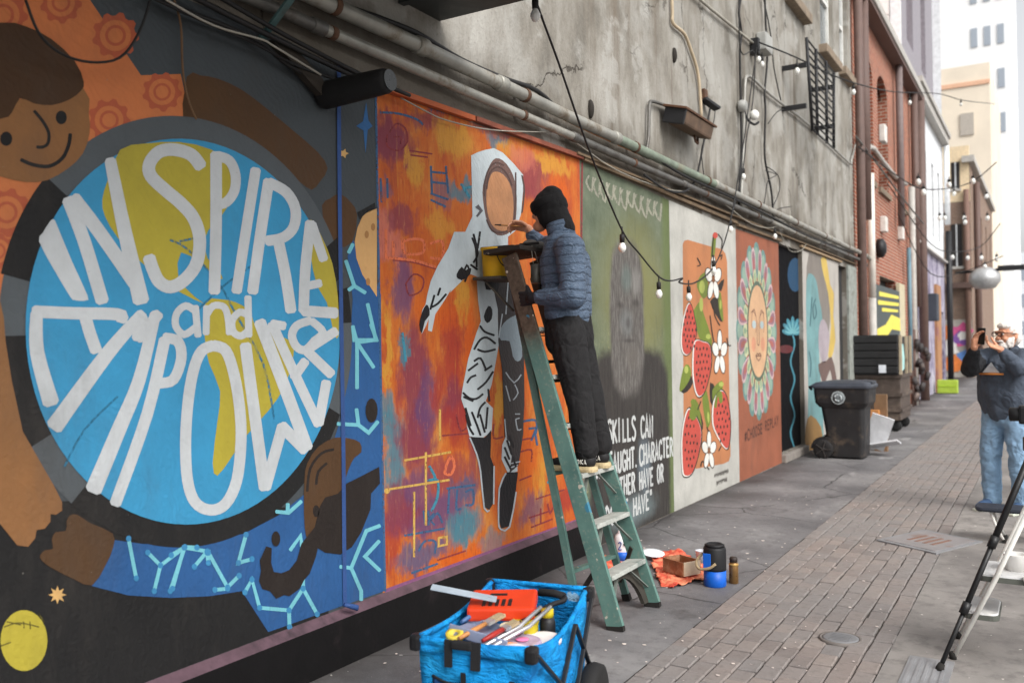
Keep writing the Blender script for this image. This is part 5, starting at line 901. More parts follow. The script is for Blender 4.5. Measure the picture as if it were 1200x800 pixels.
b = NB('graffiti_lilac'); n1 = b.noise(b.map(b.P, (1, 1.4, .6)), 1.4, 6, .7, .8); n2 = b.noise(b.P, 3.5, 5, .6); col = b.ramp(n1, [(.3, lin((62, 56, 72))), (.45, lin((124, 116, 140))), (.58, lin((186, 182, 194))), (.7, lin((88, 80, 102)))]); col = b.mix(b.rng(n2, .6, .7, 0, .6), col, lin((60, 50, 70))); GRF = b.fin(col, .8)
mb = MB(); lowh = [(27.2, 28.3, 0, 2.4), (32.8, 33.8, 0, 2.6)]; pierced(mb, TX, TY0, TY1, 0, 4.28, lowh, .35); mb.obj('painted_wall', GRF, TW)
for q_ in lowh: MB().b2((TX - .35, q_[0], q_[2]), (TX - .3, q_[1], q_[3])).obj('door', DARK, TW)
MB().b2((TX + .001, 30.9, 0), (TX + .08, 32.2, 3.4)).obj('shutter', mat('shutter_tan', (152, 112, 78), .8, dirt=(120, 76, 84), dscale=1.4), TW); MB().b2((TX - .02, TY0, 4.284), (TX + .14, TY1, 4.34)).obj('string_course', GUT, TW)
downpipe(34.2, 0, 5.4, .1, BKI, TW, 'downpipe', TX + .16); downpipe(26.7, 0, 8.3, .12, BRT, TW, 'downpipe', TX + .16); downpipe(34.0, 5.6, 8.3, .09, PALE, TW, 'downpipe', TX + .16)
MB().box((TX + .16, 28.9, 2.6), (.3, .6, .8), None, .03).obj('meter_box', mat('meter_dark', (58, 62, 70), .6), TW)
# meters and valves on the wall foot
MT = thing('meter_bank', 'dark cluster of meters and valves against the wall foot', 'meters', (RX + .25, 24.6, 0))
rd_ = random.Random(4)
for k in range(12): p = Vector((RX + .12 + rd_.uniform(0, .22), 23.9 + rd_.uniform(0, 1.6), .25 + k * .12)); MB().lathe([(0, 0), (.11, 0), (.13, .05), (.1, .12), (0, .12)], p, 10, (1, rd_.uniform(-.5, .5), rd_.uniform(-.5, .5))).obj('meter', mat('meter_iron', (52, 48, 48), .6, dirt=(120, 104, 96)), MT)
for y in (24.0, 24.5, 25.1): MB().tube([(RX + .15, y, 0), (RX + .15, y, 1.9)], .04, 8).obj('pipe', BRT, MT)
# brown brick building past the side street
BY0, BY1, BXx = 45, 63, -2.95
BBD = thing('brown_brick_building', 'brown brick building with a cream upper wall past the side street', 'building', (BXx - 3, 54, 0))
wn = [(48, 49, 5.2, 8), (52, 53, 5.2, 8), (56, 57, 5.2, 8), (60, 61, 5.2, 8)]; mb = MB(); pierced(mb, BXx, BY0, BY1, 0, 9.6, wn, .3)
mb.quad((BXx, BY0, 2.6), (BXx, BY0, 7.9), (-14, BY0, 7.9), (-14, BY0, 2.6)); mb.obj('wall', BB, BBD)
for q_ in wn: MB().b2((BXx - .3, q_[0], q_[2]), (BXx - .2, q_[1], q_[3])).obj('window', DARK, BBD)
MB().b2((-14, BY0 - .01, 7.9), (BXx - .02, BY0 + .3, 10.4)).obj('upper_wall', mat('cream_wall', (208, 188, 156), .85), BBD); MB().b2((-14, BY0 - .012, 0), (BXx - .02, BY0 + .3, 2.6)).obj('base_wall', mat('pale_base', (170, 164, 156), .85, dirt=(120, 112, 108), dscale=1), BBD); MB().b2((BXx - .3, BY0 - .3, 9.62), (BXx + .2, BY1, 9.9)).obj('cornice', GUT, BBD); MB().b2((-14, BY0 - .35, 4.0), (BXx + .1, BY0 - .02, 4.25)).obj('ledge', BRT, BBD)
for k_, (xa_, xb_, za_, zb_) in enumerate(((-3.75, -3.3, 5.0, 6.9), (-4.5, -4.05, 5.0, 6.9), (-3.7, -3.35, 8.5, 9.7))):
    fw_ = MB().b2((xa_, BY0 - .03, za_), (xb_, BY0 - .02, zb_)).obj('window', DARK, BBD); MB().b2((xa_ - .06, BY0 - .09, za_ - .12), (xb_ + .06, BY0 - .031, za_ - .005)).obj('sill', GUT, fw_); MB().b2(((xa_ + xb_) / 2 - .025, BY0 - .05, za_), ((xa_ + xb_) / 2 + .025, BY0 - .031, zb_)).obj('mullion', PALE, fw_)
downpipe(BY0 - .15, 0, 8.4, .12, mat('pole_brown', (108, 84, 74), .7), BBD, 'downpipe', BXx - .15); downpipe(47, 0, 9, .14, BRT, BBD, 'downpipe', BXx + .15)
GRA = [mat('graffiti_pink', (206, 92, 142), .7), mat('graffiti_blue', (96, 136, 196), .7), mat('graffiti_orange', (214, 122, 62), .7), mat('graffiti_white', (216, 212, 208), .7), mat('graffiti_purple', (128, 88, 160), .7)]
def splash(cx, cz, r, mt, sd): 
    rd = random.Random(sd); n = 14; MB().prism([(cx + r * rd.uniform(.6, 1.1) * math.cos(2 * math.pi * k / n), cz + r * rd.uniform(.6, 1.1) * math.sin(2 * math.pi * k / n)) for k in range(n)], lambda u, v, t: (u, t, v), BY0 - .02 - .005 * sd, BY0 - .016 - .005 * sd).obj('graffiti', mt, BBD)
for i, (cx, cz, r) in enumerate(((-3.45, 1.9, .62), (-3.4, 1.75, .4), (-3.95, 1.3, .5), (-3.3, .8, .5), (-3.35, 1.85, .25), (-3.75, .6, .45), (-4.2, 2.0, .5))): splash(cx, cz, r, GRA[(0, 4, 3, 1, 3, 2, 2)[i]], i + 1)
LMP = thing('street_lamp', 'silver domed lamp on a black arm at the far corner', 'street lamp', (BXx + .2, 43.5, 0)); lp = onY(1154, 324, 43.5)
MB().tube([(lp.x - 1.2, 44.6, lp.z + .3), (lp.x, 43.6, lp.z + .25), (lp.x + 1.2, 43.4, lp.z + .3)], .06, 8).obj('arm', BKI, LMP); MB().lathe([(.0, -.55), (.4, -.5), (.62, -.2), (.6, .1), (.35, .35), (0, .42)], lp, 16).obj('dome', mat('lamp_silver', (176, 176, 176), .35, metal=.5), LMP)
MB().b2((lp.x + .5, 43.3, lp.z + .2), (lp.x + 1.5, 43.5, lp.z + .42)).obj('bracket', BKI, LMP)
# far blocks
def block(label, x0, x1, y0, y1, h, mt, wins=(), wm=None, bands=(), bm_=None):
    T = thing('far_building', label, 'building', ((x0 + x1) / 2, (y0 + y1) / 2, 0)); MB().b2((x0, y0, 0), (x1, y1, h)).obj('wall', mt, T)
    for (cx, z0, w_, hh) in wins: MB().b2((cx - w_ / 2, y0 - .12, z0), (cx + w_ / 2, y0 - .004, z0 + hh)).obj('window', wm, T)
    for z in bands: MB().b2((x0, y0 - .1, z), (x1, y0 - .006, z + .35)).obj('band', bm_, T)
    return T
block('plain cream block rising behind the brown brick building', -24, -3.8, 82, 100, 24.2, mat('far_cream', (214, 202, 184), .85, var=.12, scale=.3), [(cx, z, 1.0, 1.8) for z in (14.5, 18.5) for cx in (-10.5, -8, -5.5)], mat('cream_window', (168, 160, 150), .5, bump=0), (22.5, 12), mat('far_peach', (210, 168, 140), .8))
FWN = mat('far_window', (150, 158, 168), .4, bump=0)
T = block('very tall white tower with columns of small grey windows', -70, -3.9, 138, 170, 110, mat('far_white', (226, 228, 230), .8, var=.04), [(cx, z, .8, 2.6) for z in [30 + 6 * k for k in range(6)] for cx in (-8.2, -6.6, -5.0)], FWN)
block('low pale building with wide windows closing the alley end', -9, 40, 190, 210, 18, mat('far_low', (212, 216, 220), .8, var=.06), [(cx, z, 3.2, 2.4) for z in (3, 8, 13) for cx in (-3.8, 1, 6)], FWN)
LC = thing('lime_crate', 'lime green crate standing by the wall near the alley end', 'crate', (-2.72, 30.4, 0))
MB().b2((-2.98, 30.3, .02), (-2.42, 30.6, .42), .02).obj('shell', mat('lime_plastic', (150, 172, 60), .5), LC); MB().b2((-2.95, 30.28, .22), (-2.45, 30.298, .26)).obj('rib', mat('lime_dark', (150, 176, 48), .5), LC)
# ================================================================ THINGS IN THE ALLEY
# ---- ladder (folded, leaning on the wall)
LG = None
def ladder_mat():
    b = NB('ladder_green'); v = b.obj(); x = b.sep(b.P)
    n = b.noise(v, 5, 6, .65); f = b.noise(v, 34, 5, .65)
    col = b.ramp(n, [(.3, lin((70, 100, 94), 1.15)), (.7, lin((94, 126, 117), 1.15))]); col = b.mix(b.rng(f, .54, .68, 0, .7), col, lin((122, 134, 124)))
    worn = b.rng(b.math('ADD', x[2], b.math('MULTIPLY', n, 1.0)), 1.85, 2.25); col = b.mix(worn, col, b.ramp(f, [(.3, lin((58, 48, 40))), (.7, lin((96, 82, 70)))]))     # bare spattered wood near the top
    col = b.mix(b.rng(b.noise(v, 20, 2, .4), .7, .73, 0, .9), col, lin((190, 180, 165))); col = b.mix(b.rng(b.noise(v, 7, 3, .4), .7, .72, 0, .8), col, lin((52, 120, 150)))
    b.bump(f, .3, .004); return b.fin(col, .62, 0, .35)
LG = ladder_mat(); LSTEP = mat('ladder_step_worn', (158, 160, 154), .7, var=.25, scale=14, dirt=(92, 104, 98), dscale=9, bump=.3); LDK = mat('ladder_dark', (58, 54, 48), .75, var=.4, bump=.3); FOOT = mat('rubber_foot', (34, 32, 30), .9)
LD = thing('stepladder', 'green wooden stepladder folded and leaning on the astronaut mural', 'ladder', (-2.1, 4.76, 0))
SL = .338; TOPZ = 2.11
def lx(z): return -2.056 - SL * z
def railY(z, s): return 4.765 + s * (.265 - .1 * z / TOPZ)
nrm = Vector((1, 0, SL)).normalized()
for s_ in (-1, 1):
    a = Vector((lx(0.02), railY(0, s_), .02)); b_ = Vector((lx(TOPZ), railY(TOPZ, s_), TOPZ))
    MB().bar(a, b_, .1, .026, nrm, .004).obj('front_rail', LG, LD)
    MB().bar(a - Vector((0, 0, .018)), a + (b_ - a).normalized() * .008, .102, .029, nrm).obj('rail_foot', FOOT, LD)
for k, z in enumerate((.27, .545, .82, 1.1, 1.38, 1.66)):
    hw = railY(z, 1) - 4.765 - .013; st_ = MB().box((lx(z) - .0, 4.765, z), (.115, hw * 2 - .002, .026), Matrix.Rotation(R(-6), 3, 'Y'), .004).obj('step', LSTEP, LD)
    MB().tube([(lx(z) - .03, 4.765 - hw, z - .03), (lx(z) - .03, 4.765 + hw, z - .03)], .004, 6).obj('tie_rod', LDK, st_)
for z in (.27, .545, .82):          # diagonal braces below the lower steps
    hw = railY(z, 1) - 4.765 - .014
    for s_ in (-1, 1): MB().bar((lx(z) + .012, 4.765 + s_ * hw * .35, z - .02), (lx(z - .14) + .012, 4.765 + s_ * (railY(z - .14, 1) - 4.765 - .014), z - .15), .02, .005, (1, 0, 0)).obj('brace', mat('brace_steel', (128, 134, 128), .5, metal=.4), LD)
hw_ = railY(.25, 1) - 4.765 - .014; hb_ = railY(.03, 1) - 4.765 - .014
arch_ = [(-hb_, .03), (-hw_, .25), (hw_, .25), (hb_, .03)] + [((hb_ - .06) * math.cos(math.pi * k / 12), .03 + .185 * math.sin(math.pi * k / 12)) for k in range(13)]
MB().prism(arch_, lambda u, v, t: (lx(v) + t, 4.765 + u, v), -.04, -.015).obj('arched_gusset', LDK, LD)
rb = [(-2.32, 4.575), (-2.25, 5.085)]; rt = [(-2.775, 4.635), (-2.775, 4.9)]
def rear(s_, z): i = 0 if s_ < 0 else 1; t = z / 2.0; return Vector((rb[i][0] + (rt[i][0] - rb[i][0]) * t, rb[i][1] + (rt[i][1] - rb[i][1]) * t, z))
for s_ in (-1, 1):
    MB().bar(rear(s_, .015), rear(s_, 2.0), .045, .026, (1, 0, 0), .003).obj('rear_leg', LG, LD); MB().bar(rear(s_, .0), rear(s_, .04), .05, .032, (1, 0, 0)).obj('leg_foot', FOOT, LD)
for z in (.27, .82, 1.36, 1.47): MB().bar(rear(-1, z), rear(1, z), .035, .02, (1, 0, 0)).obj('rear_crossbar', LDK if z > 1 else LG, LD)
for s_, in ((-1,), (1,)): MB().bar(Vector((lx(.35), railY(.35, s_) - s_ * .03, .35)), rear(s_, .12) + Vector((0, -s_ * .03, 0)), .03, .006, (0, 0, 1)).obj('curved_bracket', LDK, LD)
MB().box((-2.80, 4.765, TOPZ + .035), (.26, .42, .03), Matrix.Rotation(R(-4), 3, 'Y'), .006).obj('top_cap', mat('cap_spattered', (44, 38, 34), .8, var=.4, bump=.5, bscale=30, dirt=(150, 140, 128), dscale=12, dth=(.62, .68)), LD)
MB().box((-2.93, 4.74, 1.985), (.2, .3, .018), Matrix.Rotation(R(0), 3, 'Y'), .003).obj('pail_shelf', LDK, LD); MB().bar((-2.97, 4.62, 1.98), (-2.77, 4.64, 1.78), .02, .008, (0, 1, 0)).obj('shelf_stay', LDK, LD)
# ---- pots on the ladder
YB = thing('paint_bucket', 'small yellow paint bucket on the ladder shelf', 'bucket', (-2.945, 4.715, 1.995))
c = (-2.945, 4.715, 1.995); MB().lathe([(.07, 0), (.075, .01), (.083, .165), (.09, .17), (.09, .182), (.083, .183), (.078, .17), (.07, .02), (0, .02)], c, 20).obj('pail', mat('bucket_yellow', (196, 150, 28), .5, dirt=(120, 92, 30), dscale=7), YB)
MB().tube([Vector(c) + Vector((.088 * math.sin(t) * .2 + .06, .088 * math.cos(t), .165 - .1 * math.sin(t))) for t in [math.pi * k / 10 for k in range(11)]], .003, 6).obj('handle', BKI, YB)
BRU = thing('paint_tray', 'black paint tray lying across the ladder top', 'tray', (-2.85, 4.72, 2.165))
MB().box((-2.89, 4.72, 2.172), (.24, .14, .022), None, .008).obj('tray', mat('tray_black', (26, 26, 26), .6, bump=.4, bscale=40), BRU); MB().bar((-2.78, 4.74, 2.19), (-2.66, 4.77, 2.195), .022, .014, None, .004).obj('handle', MC['tray_black'], BRU)
RAG = tag(MB().ell((-2.76, 4.84, 2.195), (.05, .06, .035)).ell((-2.72, 4.88, 2.19), (.04, .04, .03)).ell((-2.79, 4.9, 2.19), (.035, .045, .028)).obj('rag', mat('rag_grey', (110, 108, 104), .9, bump=.8, bscale=25, dirt=(60, 52, 46), dscale=10)), 'crumpled grey rag on the ladder top by the raised hand', 'rag')
TC = thing('tin_can', 'small tin can hanging from a wire under the ladder top', 'can', (-2.585, 4.74, 1.93)); cc = onY(629, 332, 4.72)
MB().lathe([(.034, 0), (.037, .003), (.037, .112), (.034, .115), (.033, .105), (0, .1)], cc, 18).obj('body', mat('tin', (120, 118, 112), .4, metal=.6, dirt=(80, 72, 62), dscale=8), TC); MB().tube([cc + Vector((0, -.036, .1)), cc + Vector((-.02, -.02, .19)), cc + Vector((-.03, .0, .23)), cc + Vector((-.02, .02, .19)), cc + Vector((0, .036, .1))], .002, 5).obj('wire', GRC, TC)
# ---- blue folding wagon
WG = thing('folding_wagon', 'bright blue fabric folding wagon full of painting gear', 'wagon', (-1.853, 3.035, 0))
wl_ = Vector((-.17, .985, 0)).normalized(); ww_ = Vector((wl_.y, -wl_.x, 0)); wc = Vector((-1.853, 3.035, 0)); HL, HW, ZT, ZB_ = .355, .215, .5, .17
def wp(u, v, z): return wc + ww_ * u + wl_ * v + Vector((0, 0, z))          # u across, v along, z up
b = NB('wagon_fabric'); v = b.obj(); n = b.noise(v, 7, 5, .6, .5); col = b.ramp(n, [(.3, lin((8, 104, 168), 1.3)), (.55, lin((16, 138, 206), 1.3)), (.75, lin((40, 160, 222), 1.3))]); wr = b.noise(b.map(v, (1, 1, 2.2)), 12, 4, .6, .8); b.bump(b.math('ADD', b.math('MULTIPLY', wr, 3), b.math('MULTIPLY', b.noise(v, 260, 2, .5), .5)), .8, .02); col = b.mix(b.rng(b.noise(v, 9, 3, .5), .7, .73, 0, .7), col, lin((170, 196, 206))); BLUEF = b.fin(col, .8, 0, .25)
NAVY = mat('wagon_mesh_navy', (14, 50, 92), .8, bump=.6, bscale=200); BWEB = mat('wagon_webbing', (26, 26, 28), .8, bump=.3, bscale=120); BFR = mat('wagon_frame_black', (28, 28, 30), .42, bump=.05)
def panel(name, p00, p10, p11, p01, bulge, nu=14, nv=8, sd=0, sag=0, mt=BLUEF, par=WG):
    rd = random.Random(sd); ph = [rd.uniform(0, 6.28) for _ in range(6)]; nn = (p10 - p00).cross(p01 - p00).normalized(); vs = []
    for j in range(nv + 1):
        for i in range(nu + 1):
            s, t = i / nu, j / nv; p = p00.lerp(p10, s).lerp(p01.lerp(p11, s), t); e = math.sin(math.pi * s) * math.sin(math.pi * min(1, t * .9 + .05))
            d = bulge * e + .006 * (math.sin(9 * s + ph[0] + 4 * t) + math.sin(15 * t + ph[1] - 5 * s) * .7) * (1 if 0 < i < nu else .2)
            p = p + nn * d; p.z -= sag * math.sin(math.pi * s) * t; vs.append(p)
    fs = [(j * (nu + 1) + i, j * (nu + 1) + i + 1, (j + 1) * (nu + 1) + i + 1, (j + 1) * (nu + 1) + i) for j in range(nv) for i in range(nu)]
    o = MB().add(vs, fs, True).obj(name, mt, par, False); md = o.modifiers.new('thick', 'SOLIDIFY'); md.thickness = .006; md.offset = 0; return o
cor = {(su, sv): (wp(su * (HW - .012), sv * (HL - .015), ZB_), wp(su * HW, sv * HL, ZT + (.03 if sv > 0 else 0))) for su in (-1, 1) for sv in (-1, 1)}
fp = panel('end_panel', cor[(-1, -1)][0], cor[(1, -1)][0], cor[(1, -1)][1], cor[(-1, -1)][1], .02, sd=1, sag=.01); bp_ = panel('end_panel', cor[(1, 1)][0], cor[(-1, 1)][0], cor[(-1, 1)][1], cor[(1, 1)][1], .015, sd=2)
panel('side_panel', cor[(-1, 1)][0], cor[(-1, -1)][0], cor[(-1, -1)][1], cor[(-1, 1)][1], .012, sd=3, sag=.03); rp = panel('side_panel', cor[(1, -1)][0], cor[(1, 1)][0], cor[(1, 1)][1], cor[(1, -1)][1], .012, sd=4, sag=.07)
MB().box(wc + Vector((0, 0, ZB_ + .003)), (HW * 1.9, HL * 1.9, .012), Matrix((ww_, wl_, Vector((0, 0, 1)))).transposed()).obj('floor', BLUEF, WG)
for (k1, k2, sg) in (((-1, -1), (1, -1), .012), ((1, 1), (-1, 1), .0), ((-1, 1), (-1, -1), .03), ((1, -1), (1, 1), .07)):
    A, B = cor[k1][1], cor[k2][1]; pts = [A.lerp(B, k / 8) - Vector((0, 0, sg * math.sin(math.pi * k / 8))) for k in range(9)]; MB().tube(pts, .011, 8).obj('rim', BLUEF, WG)
fn = (cor[(1, -1)][0] - cor[(-1, -1)][0]).cross(cor[(-1, -1)][1] - cor[(-1, -1)][0]).normalized()
def fr(s, t, o=.0): A = cor[(-1, -1)][0].lerp(cor[(1, -1)][0], s); B = cor[(-1, -1)][1].lerp(cor[(1, -1)][1], s); p = A.lerp(B, t); return p + fn * (o + .02 * math.sin(math.pi * s) * math.sin(math.pi * min(1, t * .9 + .05)))
ftop = panel('rim_flap', fr(.0, .86, .014), fr(1, .86, .014), fr(1, 1.0, .014), fr(0, 1.0, .014), .004, sd=7, nu=12, nv=3)
for (s0, s1, t0, t1) in ((.14, .44, .22, .62), (.56, .87, .2, .58)):
    panel('mesh_pocket', fr(s0, t0, .012), fr(s1, t0, .012), fr(s1, t1 - .04, .018), fr(s0, t1, .018), .006, 8, 5, 11, .02, NAVY, fp); MB().tube([fr(s0 + (s1 - s0) * k / 6, t1 - .04 * k / 6 - .03 * math.sin(math.pi * k / 6), .021) for k in range(7)], .005, 6).obj('pocket_hem', BWEB, fp)
    MB().bar(fr(s1, t1 + .08, .02), fr(s1, t1 - .2, .02), .018, .006, ww_).obj('pocket_strap', BWEB, fp)
for s in (.3, .52, .56): MB().bar(fr(s, 1.03, .022), fr(s, .74, .02), .028 if s != .52 else .008, .01, ww_).obj('clip_strap', BWEB, fp)
MB().bar(fr(.33, .985, .02), fr(.52, .985, .02), .03, .03, (0, 0, 1), .008).obj('clip_bar', BWEB, fp)
for su, sv in ((-1, -1), (1, -1), (1, 1), (-1, 1)): 
    cp = cor[(su, sv)][1]; MB().box(cp - Vector((0, 0, .02)) + ww_ * su * .01, (.045, .05, .06), Matrix((ww_, wl_, Vector((0, 0, 1)))).transposed(), .014).obj('corner_joint', BFR, WG)
for su in (-1, 1):
    o_ = .028 * su; q0 = lambda vv, z: wp(su * HW + o_, vv, z)
    for A, B in ((q0(-HL, ZT - .02), q0(.14, .12)), (q0(-.22, .12), q0(.1, ZT - .045)), (q0(.1, ZT - .045), q0(HL, .16)), (q0(.06, .13), q0(HL - .02, ZT))): MB().bar(A, B, .018, .012, ww_, .003).obj('side_bar', BFR, WG)
for su in (-1, 1):
    for sv in (-1, 1):
        wr_ = .125 if sv > 0 else .1; wcen = wp(su * (HW + .05), sv * .27, wr_); WHL = MB().lathe([(.03, -.035), (wr_ * .8, -.038), (wr_ * .95, -.03), (wr_, 0), (wr_ * .95, .03), (wr_ * .8, .038), (.03, .035)], wcen, 24, ww_).obj('wheel', mat('wheel_black', (28, 27, 27), .8, bump=.3), WG)
        MB().lathe([(0, -.042), (.035, -.042), (.035, .042), (0, .042)], wcen, 12, ww_).obj('hub', BFR, WHL)
# wagon handle folded in, with grip
MB().tube(smooth_pts([wp(.0, -.16, .46), wp(.06, .0, .48), wp(.12, .16, .505), wp(.15, .24, .505), wp(.13, .29, .51), wp(.04, .3, .51), wp(-.04, .27, .505), wp(-.06, .12, .48)], False, 4), .011, 8).obj('handle', BFR, WG)
MB().tube([wp(.14, .28, .512), wp(.09, .302, .514), wp(.02, .3, .514)], .016, 10).obj('grip', mat('foam_grip', (30, 30, 31), .9, bump=.8, bscale=80), WG)
# contents
WM = Matrix((ww_, wl_, Vector((0, 0, 1)))).transposed()
OC = thing('tool_case', 'flat orange plastic tool case lying on top of the blue wagon', 'case', tuple(wp(-.03, .14, .52)))
rot = WM @ Matrix.Rotation(R(5), 3, 'X') @ Matrix.Rotation(R(16), 3, 'Z'); oc = wp(-.06, .09, .51)
MB().box(oc, (.27, .22, .055), rot, .012).obj('lid', mat('case_orange', (196, 56, 24), .45, var=.08, bump=.05), OC); MB().box(oc + rot @ Vector((.09, -.101, .0)), (.05, .012, .026), rot, .003).obj('latch', BFR, OC)
for i in range(5): MB().box(oc + rot @ Vector((-.07 + .026 * i, -.05, .0285)), (.014, .07, .003), rot).obj('vent_slot', BFR, OC)
MB().box(oc + rot @ Vector((-.02, .04, .0285)), (.07, .02, .003), rot).obj('logo_bar', BFR, OC)
PB_ = tag(MB().bar(wp(-.31, -.06, .6), wp(-.06, .02, .55), .055, .006, (0, 1, 0), .002).obj('putty_tool', mat('clear_plastic_grey', (150, 162, 172), .35, var=.15, bump=.1)), 'clear grey plastic scraper sticking up over the wagon edge', 'scraper')
TR = thing('roller_tray', 'grey-blue plastic roller tray inside the wagon', 'tray', tuple(wp(-.05, -.12, .44)))
rot2 = WM @ Matrix.Rotation(R(10), 3, 'Y') @ Matrix.Rotation(R(-6), 3, 'X'); tc = wp(-.05, -.12, .445); MB().box(tc, (.24, .18, .018), rot2, .006).obj('base', mat('tray_bluegrey', (120, 128, 150), .5), TR)
for s_ in (-1, 1): MB().box(tc + rot2 @ Vector((0, s_ * .09, .016)), (.24, .012, .04), rot2, .004).obj('side', MC['tray_bluegrey'], TR)
for i, (u_, v_) in enumerate(((.06, -.12), (.095, -.1))): tag(MB().tube([wp(u_ - .1, v_ - .21, .44), wp(u_ + .02, v_ + .02, .49), wp(u_ + .06, v_ + .16, .53)], .008, 8).obj('metal_rod', mat('steel_rod', (190, 190, 192), .3, metal=.7, bump=0)), ('thin steel rod leaning along the grey roller tray', 'thin steel rod leaning against the pink paint tub')[i], 'rod', 'steel rods in the wagon')
def tub(name, label, u_, v_, z, r, h, mt, lidm, cat, lidlab='lid'):
    T = thing(name, label, cat, tuple(wp(u_, v_, z))); MB().lathe([(r * .92, 0), (r, h * .9), (r, h)], wp(u_, v_, z), 20).obj('body', mt, T); MB().lathe([(r * 1.06, h - .012), (r * 1.08, h), (r * 1.0, h + .008), (r * .85, h + .004), (0, h + .006)], wp(u_, v_, z), 22).obj('lid', lidm, T); return T
T = tub('paint_tub', 'clear-lidded tub of pink paint in the wagon', .1, -.12, .33, .07, .11, mat('tub_clear', (196, 186, 194), .4), mat('tub_lid', (168, 150, 172), .25, var=.2, bump=0), 'tub'); MB().lathe([(.0, .121), (.026, .121), (.024, .123), (0, .124)], wp(.1, -.12, .33), 14).obj('pink_patch', mat('pink_paint', (206, 110, 150), .5), T)
tub('paint_tub', 'white paint tub at the back of the pink one', .15, -.03, .32, .07, .11, mat('tub_white', (206, 200, 200), .5), MC['tub_white'], 'tub')
tub('paint_can', 'yellow-lidded paint can wedged in the wagon', .06, .03, .36, .05, .12, mat('can_yellow', (176, 158, 30), .5), MC['can_yellow'], 'can'); tub('paint_can', 'striped black and white paint can under the steel rods', .03, -.05, .36, .045, .11, mat('can_stripe', (70, 70, 66), .5), mat('can_pale', (200, 196, 170), .5), 'can')
T = thing('tape_roll', 'roll of yellow tape at the front corner of the wagon', 'tape', tuple(wp(-.15, -.22, .46))); MB().lathe([(.018, -.012), (.034, -.012), (.034, .012), (.018, .012), (.018, -.012)], wp(-.13, -.23, .475), 18, Vector((.1, -.3, 1))).obj('roll', mat('tape_yellow', (196, 174, 64), .6), T)
tag(MB().bar(wp(.0, -.2, .45), wp(.1, -.17, .44), .03, .02, None, .006).obj('scraper', mat('peach_wood', (206, 140, 96), .6)), 'peach coloured wooden scraper handle by the wagon front', 'scraper')
TB = thing('tool_pouch', 'dark tool pouch at the bottom of the wagon', 'pouch', tuple(wp(0, .15, .2)))
MB().box(wp(0, .15, .27), (.34, .3, .18), WM, .05).obj('bag', mat('pouch_dark', (34, 36, 42), .9, bump=.6, bscale=40), TB)
T = thing('spray_can', 'black spray can with yellow cap standing in the wagon', 'spray can', tuple(wp(.12, .08, .3))); MB().lathe([(.03, 0), (.032, .13), (.024, .15)], wp(.13, .09, .33), 16).obj('body', mat('spray_black', (30, 30, 32), .4, bump=0), T); MB().lathe([(.025, .15), (.025, .18), (0, .182)], wp(.13, .09, .33), 14).obj('cap', MC['can_yellow'], T)
T = thing('paper_towel', 'white paper towels stuffed in the front of the wagon', 'towel', tuple(wp(.12, -.24, .38))); MB().ell(wp(.12, -.24, .42), (.08, .07, .05)).ell(wp(.06, -.26, .41), (.06, .05, .04)).ell(wp(.17, -.2, .41), (.03, .07, .05)).obj('towel', mat('towel_white', (206, 200, 202), .9, bump=1, bscale=30), T)
for i, (u0, v0, u1, v1, c3, lb) in enumerate(((-.1, -.26, -.02, -.02, (176, 120, 70), 'wooden paint brush lying across the roller tray'), (.0, -.27, .07, -.1, (150, 40, 34), 'red-handled paint brush near the wagon front'), (-.16, -.1, -.12, .16, (60, 90, 130), 'blue-handled paint brush along the wagon side'))):
    BT = thing('paint_brush', lb, 'brush', tuple(wp(u0, v0, .49)), 0, 'brushes lying in the wagon'); a, e = wp(u0, v0, .475 + .005 * i), wp(u1, v1, .505 + .004 * i); MB().tube([a, a.lerp(e, .3), a.lerp(e, .6)], [.007, .011, .009], 8).obj('handle', mat('brush_handle_%d' % i, c3, .4), BT); MB().bar(a.lerp(e, .6), a.lerp(e, .75), .035, .012).obj('ferrule', MC['steel_rod'], BT); MB().bar(a.lerp(e, .75), e, .036, .012).obj('bristles', mat('bristle_pale', (150, 132, 104), .9, bump=.8, bscale=90), BT)
# ---- rag and pots on the ground
def crumple(name, poly, mt, amp, label, cat, z0=.004, n=46, sd=3):
    from mathutils import noise as mn
    xs = [p[0] for p in poly]; ys = [p[1] for p in poly]; x0, x1, y0, y1 = min(xs), max(xs), min(ys), max(ys)
    def inside(x, y):
        c = False; j = len(poly) - 1
        for i in range(len(poly)):
            if (poly[i][1] > y) != (poly[j][1] > y) and x < (poly[j][0] - poly[i][0]) * (y - poly[i][1]) / (poly[j][1] - poly[i][1]) + poly[i][0]: c = not c
            j = i
        return c
    idx = {}; vs = []; fs = []
    for i in range(n + 1):
        for j in range(n + 1):
            x, y = x0 + (x1 - x0) * i / n, y0 + (y1 - y0) * j / n; w_ = mn.noise_vector(Vector((x * 6, y * 6, sd))) * .03
            h = abs(mn.noise(Vector((x * 9, y * 7, sd + 2)))) * amp + abs(mn.noise(Vector((x * 24, y * 20, sd + 5)))) * amp * .45; idx[(i, j)] = len(vs); vs.append((x + w_.x, y + w_.y, z0 + h))
    for i in range(n):
        for j in range(n):
            if inside(x0 + (x1 - x0) * (i + .5) / n, y0 + (y1 - y0) * (j + .5) / n): fs.append((idx[(i, j)], idx[(i + 1, j)], idx[(i + 1, j + 1)], idx[(i, j + 1)]))
    used = sorted({k for f in fs for k in f}); mp = {k: q_ for q_, k in enumerate(used)}
    o = MB().add([vs[k] for k in used], [tuple(mp[k] for k in f) for f in fs], True).obj(name, mt); md = o.modifiers.new('t', 'SOLIDIFY'); md.thickness = .003; return tag(o, label, cat)
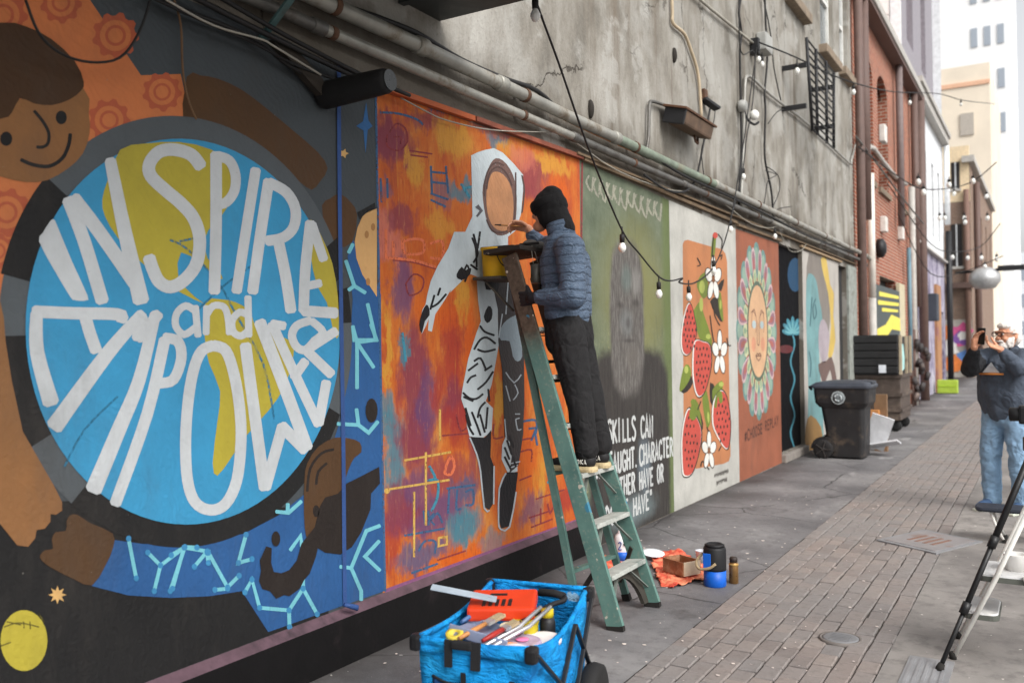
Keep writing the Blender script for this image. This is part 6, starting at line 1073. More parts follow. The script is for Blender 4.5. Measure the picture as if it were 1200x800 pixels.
b = NB('rag_orange'); v = b.P; n = b.noise(v, 14, 5, .65, .6); col = b.ramp(n, [(.3, lin((178, 52, 42))), (.46, lin((214, 96, 72))), (.6, lin((226, 150, 112))), (.74, lin((212, 92, 72)))]); ORAG = b.fin(col, .85)
rg = [onZ(*q_) for q_ in ((762, 655), (772, 649), (800, 650), (826, 664), (829, 680), (812, 684), (790, 691), (776, 688), (766, 676), (768, 668))]
crumple('drop_cloth', [(p.x, p.y) for p in rg], ORAG, .05, 'crumpled orange and red cloth spread under the dirty box', 'cloth')
rg2 = [onZ(*q_) for q_ in ((700, 654), (722, 652), (745, 658), (738, 668), (712, 668))]
crumple('drop_cloth', [(p.x, p.y) for p in rg2], ORAG, .05, 'small bunched red cloth behind the ladder legs', 'cloth', sd=9, n=24)
BXT = thing('dirty_box', 'paint-stained brown open box standing on the orange cloth', 'box', tuple(onZ(799, 676))); bc = onZ(799, 675) + Vector((0, 0, .03)); rb_ = Matrix.Rotation(R(-28), 3, 'Z'); BXM = mat('box_brown', (132, 88, 60), .6, var=.35, dirt=(176, 150, 124), dscale=6)
for (ox, oy, sx, sy) in ((0, -.075, .2, .008), (0, .075, .2, .008), (-.1, 0, .008, .142), (.1, 0, .008, .142)): MB().box(bc + rb_ @ Vector((ox, oy, .045)), (sx, sy, .09), rb_).obj('side' if sy > .01 or ox == 0 else 'side', BXM if ox <= 0 else mat('box_pale', (176, 160, 138), .7), BXT)
MB().box(bc + Vector((0, 0, .004)), (.19, .14, .006), rb_).obj('bottom', BXM, BXT)
JG = thing('drink_jug', 'blue insulated jug with black upper half and carry strap', 'jug', tuple(onZ(838, 688))); jc = onZ(838, 686)
MB().lathe([(.066, 0), (.072, .01), (.072, .105)], jc, 24).obj('lower_body', mat('jug_blue', (18, 84, 176), .4, bump=.05), JG); MB().lathe([(.0725, .106), (.074, .12), (.073, .24), (.066, .255)], jc, 24).obj('sleeve', mat('jug_black', (24, 24, 26), .6), JG); MB().lathe([(.062, .255), (.064, .268), (.05, .275), (.045, .268), (0, .266)], jc, 20).obj('lid', MC['jug_black'], JG)
th = R(272); dv = Vector((math.cos(th), math.sin(th), 0)); rv = Vector((-dv.y, dv.x, 0))
mb = MB(); mb.box(jc + dv * .0725 - rv * .03 + Vector((0, 0, .17)), (.01, .05, .1), Matrix((dv, rv, Vector((0, 0, 1)))).transposed(), .004); mb.obj('label', MC['jug_blue'], JG)
MB().tube(smooth_pts([jc + Vector((-.07, -.02, .21)), jc + Vector((-.105, -.05, .16)), jc + Vector((-.08, -.08, .12)), jc + Vector((-.01, -.085, .13)), jc + Vector((.03, -.075, .16))], False, 4), .009, 8).obj('strap', mat('strap_tan', (150, 132, 104), .8), JG)
SPC = thing('spray_can', 'brown and gold spray can beside the blue jug', 'spray can', tuple(onZ(860, 684))); sc_ = onZ(860, 683)
MB().lathe([(.027, 0), (.03, .004), (.03, .125), (.024, .14)], sc_, 18).obj('body', mat('can_bronze', (122, 92, 56), .35, metal=.5, bump=0), SPC); MB().lathe([(.026, .14), (.026, .165), (.02, .172), (0, .172)], sc_, 16).obj('cap', mat('cap_dark', (48, 40, 36), .5), SPC); MB().lathe([(.031, .118), (.0312, .128), (.03, .13)], sc_, 18).obj('band', mat('band_gold', (186, 150, 88), .4, metal=.4), SPC)
WJ = thing('paint_jug', 'white paint jug with blue label and a number two', 'jug', tuple(onZ(728, 658))); wj = onZ(729, 657)
MB().lathe([(.05, 0), (.056, .006), (.056, .15), (.046, .19), (.026, .205), (.026, .222), (0, .222)], wj, 20).obj('body', mat('jug_white', (204, 204, 206), .45), WJ); MB().lathe([(.0575, .012), (.0575, .075)], wj, 20).obj('blue_label', MC['jug_blue'], WJ)
fc = (CAM - wj); fc.z = 0; fc.normalize(); sd_ = Vector((-fc.y, fc.x, 0)); mb = MB()
mb.tube(smooth_pts([wj + fc * .058 + sd_ * (-.028 + .009 * a) + Vector((0, 0, .095 + .009 * z)) for a, z in FONT['2'][0]], False, 2), .004, 6); mb.obj('number', mat('label_navy', (24, 48, 120), .5), WJ)
MB().lathe([(0, 0), (.014, 0), (.014, .003), (0, .003)], wj + fc * .058 + sd_ * .025 + Vector((0, 0, .135)), 12, fc).obj('logo_dot', BKI, WJ)
tag(MB().lathe([(0, 0), (.06, .002), (.085, .012), (.086, .014), (.06, .006), (0, .004)], onZ(765, 654) + Vector((0, 0, .03)), 20, Vector((.15, -.1, 1))).obj('paper_plate', mat('paper_white', (210, 214, 218), .8)), 'white paper plate half under the orange cloth', 'plate')
CU = thing('plastic_cup', 'crumpled clear plastic cup behind the blue jug', 'cup', tuple(onZ(820, 658))); MB().lathe([(.03, 0), (.042, .085), (.045, .09), (.04, .085), (.028, .005), (0, .004)], onZ(822, 659), 14).obj('cup_wall', mat('cup_clear', (176, 178, 184), .25, bump=.5, bscale=20), CU)
# ---- covers let into the ground
MH = thing('manhole_cover', 'small round grey iron cover set in the brick paving', 'manhole cover', (MAN_C.x, MAN_C.y, 0))
MB().lathe([(MAN_R, -.02), (MAN_R, .006), (MAN_R - .012, .007), (MAN_R - .014, .003)], (MAN_C.x, MAN_C.y, 0), 32).obj('rim', mat('iron_rusty', (104, 98, 94), .7, bump=.4), MH); MB().lathe([(MAN_R - .016, -.01), (MAN_R - .016, .0065), (MAN_R - .03, .008), (0, .008)], (MAN_C.x, MAN_C.y, 0), 32).obj('lid', mat('iron_grey', (120, 120, 122), .55, metal=.3, bump=.5, bscale=60), MH)
for k in range(5): MB().bar((MAN_C.x - .05, MAN_C.y - .05 + k * .025, .009), (MAN_C.x + .05, MAN_C.y - .05 + k * .025, .009), .006, .003).obj('tread_rib', MC['iron_grey'], MH)
HP = thing('access_hatch', 'square steel access hatch lying at an angle in the paving', 'hatch', tuple(sum(PLATE, Vector()) / 4)); pc = sum(PLATE, Vector()) / 4
MB().prism([(p.x, p.y) for p in PLATE], lambda u, v, t: (u, v, t), -.01, .0075).obj('frame', mat('hatch_frame', (126, 126, 128), .6, metal=.2, bump=.3), HP); MB().prism([(pc.x + (p.x - pc.x) * .86, pc.y + (p.y - pc.y) * .86) for p in PLATE], lambda u, v, t: (u, v, t), .002, .0105).obj('lid', mat('hatch_lid', (132, 128, 128), .55, metal=.25, dirt=(122, 96, 84), dscale=5, bump=.4), HP)
for k in range(4): a = PLATE[0].lerp(PLATE[3], .3 + k * .13); e = PLATE[1].lerp(PLATE[2], .3 + k * .13); MB().bar(a.lerp(e, .3) + Vector((0, 0, .011)), a.lerp(e, .7) + Vector((0, 0, .011)), .03, .003).obj('rust_mark', mat('hatch_rust', (116, 88, 76), .8), HP)
DC = thing('drain_cover', 'ribbed metal drain cover strip beside the tripod foot', 'drain cover', (-.5, 4.5, 0))
MB().b2((-.62, 3.2, -.01), (-.42, 4.83, .006)).obj('strip', mat('drain_steel', (136, 136, 138), .5, metal=.3), DC)
for k in range(5): MB().b2((-.605 + k * .036, 3.22, .0062), (-.59 + k * .036, 4.8, .011)).obj('rib', MC['drain_steel'], DC)
# litter flakes
rdl = random.Random(12); mb = MB()
for k in range(150):
    x, y = rdl.uniform(-2.9, -.8), 3.4 + rdl.random() ** 1.6 * 6; s_ = rdl.uniform(.004, .014); a = rdl.uniform(0, 6.28); n = rdl.randint(4, 6)
    mb.prism([(x + s_ * rdl.uniform(.5, 1.2) * math.cos(a + 2 * math.pi * j / n), y + s_ * rdl.uniform(.5, 1.2) * math.sin(a + 2 * math.pi * j / n)) for j in range(n)], lambda u, v, t: (u, v, t), .0045, .006)
o = mb.obj('paint_flakes', mat('flake_pale', (196, 184, 176), .8)); tag(o, 'pale paint flakes and drips scattered over the ground', 'litter', None, 'stuff')
# ---- wheeled bin
BN = thing('wheeled_bin', 'black wheeled rubbish bin with a round pale emblem', 'bin', (-2.42, 12.95, 0)); BPL = mat('bin_plastic', (34, 33, 34), .6, var=.3, bump=.3, bscale=120, dirt=(74, 64, 55), dscale=5, dth=(.5, .72))
def rrect(cx, cy, hx, hy, z, r=.06, n=4):
    out = []
    for (sx, sy, a0) in ((1, 1, 0), (-1, 1, 90), (-1, -1, 180), (1, -1, 270)):
        for k in range(n + 1): t = R(a0 + 90 * k / n); out.append(Vector((cx + sx * (hx - r) + r * math.cos(t), cy + sy * (hy - r) + r * math.sin(t), z)))
    return out
def loft(mb, secs, cap0=True, cap1=True):
    n = len(secs[0]); vs = [p for s in secs for p in s]; fs = [(i * n + k, i * n + (k + 1) % n, (i + 1) * n + (k + 1) % n, (i + 1) * n + k) for i in range(len(secs) - 1) for k in range(n)]
    if cap0: fs.append(tuple(reversed(range(n))))
    if cap1: fs.append(tuple((len(secs) - 1) * n + k for k in range(n)))
    return mb.add(vs, fs)
bx, by = -2.42, 12.95
loft(MB(), [rrect(bx + .03, by, .235, .25, .03), rrect(bx + .02, by, .255, .27, .4), rrect(bx, by, .285, .29, .72)]).obj('body', BPL, BN); loft(MB(), [rrect(bx, by, .3, .3, .7, .05), rrect(bx - .005, by, .345, .32, .76, .05), rrect(bx - .01, by, .36, .33, .96, .05)]).obj('collar', BPL, BN)
LIDM = mat('bin_lid', (54, 58, 66), .5, bump=.2, bscale=90); lo_ = MB(); loft(lo_, [rrect(bx - .02, by, .39, .345, .962, .06), rrect(bx - .02, by, .395, .345, .99, .06), rrect(bx - .0, by, .35, .31, 1.035, .08), rrect(bx + .05, by, .22, .2, 1.06, .08)]); lid_ = lo_.obj('lid', LIDM, BN)
MB().box((bx + .3, by - .02, 1.045), (.16, .3, .03), Matrix.Rotation(.12, 3, 'Y'), .012).obj('lid_grip', LIDM, lid_); MB().tube([(bx - .4, by - .26, .94), (bx - .44, by - .2, .97), (bx - .44, by + .2, .97), (bx - .4, by + .26, .94)], .016, 8).obj('handle', BPL, BN)
for s_ in (-1, 1):
    wcn = Vector((bx - .25, by + s_ * .3, .13)); wh = MB().lathe([(.06, -.025), (.12, -.03), (.13, -.02), (.13, .02), (.12, .03), (.06, .025)], wcn, 22, (0, 1, 0)).obj('wheel', mat('bin_wheel', (30, 28, 28), .7), BN)
    for k in range(5): t = 2 * math.pi * k / 5; MB().bar(wcn + Vector((0, s_ * .027, 0)), wcn + Vector((.11 * math.cos(t), s_ * .03, .11 * math.sin(t))), .018, .01).obj('spoke', mat('spoke_grey', (56, 52, 50), .6), wh)
    MB().lathe([(0, 0), (.03, 0), (.03, .06), (0, .06)], wcn - Vector((0, .03, 0)), 12, (0, 1, 0)).obj('hub', MC['bin_wheel'], wh)
    mb = MB(); A_ = [(wcn.x + .17 * math.cos(R(a)), wcn.z + .17 * math.sin(R(a))) for a in range(-10, 181, 19)]; mb.prism(A_, lambda u, v, t: (u, t, v), by + s_ * .255, by + s_ * .275); mb.obj('wheel_arch', BPL, BN)
EM = mat('emblem_pale', (168, 176, 178), .6, bump=0); ey = by - .333
ec = onY(982, 466, ey); 
ring_ = MB(); ring_.lathe([(.078, -.002), (.088, -.002), (.088, .002), (.078, .002), (.078, -.002)], ec, 28, (0, -1, 0)); em = ring_.obj('emblem', EM, BN)
MB().lathe([(0, 0), (.076, 0), (.076, .0015), (0, .0015)], ec + Vector((0, .0, 0)), 24, (0, -1, 0)).obj('emblem_disc', mat('emblem_grey', (104, 110, 112), .6, bump=0), em)
for k in range(3):
    a0 = 90 + 120 * k; pts = [ec + Vector((.042 * math.cos(R(a0 + a)), -.004, .042 * math.sin(R(a0 + a)))) for a in range(0, 85, 12)]; MB().tube(pts, [.009] * (len(pts) - 2) + [.014, .002], 6).obj('emblem_arrow', EM, em)
# ---- dumpster with lids thrown open
DP = thing('dumpster', 'brown-black steel dumpster with ribbed plastic lids standing open', 'dumpster', (-2.66, 17.6, 0)); DST = mat('dumpster_steel', (72, 62, 56), .65, var=.35, bump=.4, bscale=20, dirt=(112, 98, 86), dscale=2); DLID = mat('dumpster_lid', (34, 34, 35), .5, bump=.15)
x0, x1, y0_, y1_ = -3.02, -2.26, 17.0, 18.3
MB().b2((x0, y0_, .2), (x1, y1_, 1.02), .02).obj('body', DST, DP)
for z in (.35, .62, .95): MB().b2((x0 - .02, y0_ - .03, z), (x1 + .03, y1_ + .02, z + .06)).obj('rib', DST, DP)
for k in range(5): MB().b2((x0 - .03 + k * .004, y0_ - .09 - k * .004, 1.03 + k * .135), (x1 - .02, y0_ - .045, 1.155 + k * .135), .015).obj('lid_slat', DLID, DP)
MB().b2((x0, y0_ - .04, 1.0), (x1 - .02, y0_ - .01, 1.71)).obj('lid', DLID, DP); MB().b2((x1 - .05, y0_ + .1, 1.03), (x1 - .01, y1_, 1.68)).obj('lid', DLID, DP)
for y in (y0_ + .02, y0_ + .75, y1_): MB().b2((x1 - .012, y - .04, 1.0), (x1 + .03, y + .04, 1.7)).obj('post', mat('dumpster_post', (160, 146, 124), .7, dirt=(90, 78, 66), dscale=5), DP)
MB().prism([(17.15, 1.06), (17.45, 1.1), (17.5, 1.3), (17.35, 1.55), (17.2, 1.5)], lambda u, v, t: (t, u, v), x1 + .002, x1 + .012).obj('graffiti', mat('graffiti_mint', (150, 190, 186), .7), DP)
pp = onY(1034, 432, y0_ - .115); MB().box(pp, (.12, .006, .14)).obj('label', mat('label_white', (196, 200, 206), .7), DP)
for (x, y) in ((x0 + .1, y0_ + .1), (x1 - .1, y0_ + .1), (x1 - .1, y1_ - .15)): MB().lathe([(.03, -.03), (.1, -.03), (.1, .03), (.03, .03)], (x, y, .1), 16, (0, 1, .0)).obj('caster', mat('caster_black', (26, 26, 26), .8), DP)
# rubbish by the bin
WS = thing('white_board', 'folded white cardboard sheet dumped behind the bin', 'cardboard', (-2.0, 13.5, 0)); CWH = mat('card_white', (196, 196, 198), .8)
MB().box(onY(1029, 506, 13.45) , (.3, .02, .5), Matrix.Rotation(.25, 3, 'X') @ Matrix.Rotation(.35, 3, 'Y')).obj('sheet', CWH, WS); MB().box(onY(1035, 520, 13.35), (.42, .3, .02), Matrix.Rotation(-.2, 3, 'Y') @ Matrix.Rotation(-.25, 3, 'X')).obj('flap', CWH, WS)
CB = thing('cardboard_box', 'brown cardboard box squeezed between bin and dumpster', 'cardboard', (-2.1, 13.9, 0)); MB().b2((-2.2, 13.85, .0), (-2.03, 13.95, .82)).obj('side', mat('card_brown', (116, 90, 66), .85), CB); MB().b2((-2.3, 13.7, .32), (-2.12, 13.84, .6)).obj('flap', mat('card_orange', (176, 118, 66), .85), CB)
# ---- tripod
TPD = thing('camera_tripod', 'black camera tripod with one leg stretched across the frame', 'tripod', (-.08, 5.0, 0)); TPM = mat('tripod_black', (30, 30, 31), .45, bump=.05)
hub_ = Vector((-.07, 4.98, 1.06)); ft = [onZ(1100, 786), Vector((.42, 4.75, 0)), Vector((.05, 5.75, 0))]
for f in ft:
    L_ = [(0, .45, .016), (.4, .75, .0135), (.7, .99, .011)]; leg = None
    for i, (t0, t1, r_) in enumerate(L_):
        o = MB().tube([hub_.lerp(f, t0), hub_.lerp(f, t1)], r_, 10).obj('leg' if i == 0 else 'leg_section', TPM, TPD if i == 0 else leg); leg = leg or o
    for t in (.43, .72): MB().tube([hub_.lerp(f, t - .02), hub_.lerp(f, t + .03)], .021, 10).obj('leg_lock', TPM, leg)
    MB().tube([hub_.lerp(f, .965), hub_.lerp(f, .985), hub_.lerp(f, 1.0)], [.014, .02, .018], 10).obj('foot', FOOT, leg)
MB().lathe([(.03, -.05), (.05, -.03), (.05, .03), (.025, .05)], hub_, 14).obj('collar', TPM, TPD); MB().tube([hub_ + Vector((0, 0, -.2)), hub_ + Vector((0, 0, .06))], .014, 10).obj('centre_column', TPM, TPD); MB().box(hub_ + Vector((0, 0, .075)), (.07, .06, .04), None, .012).obj('head', TPM, TPD)
CMR = thing('camera', 'small black camera mounted on the tripod head', 'camera', tuple(hub_ + Vector((0, 0, .1)))); MB().box(hub_ + Vector((0, 0, .14)), (.13, .07, .09), None, .012).obj('body', mat('camera_black', (24, 24, 25), .5), CMR); MB().lathe([(.032, 0), (.034, .07), (.028, .075), (0, .07)], hub_ + Vector((-.03, 0, .14)), 16, Vector((-1, .1, 0))).obj('lens', MC['camera_black'], CMR)
# ---- white step stool with two treads
SSM = mat('stool_white', (206, 204, 198), .4, bump=.05); STR = mat('tread_grey', (176, 176, 176), .6, var=.2, bump=.6, bscale=70, dirt=(200, 198, 194), dscale=8); STD = mat('tread_edge', (84, 86, 80), .7)
SS = thing('step_stool', 'white tubular step stool with grey ribbed treads', 'step stool', (-.2, 5.05, 0)); 
for y in (4.89, 5.24):
    MB().tube([(-.43, y, .012), (-.24, y - .01, .42), (-.06, y - .02, .85)], .0125, 10).obj('front_leg', SSM, SS); MB().tube([(.02, y + .02, .012), (-.12, y, .44)], .0115, 10).obj('rear_leg', SSM, SS)
    for p in ((-.433, y), (.022, y + .02)): MB().lathe([(.017, 0), (.018, .03), (.013, .035)], (p[0], p[1], 0), 10).obj('foot', FOOT, SS)
for (x, z, w_) in ((-.31, .235, .16), (-.19, .425, .26)):
    loft(MB(), [rrect(x, 5.06, w_ / 2, .165, z - .03, .04), rrect(x, 5.06, w_ / 2, .165, z - .004, .04)]).obj('tread_rim', STD, SS); loft(MB(), [rrect(x, 5.06, w_ / 2 - .004, .162, z - .004, .038), rrect(x, 5.06, w_ / 2 - .008, .158, z + .004, .036)]).obj('tread', STR, SS)
MB().tube([(-.06, 4.87, .85), (-.05, 5.0, .87), (-.05, 5.1, .87), (-.06, 5.22, .85)], .0125, 10).obj('hand_hoop', SSM, SS)
tag(MB().lathe([(.045, 0), (.055, .075), (.058, .08), (.05, .078), (.04, .006), (0, .006)], (-.16, 5.06, .43), 18).obj('paint_pot', mat('pot_white', (212, 210, 206), .4)), 'white plastic pot standing on the step stool', 'pot')
tag(MB().ell((-.12, 5.14, .455), (.035, .035, .03)).obj('sponge', mat('sponge_orange', (206, 96, 40), .9, bump=.8, bscale=40)), 'orange sponge resting beside the white pot', 'sponge')
# ---- dark-topped low stool by the man's feet
DS = thing('low_stool', 'low folding stool with a dark blue top and white legs', 'stool', (-.3, 8.05, 0))
sx0, sx1 = onZ(1145, 592, .26).x, .05
loft(MB(), [rrect((sx0 + sx1) / 2, 8.0, (sx1 - sx0) / 2, .13, .235, .05), rrect((sx0 + sx1) / 2, 8.0, (sx1 - sx0) / 2 + .01, .135, .25, .05), rrect((sx0 + sx1) / 2, 8.0, (sx1 - sx0) / 2, .13, .265, .05)]).obj('top', mat('stool_navy', (34, 38, 48), .6), DS)
for x, dx_ in ((sx0 + .1, .09), (sx1 - .08, -.08)):
    for y in (7.9, 8.1): MB().tube([(x, y, .236), (x + dx_ * .4, y, .12), (x + dx_, y, .008)], .011, 8).obj('leg', SSM, DS)
MB().tube([(sx0 + .19, 7.88, .012), (sx0 + .19, 8.12, .012)], .016, 8).obj('foot_bar', FOOT, DS); MB().tube([(sx1 - .16, 7.88, .012), (sx1 - .16, 8.12, .012)], .016, 8).obj('foot_bar', FOOT, DS)
# ================================================================ PEOPLE
def cap(mb, p0, p1, r0, r1, n=14):
    p0, p1 = Vector(p0), Vector(p1); d = (p1 - p0).normalized(); pts = []; rs = []
    for k in range(5): t = math.pi / 2 * (1 - k / 5); pts.append(p0 - d * r0 * math.sin(t)); rs.append(max(.0005, r0 * math.cos(t)))
    pts += [p0, p0.lerp(p1, .5), p1]; rs += [r0, (r0 + r1) / 2, r1]
    for k in range(1, 6): t = math.pi / 2 * k / 5; pts.append(p1 + d * r1 * math.sin(t)); rs.append(max(.0005, r1 * math.cos(t)))
    mb.tube(pts, rs, n); return mb
def chain(mb, pts, rs):
    for i in range(len(pts) - 1): cap(mb, pts[i], pts[i + 1], rs[i], rs[i + 1])
    return mb
def blob(name, mb, vox, mt, parent, it=4, disp=0, dsize=.12):
    o = mb.obj(name, mt, parent); md = o.modifiers.new('r', 'REMESH'); md.mode = 'VOXEL'; md.voxel_size = vox; md.use_smooth_shade = True
    sm = o.modifiers.new('s', 'SMOOTH'); sm.iterations = it; sm.factor = .5
    if disp:
        tx = bpy.data.textures.new(name + '_folds', 'CLOUDS'); tx.noise_scale = dsize; tx.noise_depth = 2; dm = o.modifiers.new('d', 'DISPLACE'); dm.texture = tx; dm.strength = disp; dm.texture_coords = 'GLOBAL'; dm.mid_level = .5
    return o
def hand(mb, wrist, fdir, pn, thumb, curl=.6, size=1.0, spread=.13):
    """palm and five bent fingers; fdir finger direction, pn palm-facing normal, thumb direction across the palm"""
    f = Vector(fdir).normalized(); n = Vector(pn); n = (n - f * n.dot(f)).normalized(); t = f.cross(n).normalized()
    if t.dot(Vector(thumb)) < 0: t = -t
    w_ = Vector(wrist); s = size
    for k in range(4):
        o = (.033 - .022 * k) * s; cap(mb, w_ + f * .01 * s + t * o * .6, w_ + f * .085 * s + t * o, .0155 * s, .0125 * s)
    for k in range(4):
        o = (.033 - .022 * k) * s; L_ = (.040, .045, .042, .033)[k] * s; d = (f + t * (.02 - .02 * k) * spread * 10).normalized(); p = w_ + f * .085 * s + t * o; r_ = .0092 * s
        for j in range(3):
            a = curl * (.45 + .55 * j) * 1.1; dd = (d * math.cos(a) + n * math.sin(a)).normalized(); q_ = p + dd * L_ * (1, .72, .55)[j]; cap(mb, p, q_, r_, r_ * .93, 8); p = q_; r_ *= .93
    p = w_ + f * .02 * s + t * .03 * s; d1 = (t * .75 + f * .6 + n * .35).normalized(); d2 = (t * .25 + f * .85 + n * .45).normalized()
    q1 = p + d1 * .045 * s; q2 = q1 + d2 * .034 * s; q3 = q2 + (d2 + n * .3).normalized() * .026 * s; chain(mb, [p, q1, q2, q3], [.015 * s, .0125 * s, .011 * s, .0095 * s])
SKIN = mat('skin', (190, 136, 108), .55, var=.1, scale=20, bump=.1, k=1.15); BKF = mat('black_knit', (20, 19, 20), .95, var=.25, bump=.8, bscale=160)
# ---- painter on the ladder
b = NB('puffer_blue'); v = b.obj(); x = b.sep(v); n = b.noise(v, 6, 5, .6); col = b.ramp(n, [(.3, lin((62, 76, 94), 1.2)), (.7, lin((92, 108, 128), 1.2))])
wv = b.n('TexWave', bands_direction='Z'); b.set(wv.inputs['Vector'], v); wv.inputs['Scale'].default_value = 6.2; wv.inputs['Distortion'].default_value = 2.2; wv.inputs['Detail'].default_value = 2; wv.inputs['Detail Scale'].default_value = 2
st_ = b.rng(wv.outputs['Fac'], 0, .3); w1 = b.noise(b.map(v, (1, 1, 1.6)), 17, 3, .55, 1.4); rg = b.math('ABSOLUTE', b.math('SUBTRACT', w1, .5))
col = b.mix(b.rng(wv.outputs['Fac'], .12, 0, 0, .5), col, lin((40, 50, 64))); b.bump(b.math('ADD', b.math('MULTIPLY', st_, .45), b.math('MULTIPLY', rg, 2.6)), .7, .016); PUFF = b.fin(col, .5, 0, .35)
PANT = mat('black_denim', (25, 24, 25), .85, var=.3, bscale=200, folds=.6, dirt=(150, 146, 140), dscale=16, dth=(.69, .71))
PT = thing('person', 'painter in black beanie and blue padded jacket standing on the ladder', 'person', tuple(onY(690, 560, 4.76)))
o4 = lambda px, py, Y: onY(px, py, Y)
aL, aR = o4(688, 536, 4.66), o4(704, 531, 4.86); kL, kR = o4(678, 462, 4.65), o4(690, 458, 4.87); hL, hR = o4(664, 388, 4.665), o4(672, 388, 4.855); pel = o4(666, 382, 4.76); wst = o4(666, 360, 4.76); chs = o4(663, 308, 4.76); nk = o4(658, 274, 4.76); hd = o4(642, 248, 4.77)
shL, shR = o4(668, 290, 4.585), o4(660, 288, 4.935); elL, elR = o4(672, 347, 4.55), o4(634, 292, 5.0); haL, haR = o4(624, 349, 4.57), o4(619, 268, 4.93)
bm_ = MB(); chain(bm_, [pel, wst, chs, nk], [.11, .105, .11, .06]); cap(bm_, nk, hd, .055, .06); bm_.ell(hd, (.092, .075, .112), Matrix.Rotation(-.25, 3, 'Y')); bm_.ell(hd + Vector((-.09, 0, -.02)), (.022, .013, .02)); bm_.ell(hd + Vector((-.06, 0, -.085)), (.04, .042, .035));
for (s_, e_, h_) in ((shL, elL, haL), (shR, elR, haR)): chain(bm_, [s_, e_, h_], [.05, .04, .028]); cap(bm_, chs, s_, .08, .05)
for (h_, k_, a_) in ((hL, kL, aL), (hR, kR, aR)): chain(bm_, [h_, k_, a_], [.08, .055, .04]); cap(bm_, pel, h_, .09, .08)
hand(bm_, haR, (-.75, -.15, .25), (-.1, -.6, -.6), (-.2, -.3, .9), 1.15, .9)
hand(bm_, haL, (-.8, .15, -.05), (.1, 1, 0), (0, .2, 1), .9, .95)
body = blob('body', bm_, .0065, SKIN, PT, 2)
jm = MB(); chain(jm, [wst + Vector((.005, 0, -.035)), wst, chs.lerp(wst, .4), chs, chs.lerp(nk, .55)], [.125, .128, .135, .135, .1])
for s_ in (-1, 1): chain(jm, [wst + Vector((0, s_ * .075, -.03)), chs + Vector((0, s_ * .085, 0)), chs.lerp(nk, .5) + Vector((0, s_ * .07, 0))], [.11, .118, .09])
for (s_, e_, h_) in ((shL, elL, haL + (elL - haL).normalized() * .055), (shR, elR, haR + (elR - haR).normalized() * .05)): chain(jm, [chs.lerp(s_, .6) + Vector((0, 0, .02)), s_, s_.lerp(e_, .5), e_, e_.lerp(h_, .5), h_], [.1, .085, .082, .074, .06, .046])
cap(jm, nk + Vector((.012, 0, -.03)), nk + Vector((-.004, 0, .03)), .082, .076)
jk = blob('jacket', jm, .009, PUFF, PT, 4, .014, .09)
cl = MB(); 
for k in range(2):
    c0 = nk + Vector((.012 - .01 * k, 0, .0)); 
cl.lathe([(.083, -.03), (.084, .03), (.08, .058), (.072, .056), (.07, -.02)], nk + Vector((-.002, 0, .01)), 22, Vector((-.25, 0, 1))); cl.obj('collar', PUFF, PT)
tm = MB(); chain(tm, [pel + Vector((0, 0, .05)), pel, pel + Vector((.01, 0, -.06))], [.118, .125, .12])
for s_ in (-1, 1): cap(tm, pel + Vector((0, s_ * .06, .05)), pel + Vector((0.01, s_ * .075, -.08)), .112, .115)
for (h_, k_, a_) in ((hL, kL, aL), (hR, kR, aR)): chain(tm, [h_, h_.lerp(k_, .5), k_, k_.lerp(a_, .5), a_ + Vector((0, 0, .05))], [.112, .1, .084, .076, .07])
blob('trousers', tm, .009, PANT, PT, 4, .022, .16)
bn = MB(); bn.ell(hd + Vector((.016, 0, .028)), (.112, .1, .108), Matrix.Rotation(-.25, 3, 'Y')); bn.ell(hd + Vector((.03, 0, -.03)), (.088, .098, .09)); bn.ell(hd + Vector((.03, 0, .085)), (.07, .07, .07)); cap(bn, hd + Vector((.045, 0, -.01)), nk + Vector((.012, 0, .03)), .084, .074); be = blob('beanie', bn, .007, BKF, PT, 3, .008, .05)
MB().lathe([(.104, -.02), (.109, -.005), (.108, .025), (.102, .035)], hd + Vector((.002, 0, .035)), 24, Vector((-.28, 0, 1))).obj('beanie_cuff', BKF, PT)
gl = MB(); hand(gl, haL, (-.8, .15, -.05), (.1, 1, 0), (0, .2, 1), .9, 1.13); cap(gl, haL, haL + (elL - haL).normalized() * .06, .036, .04); blob('glove', gl, .006, mat('glove_black', (26, 26, 30), .7), PT, 1)
SHK = mat('shoe_black', (30, 29, 30), .7, bump=.3, bscale=120); SOL = mat('shoe_sole', (176, 158, 122), .8, var=.2, dirt=(110, 92, 70), dscale=12)
ZS = .836
for (a_, nm) in ((aL, 'left'), (aR, 'right')):
    c = Vector((a_.x - .075, a_.y, ZS)); sm_ = MB(); chain(sm_, [c + Vector((.085, 0, .065)), c + Vector((.02, 0, .065)), c + Vector((-.08, 0, .045)), c + Vector((-.14, 0, .04))], [.045, .046, .04, .03]); cap(sm_, c + Vector((.075, 0, .07)), c + Vector((.07, 0, .12)), .045, .046)
    sh_ = blob('shoe', sm_, .007, SHK, PT, 2); loft(MB(), [rrect(c.x - .02, c.y, .155, .046, ZS + .003, .04), rrect(c.x - .022, c.y, .16, .05, ZS + .018, .045), rrect(c.x - .02, c.y, .152, .046, ZS + .034, .04)]).obj('sole', SOL, PT)
    lt = MB(); 
    for i, ch in enumerate('HOKA'):
        for st in FONT[ch]: lt.tube([Vector((c.x + .01 + .022 * i + .0052 * aa, c.y - .0475, ZS + .048 + .0045 * bb)) for aa, bb in st], .0026, 5)
    tag(lt.obj('shoe_lettering', mat('shoe_print', (206, 204, 196), .7, bump=0), PT), kind='stuff')
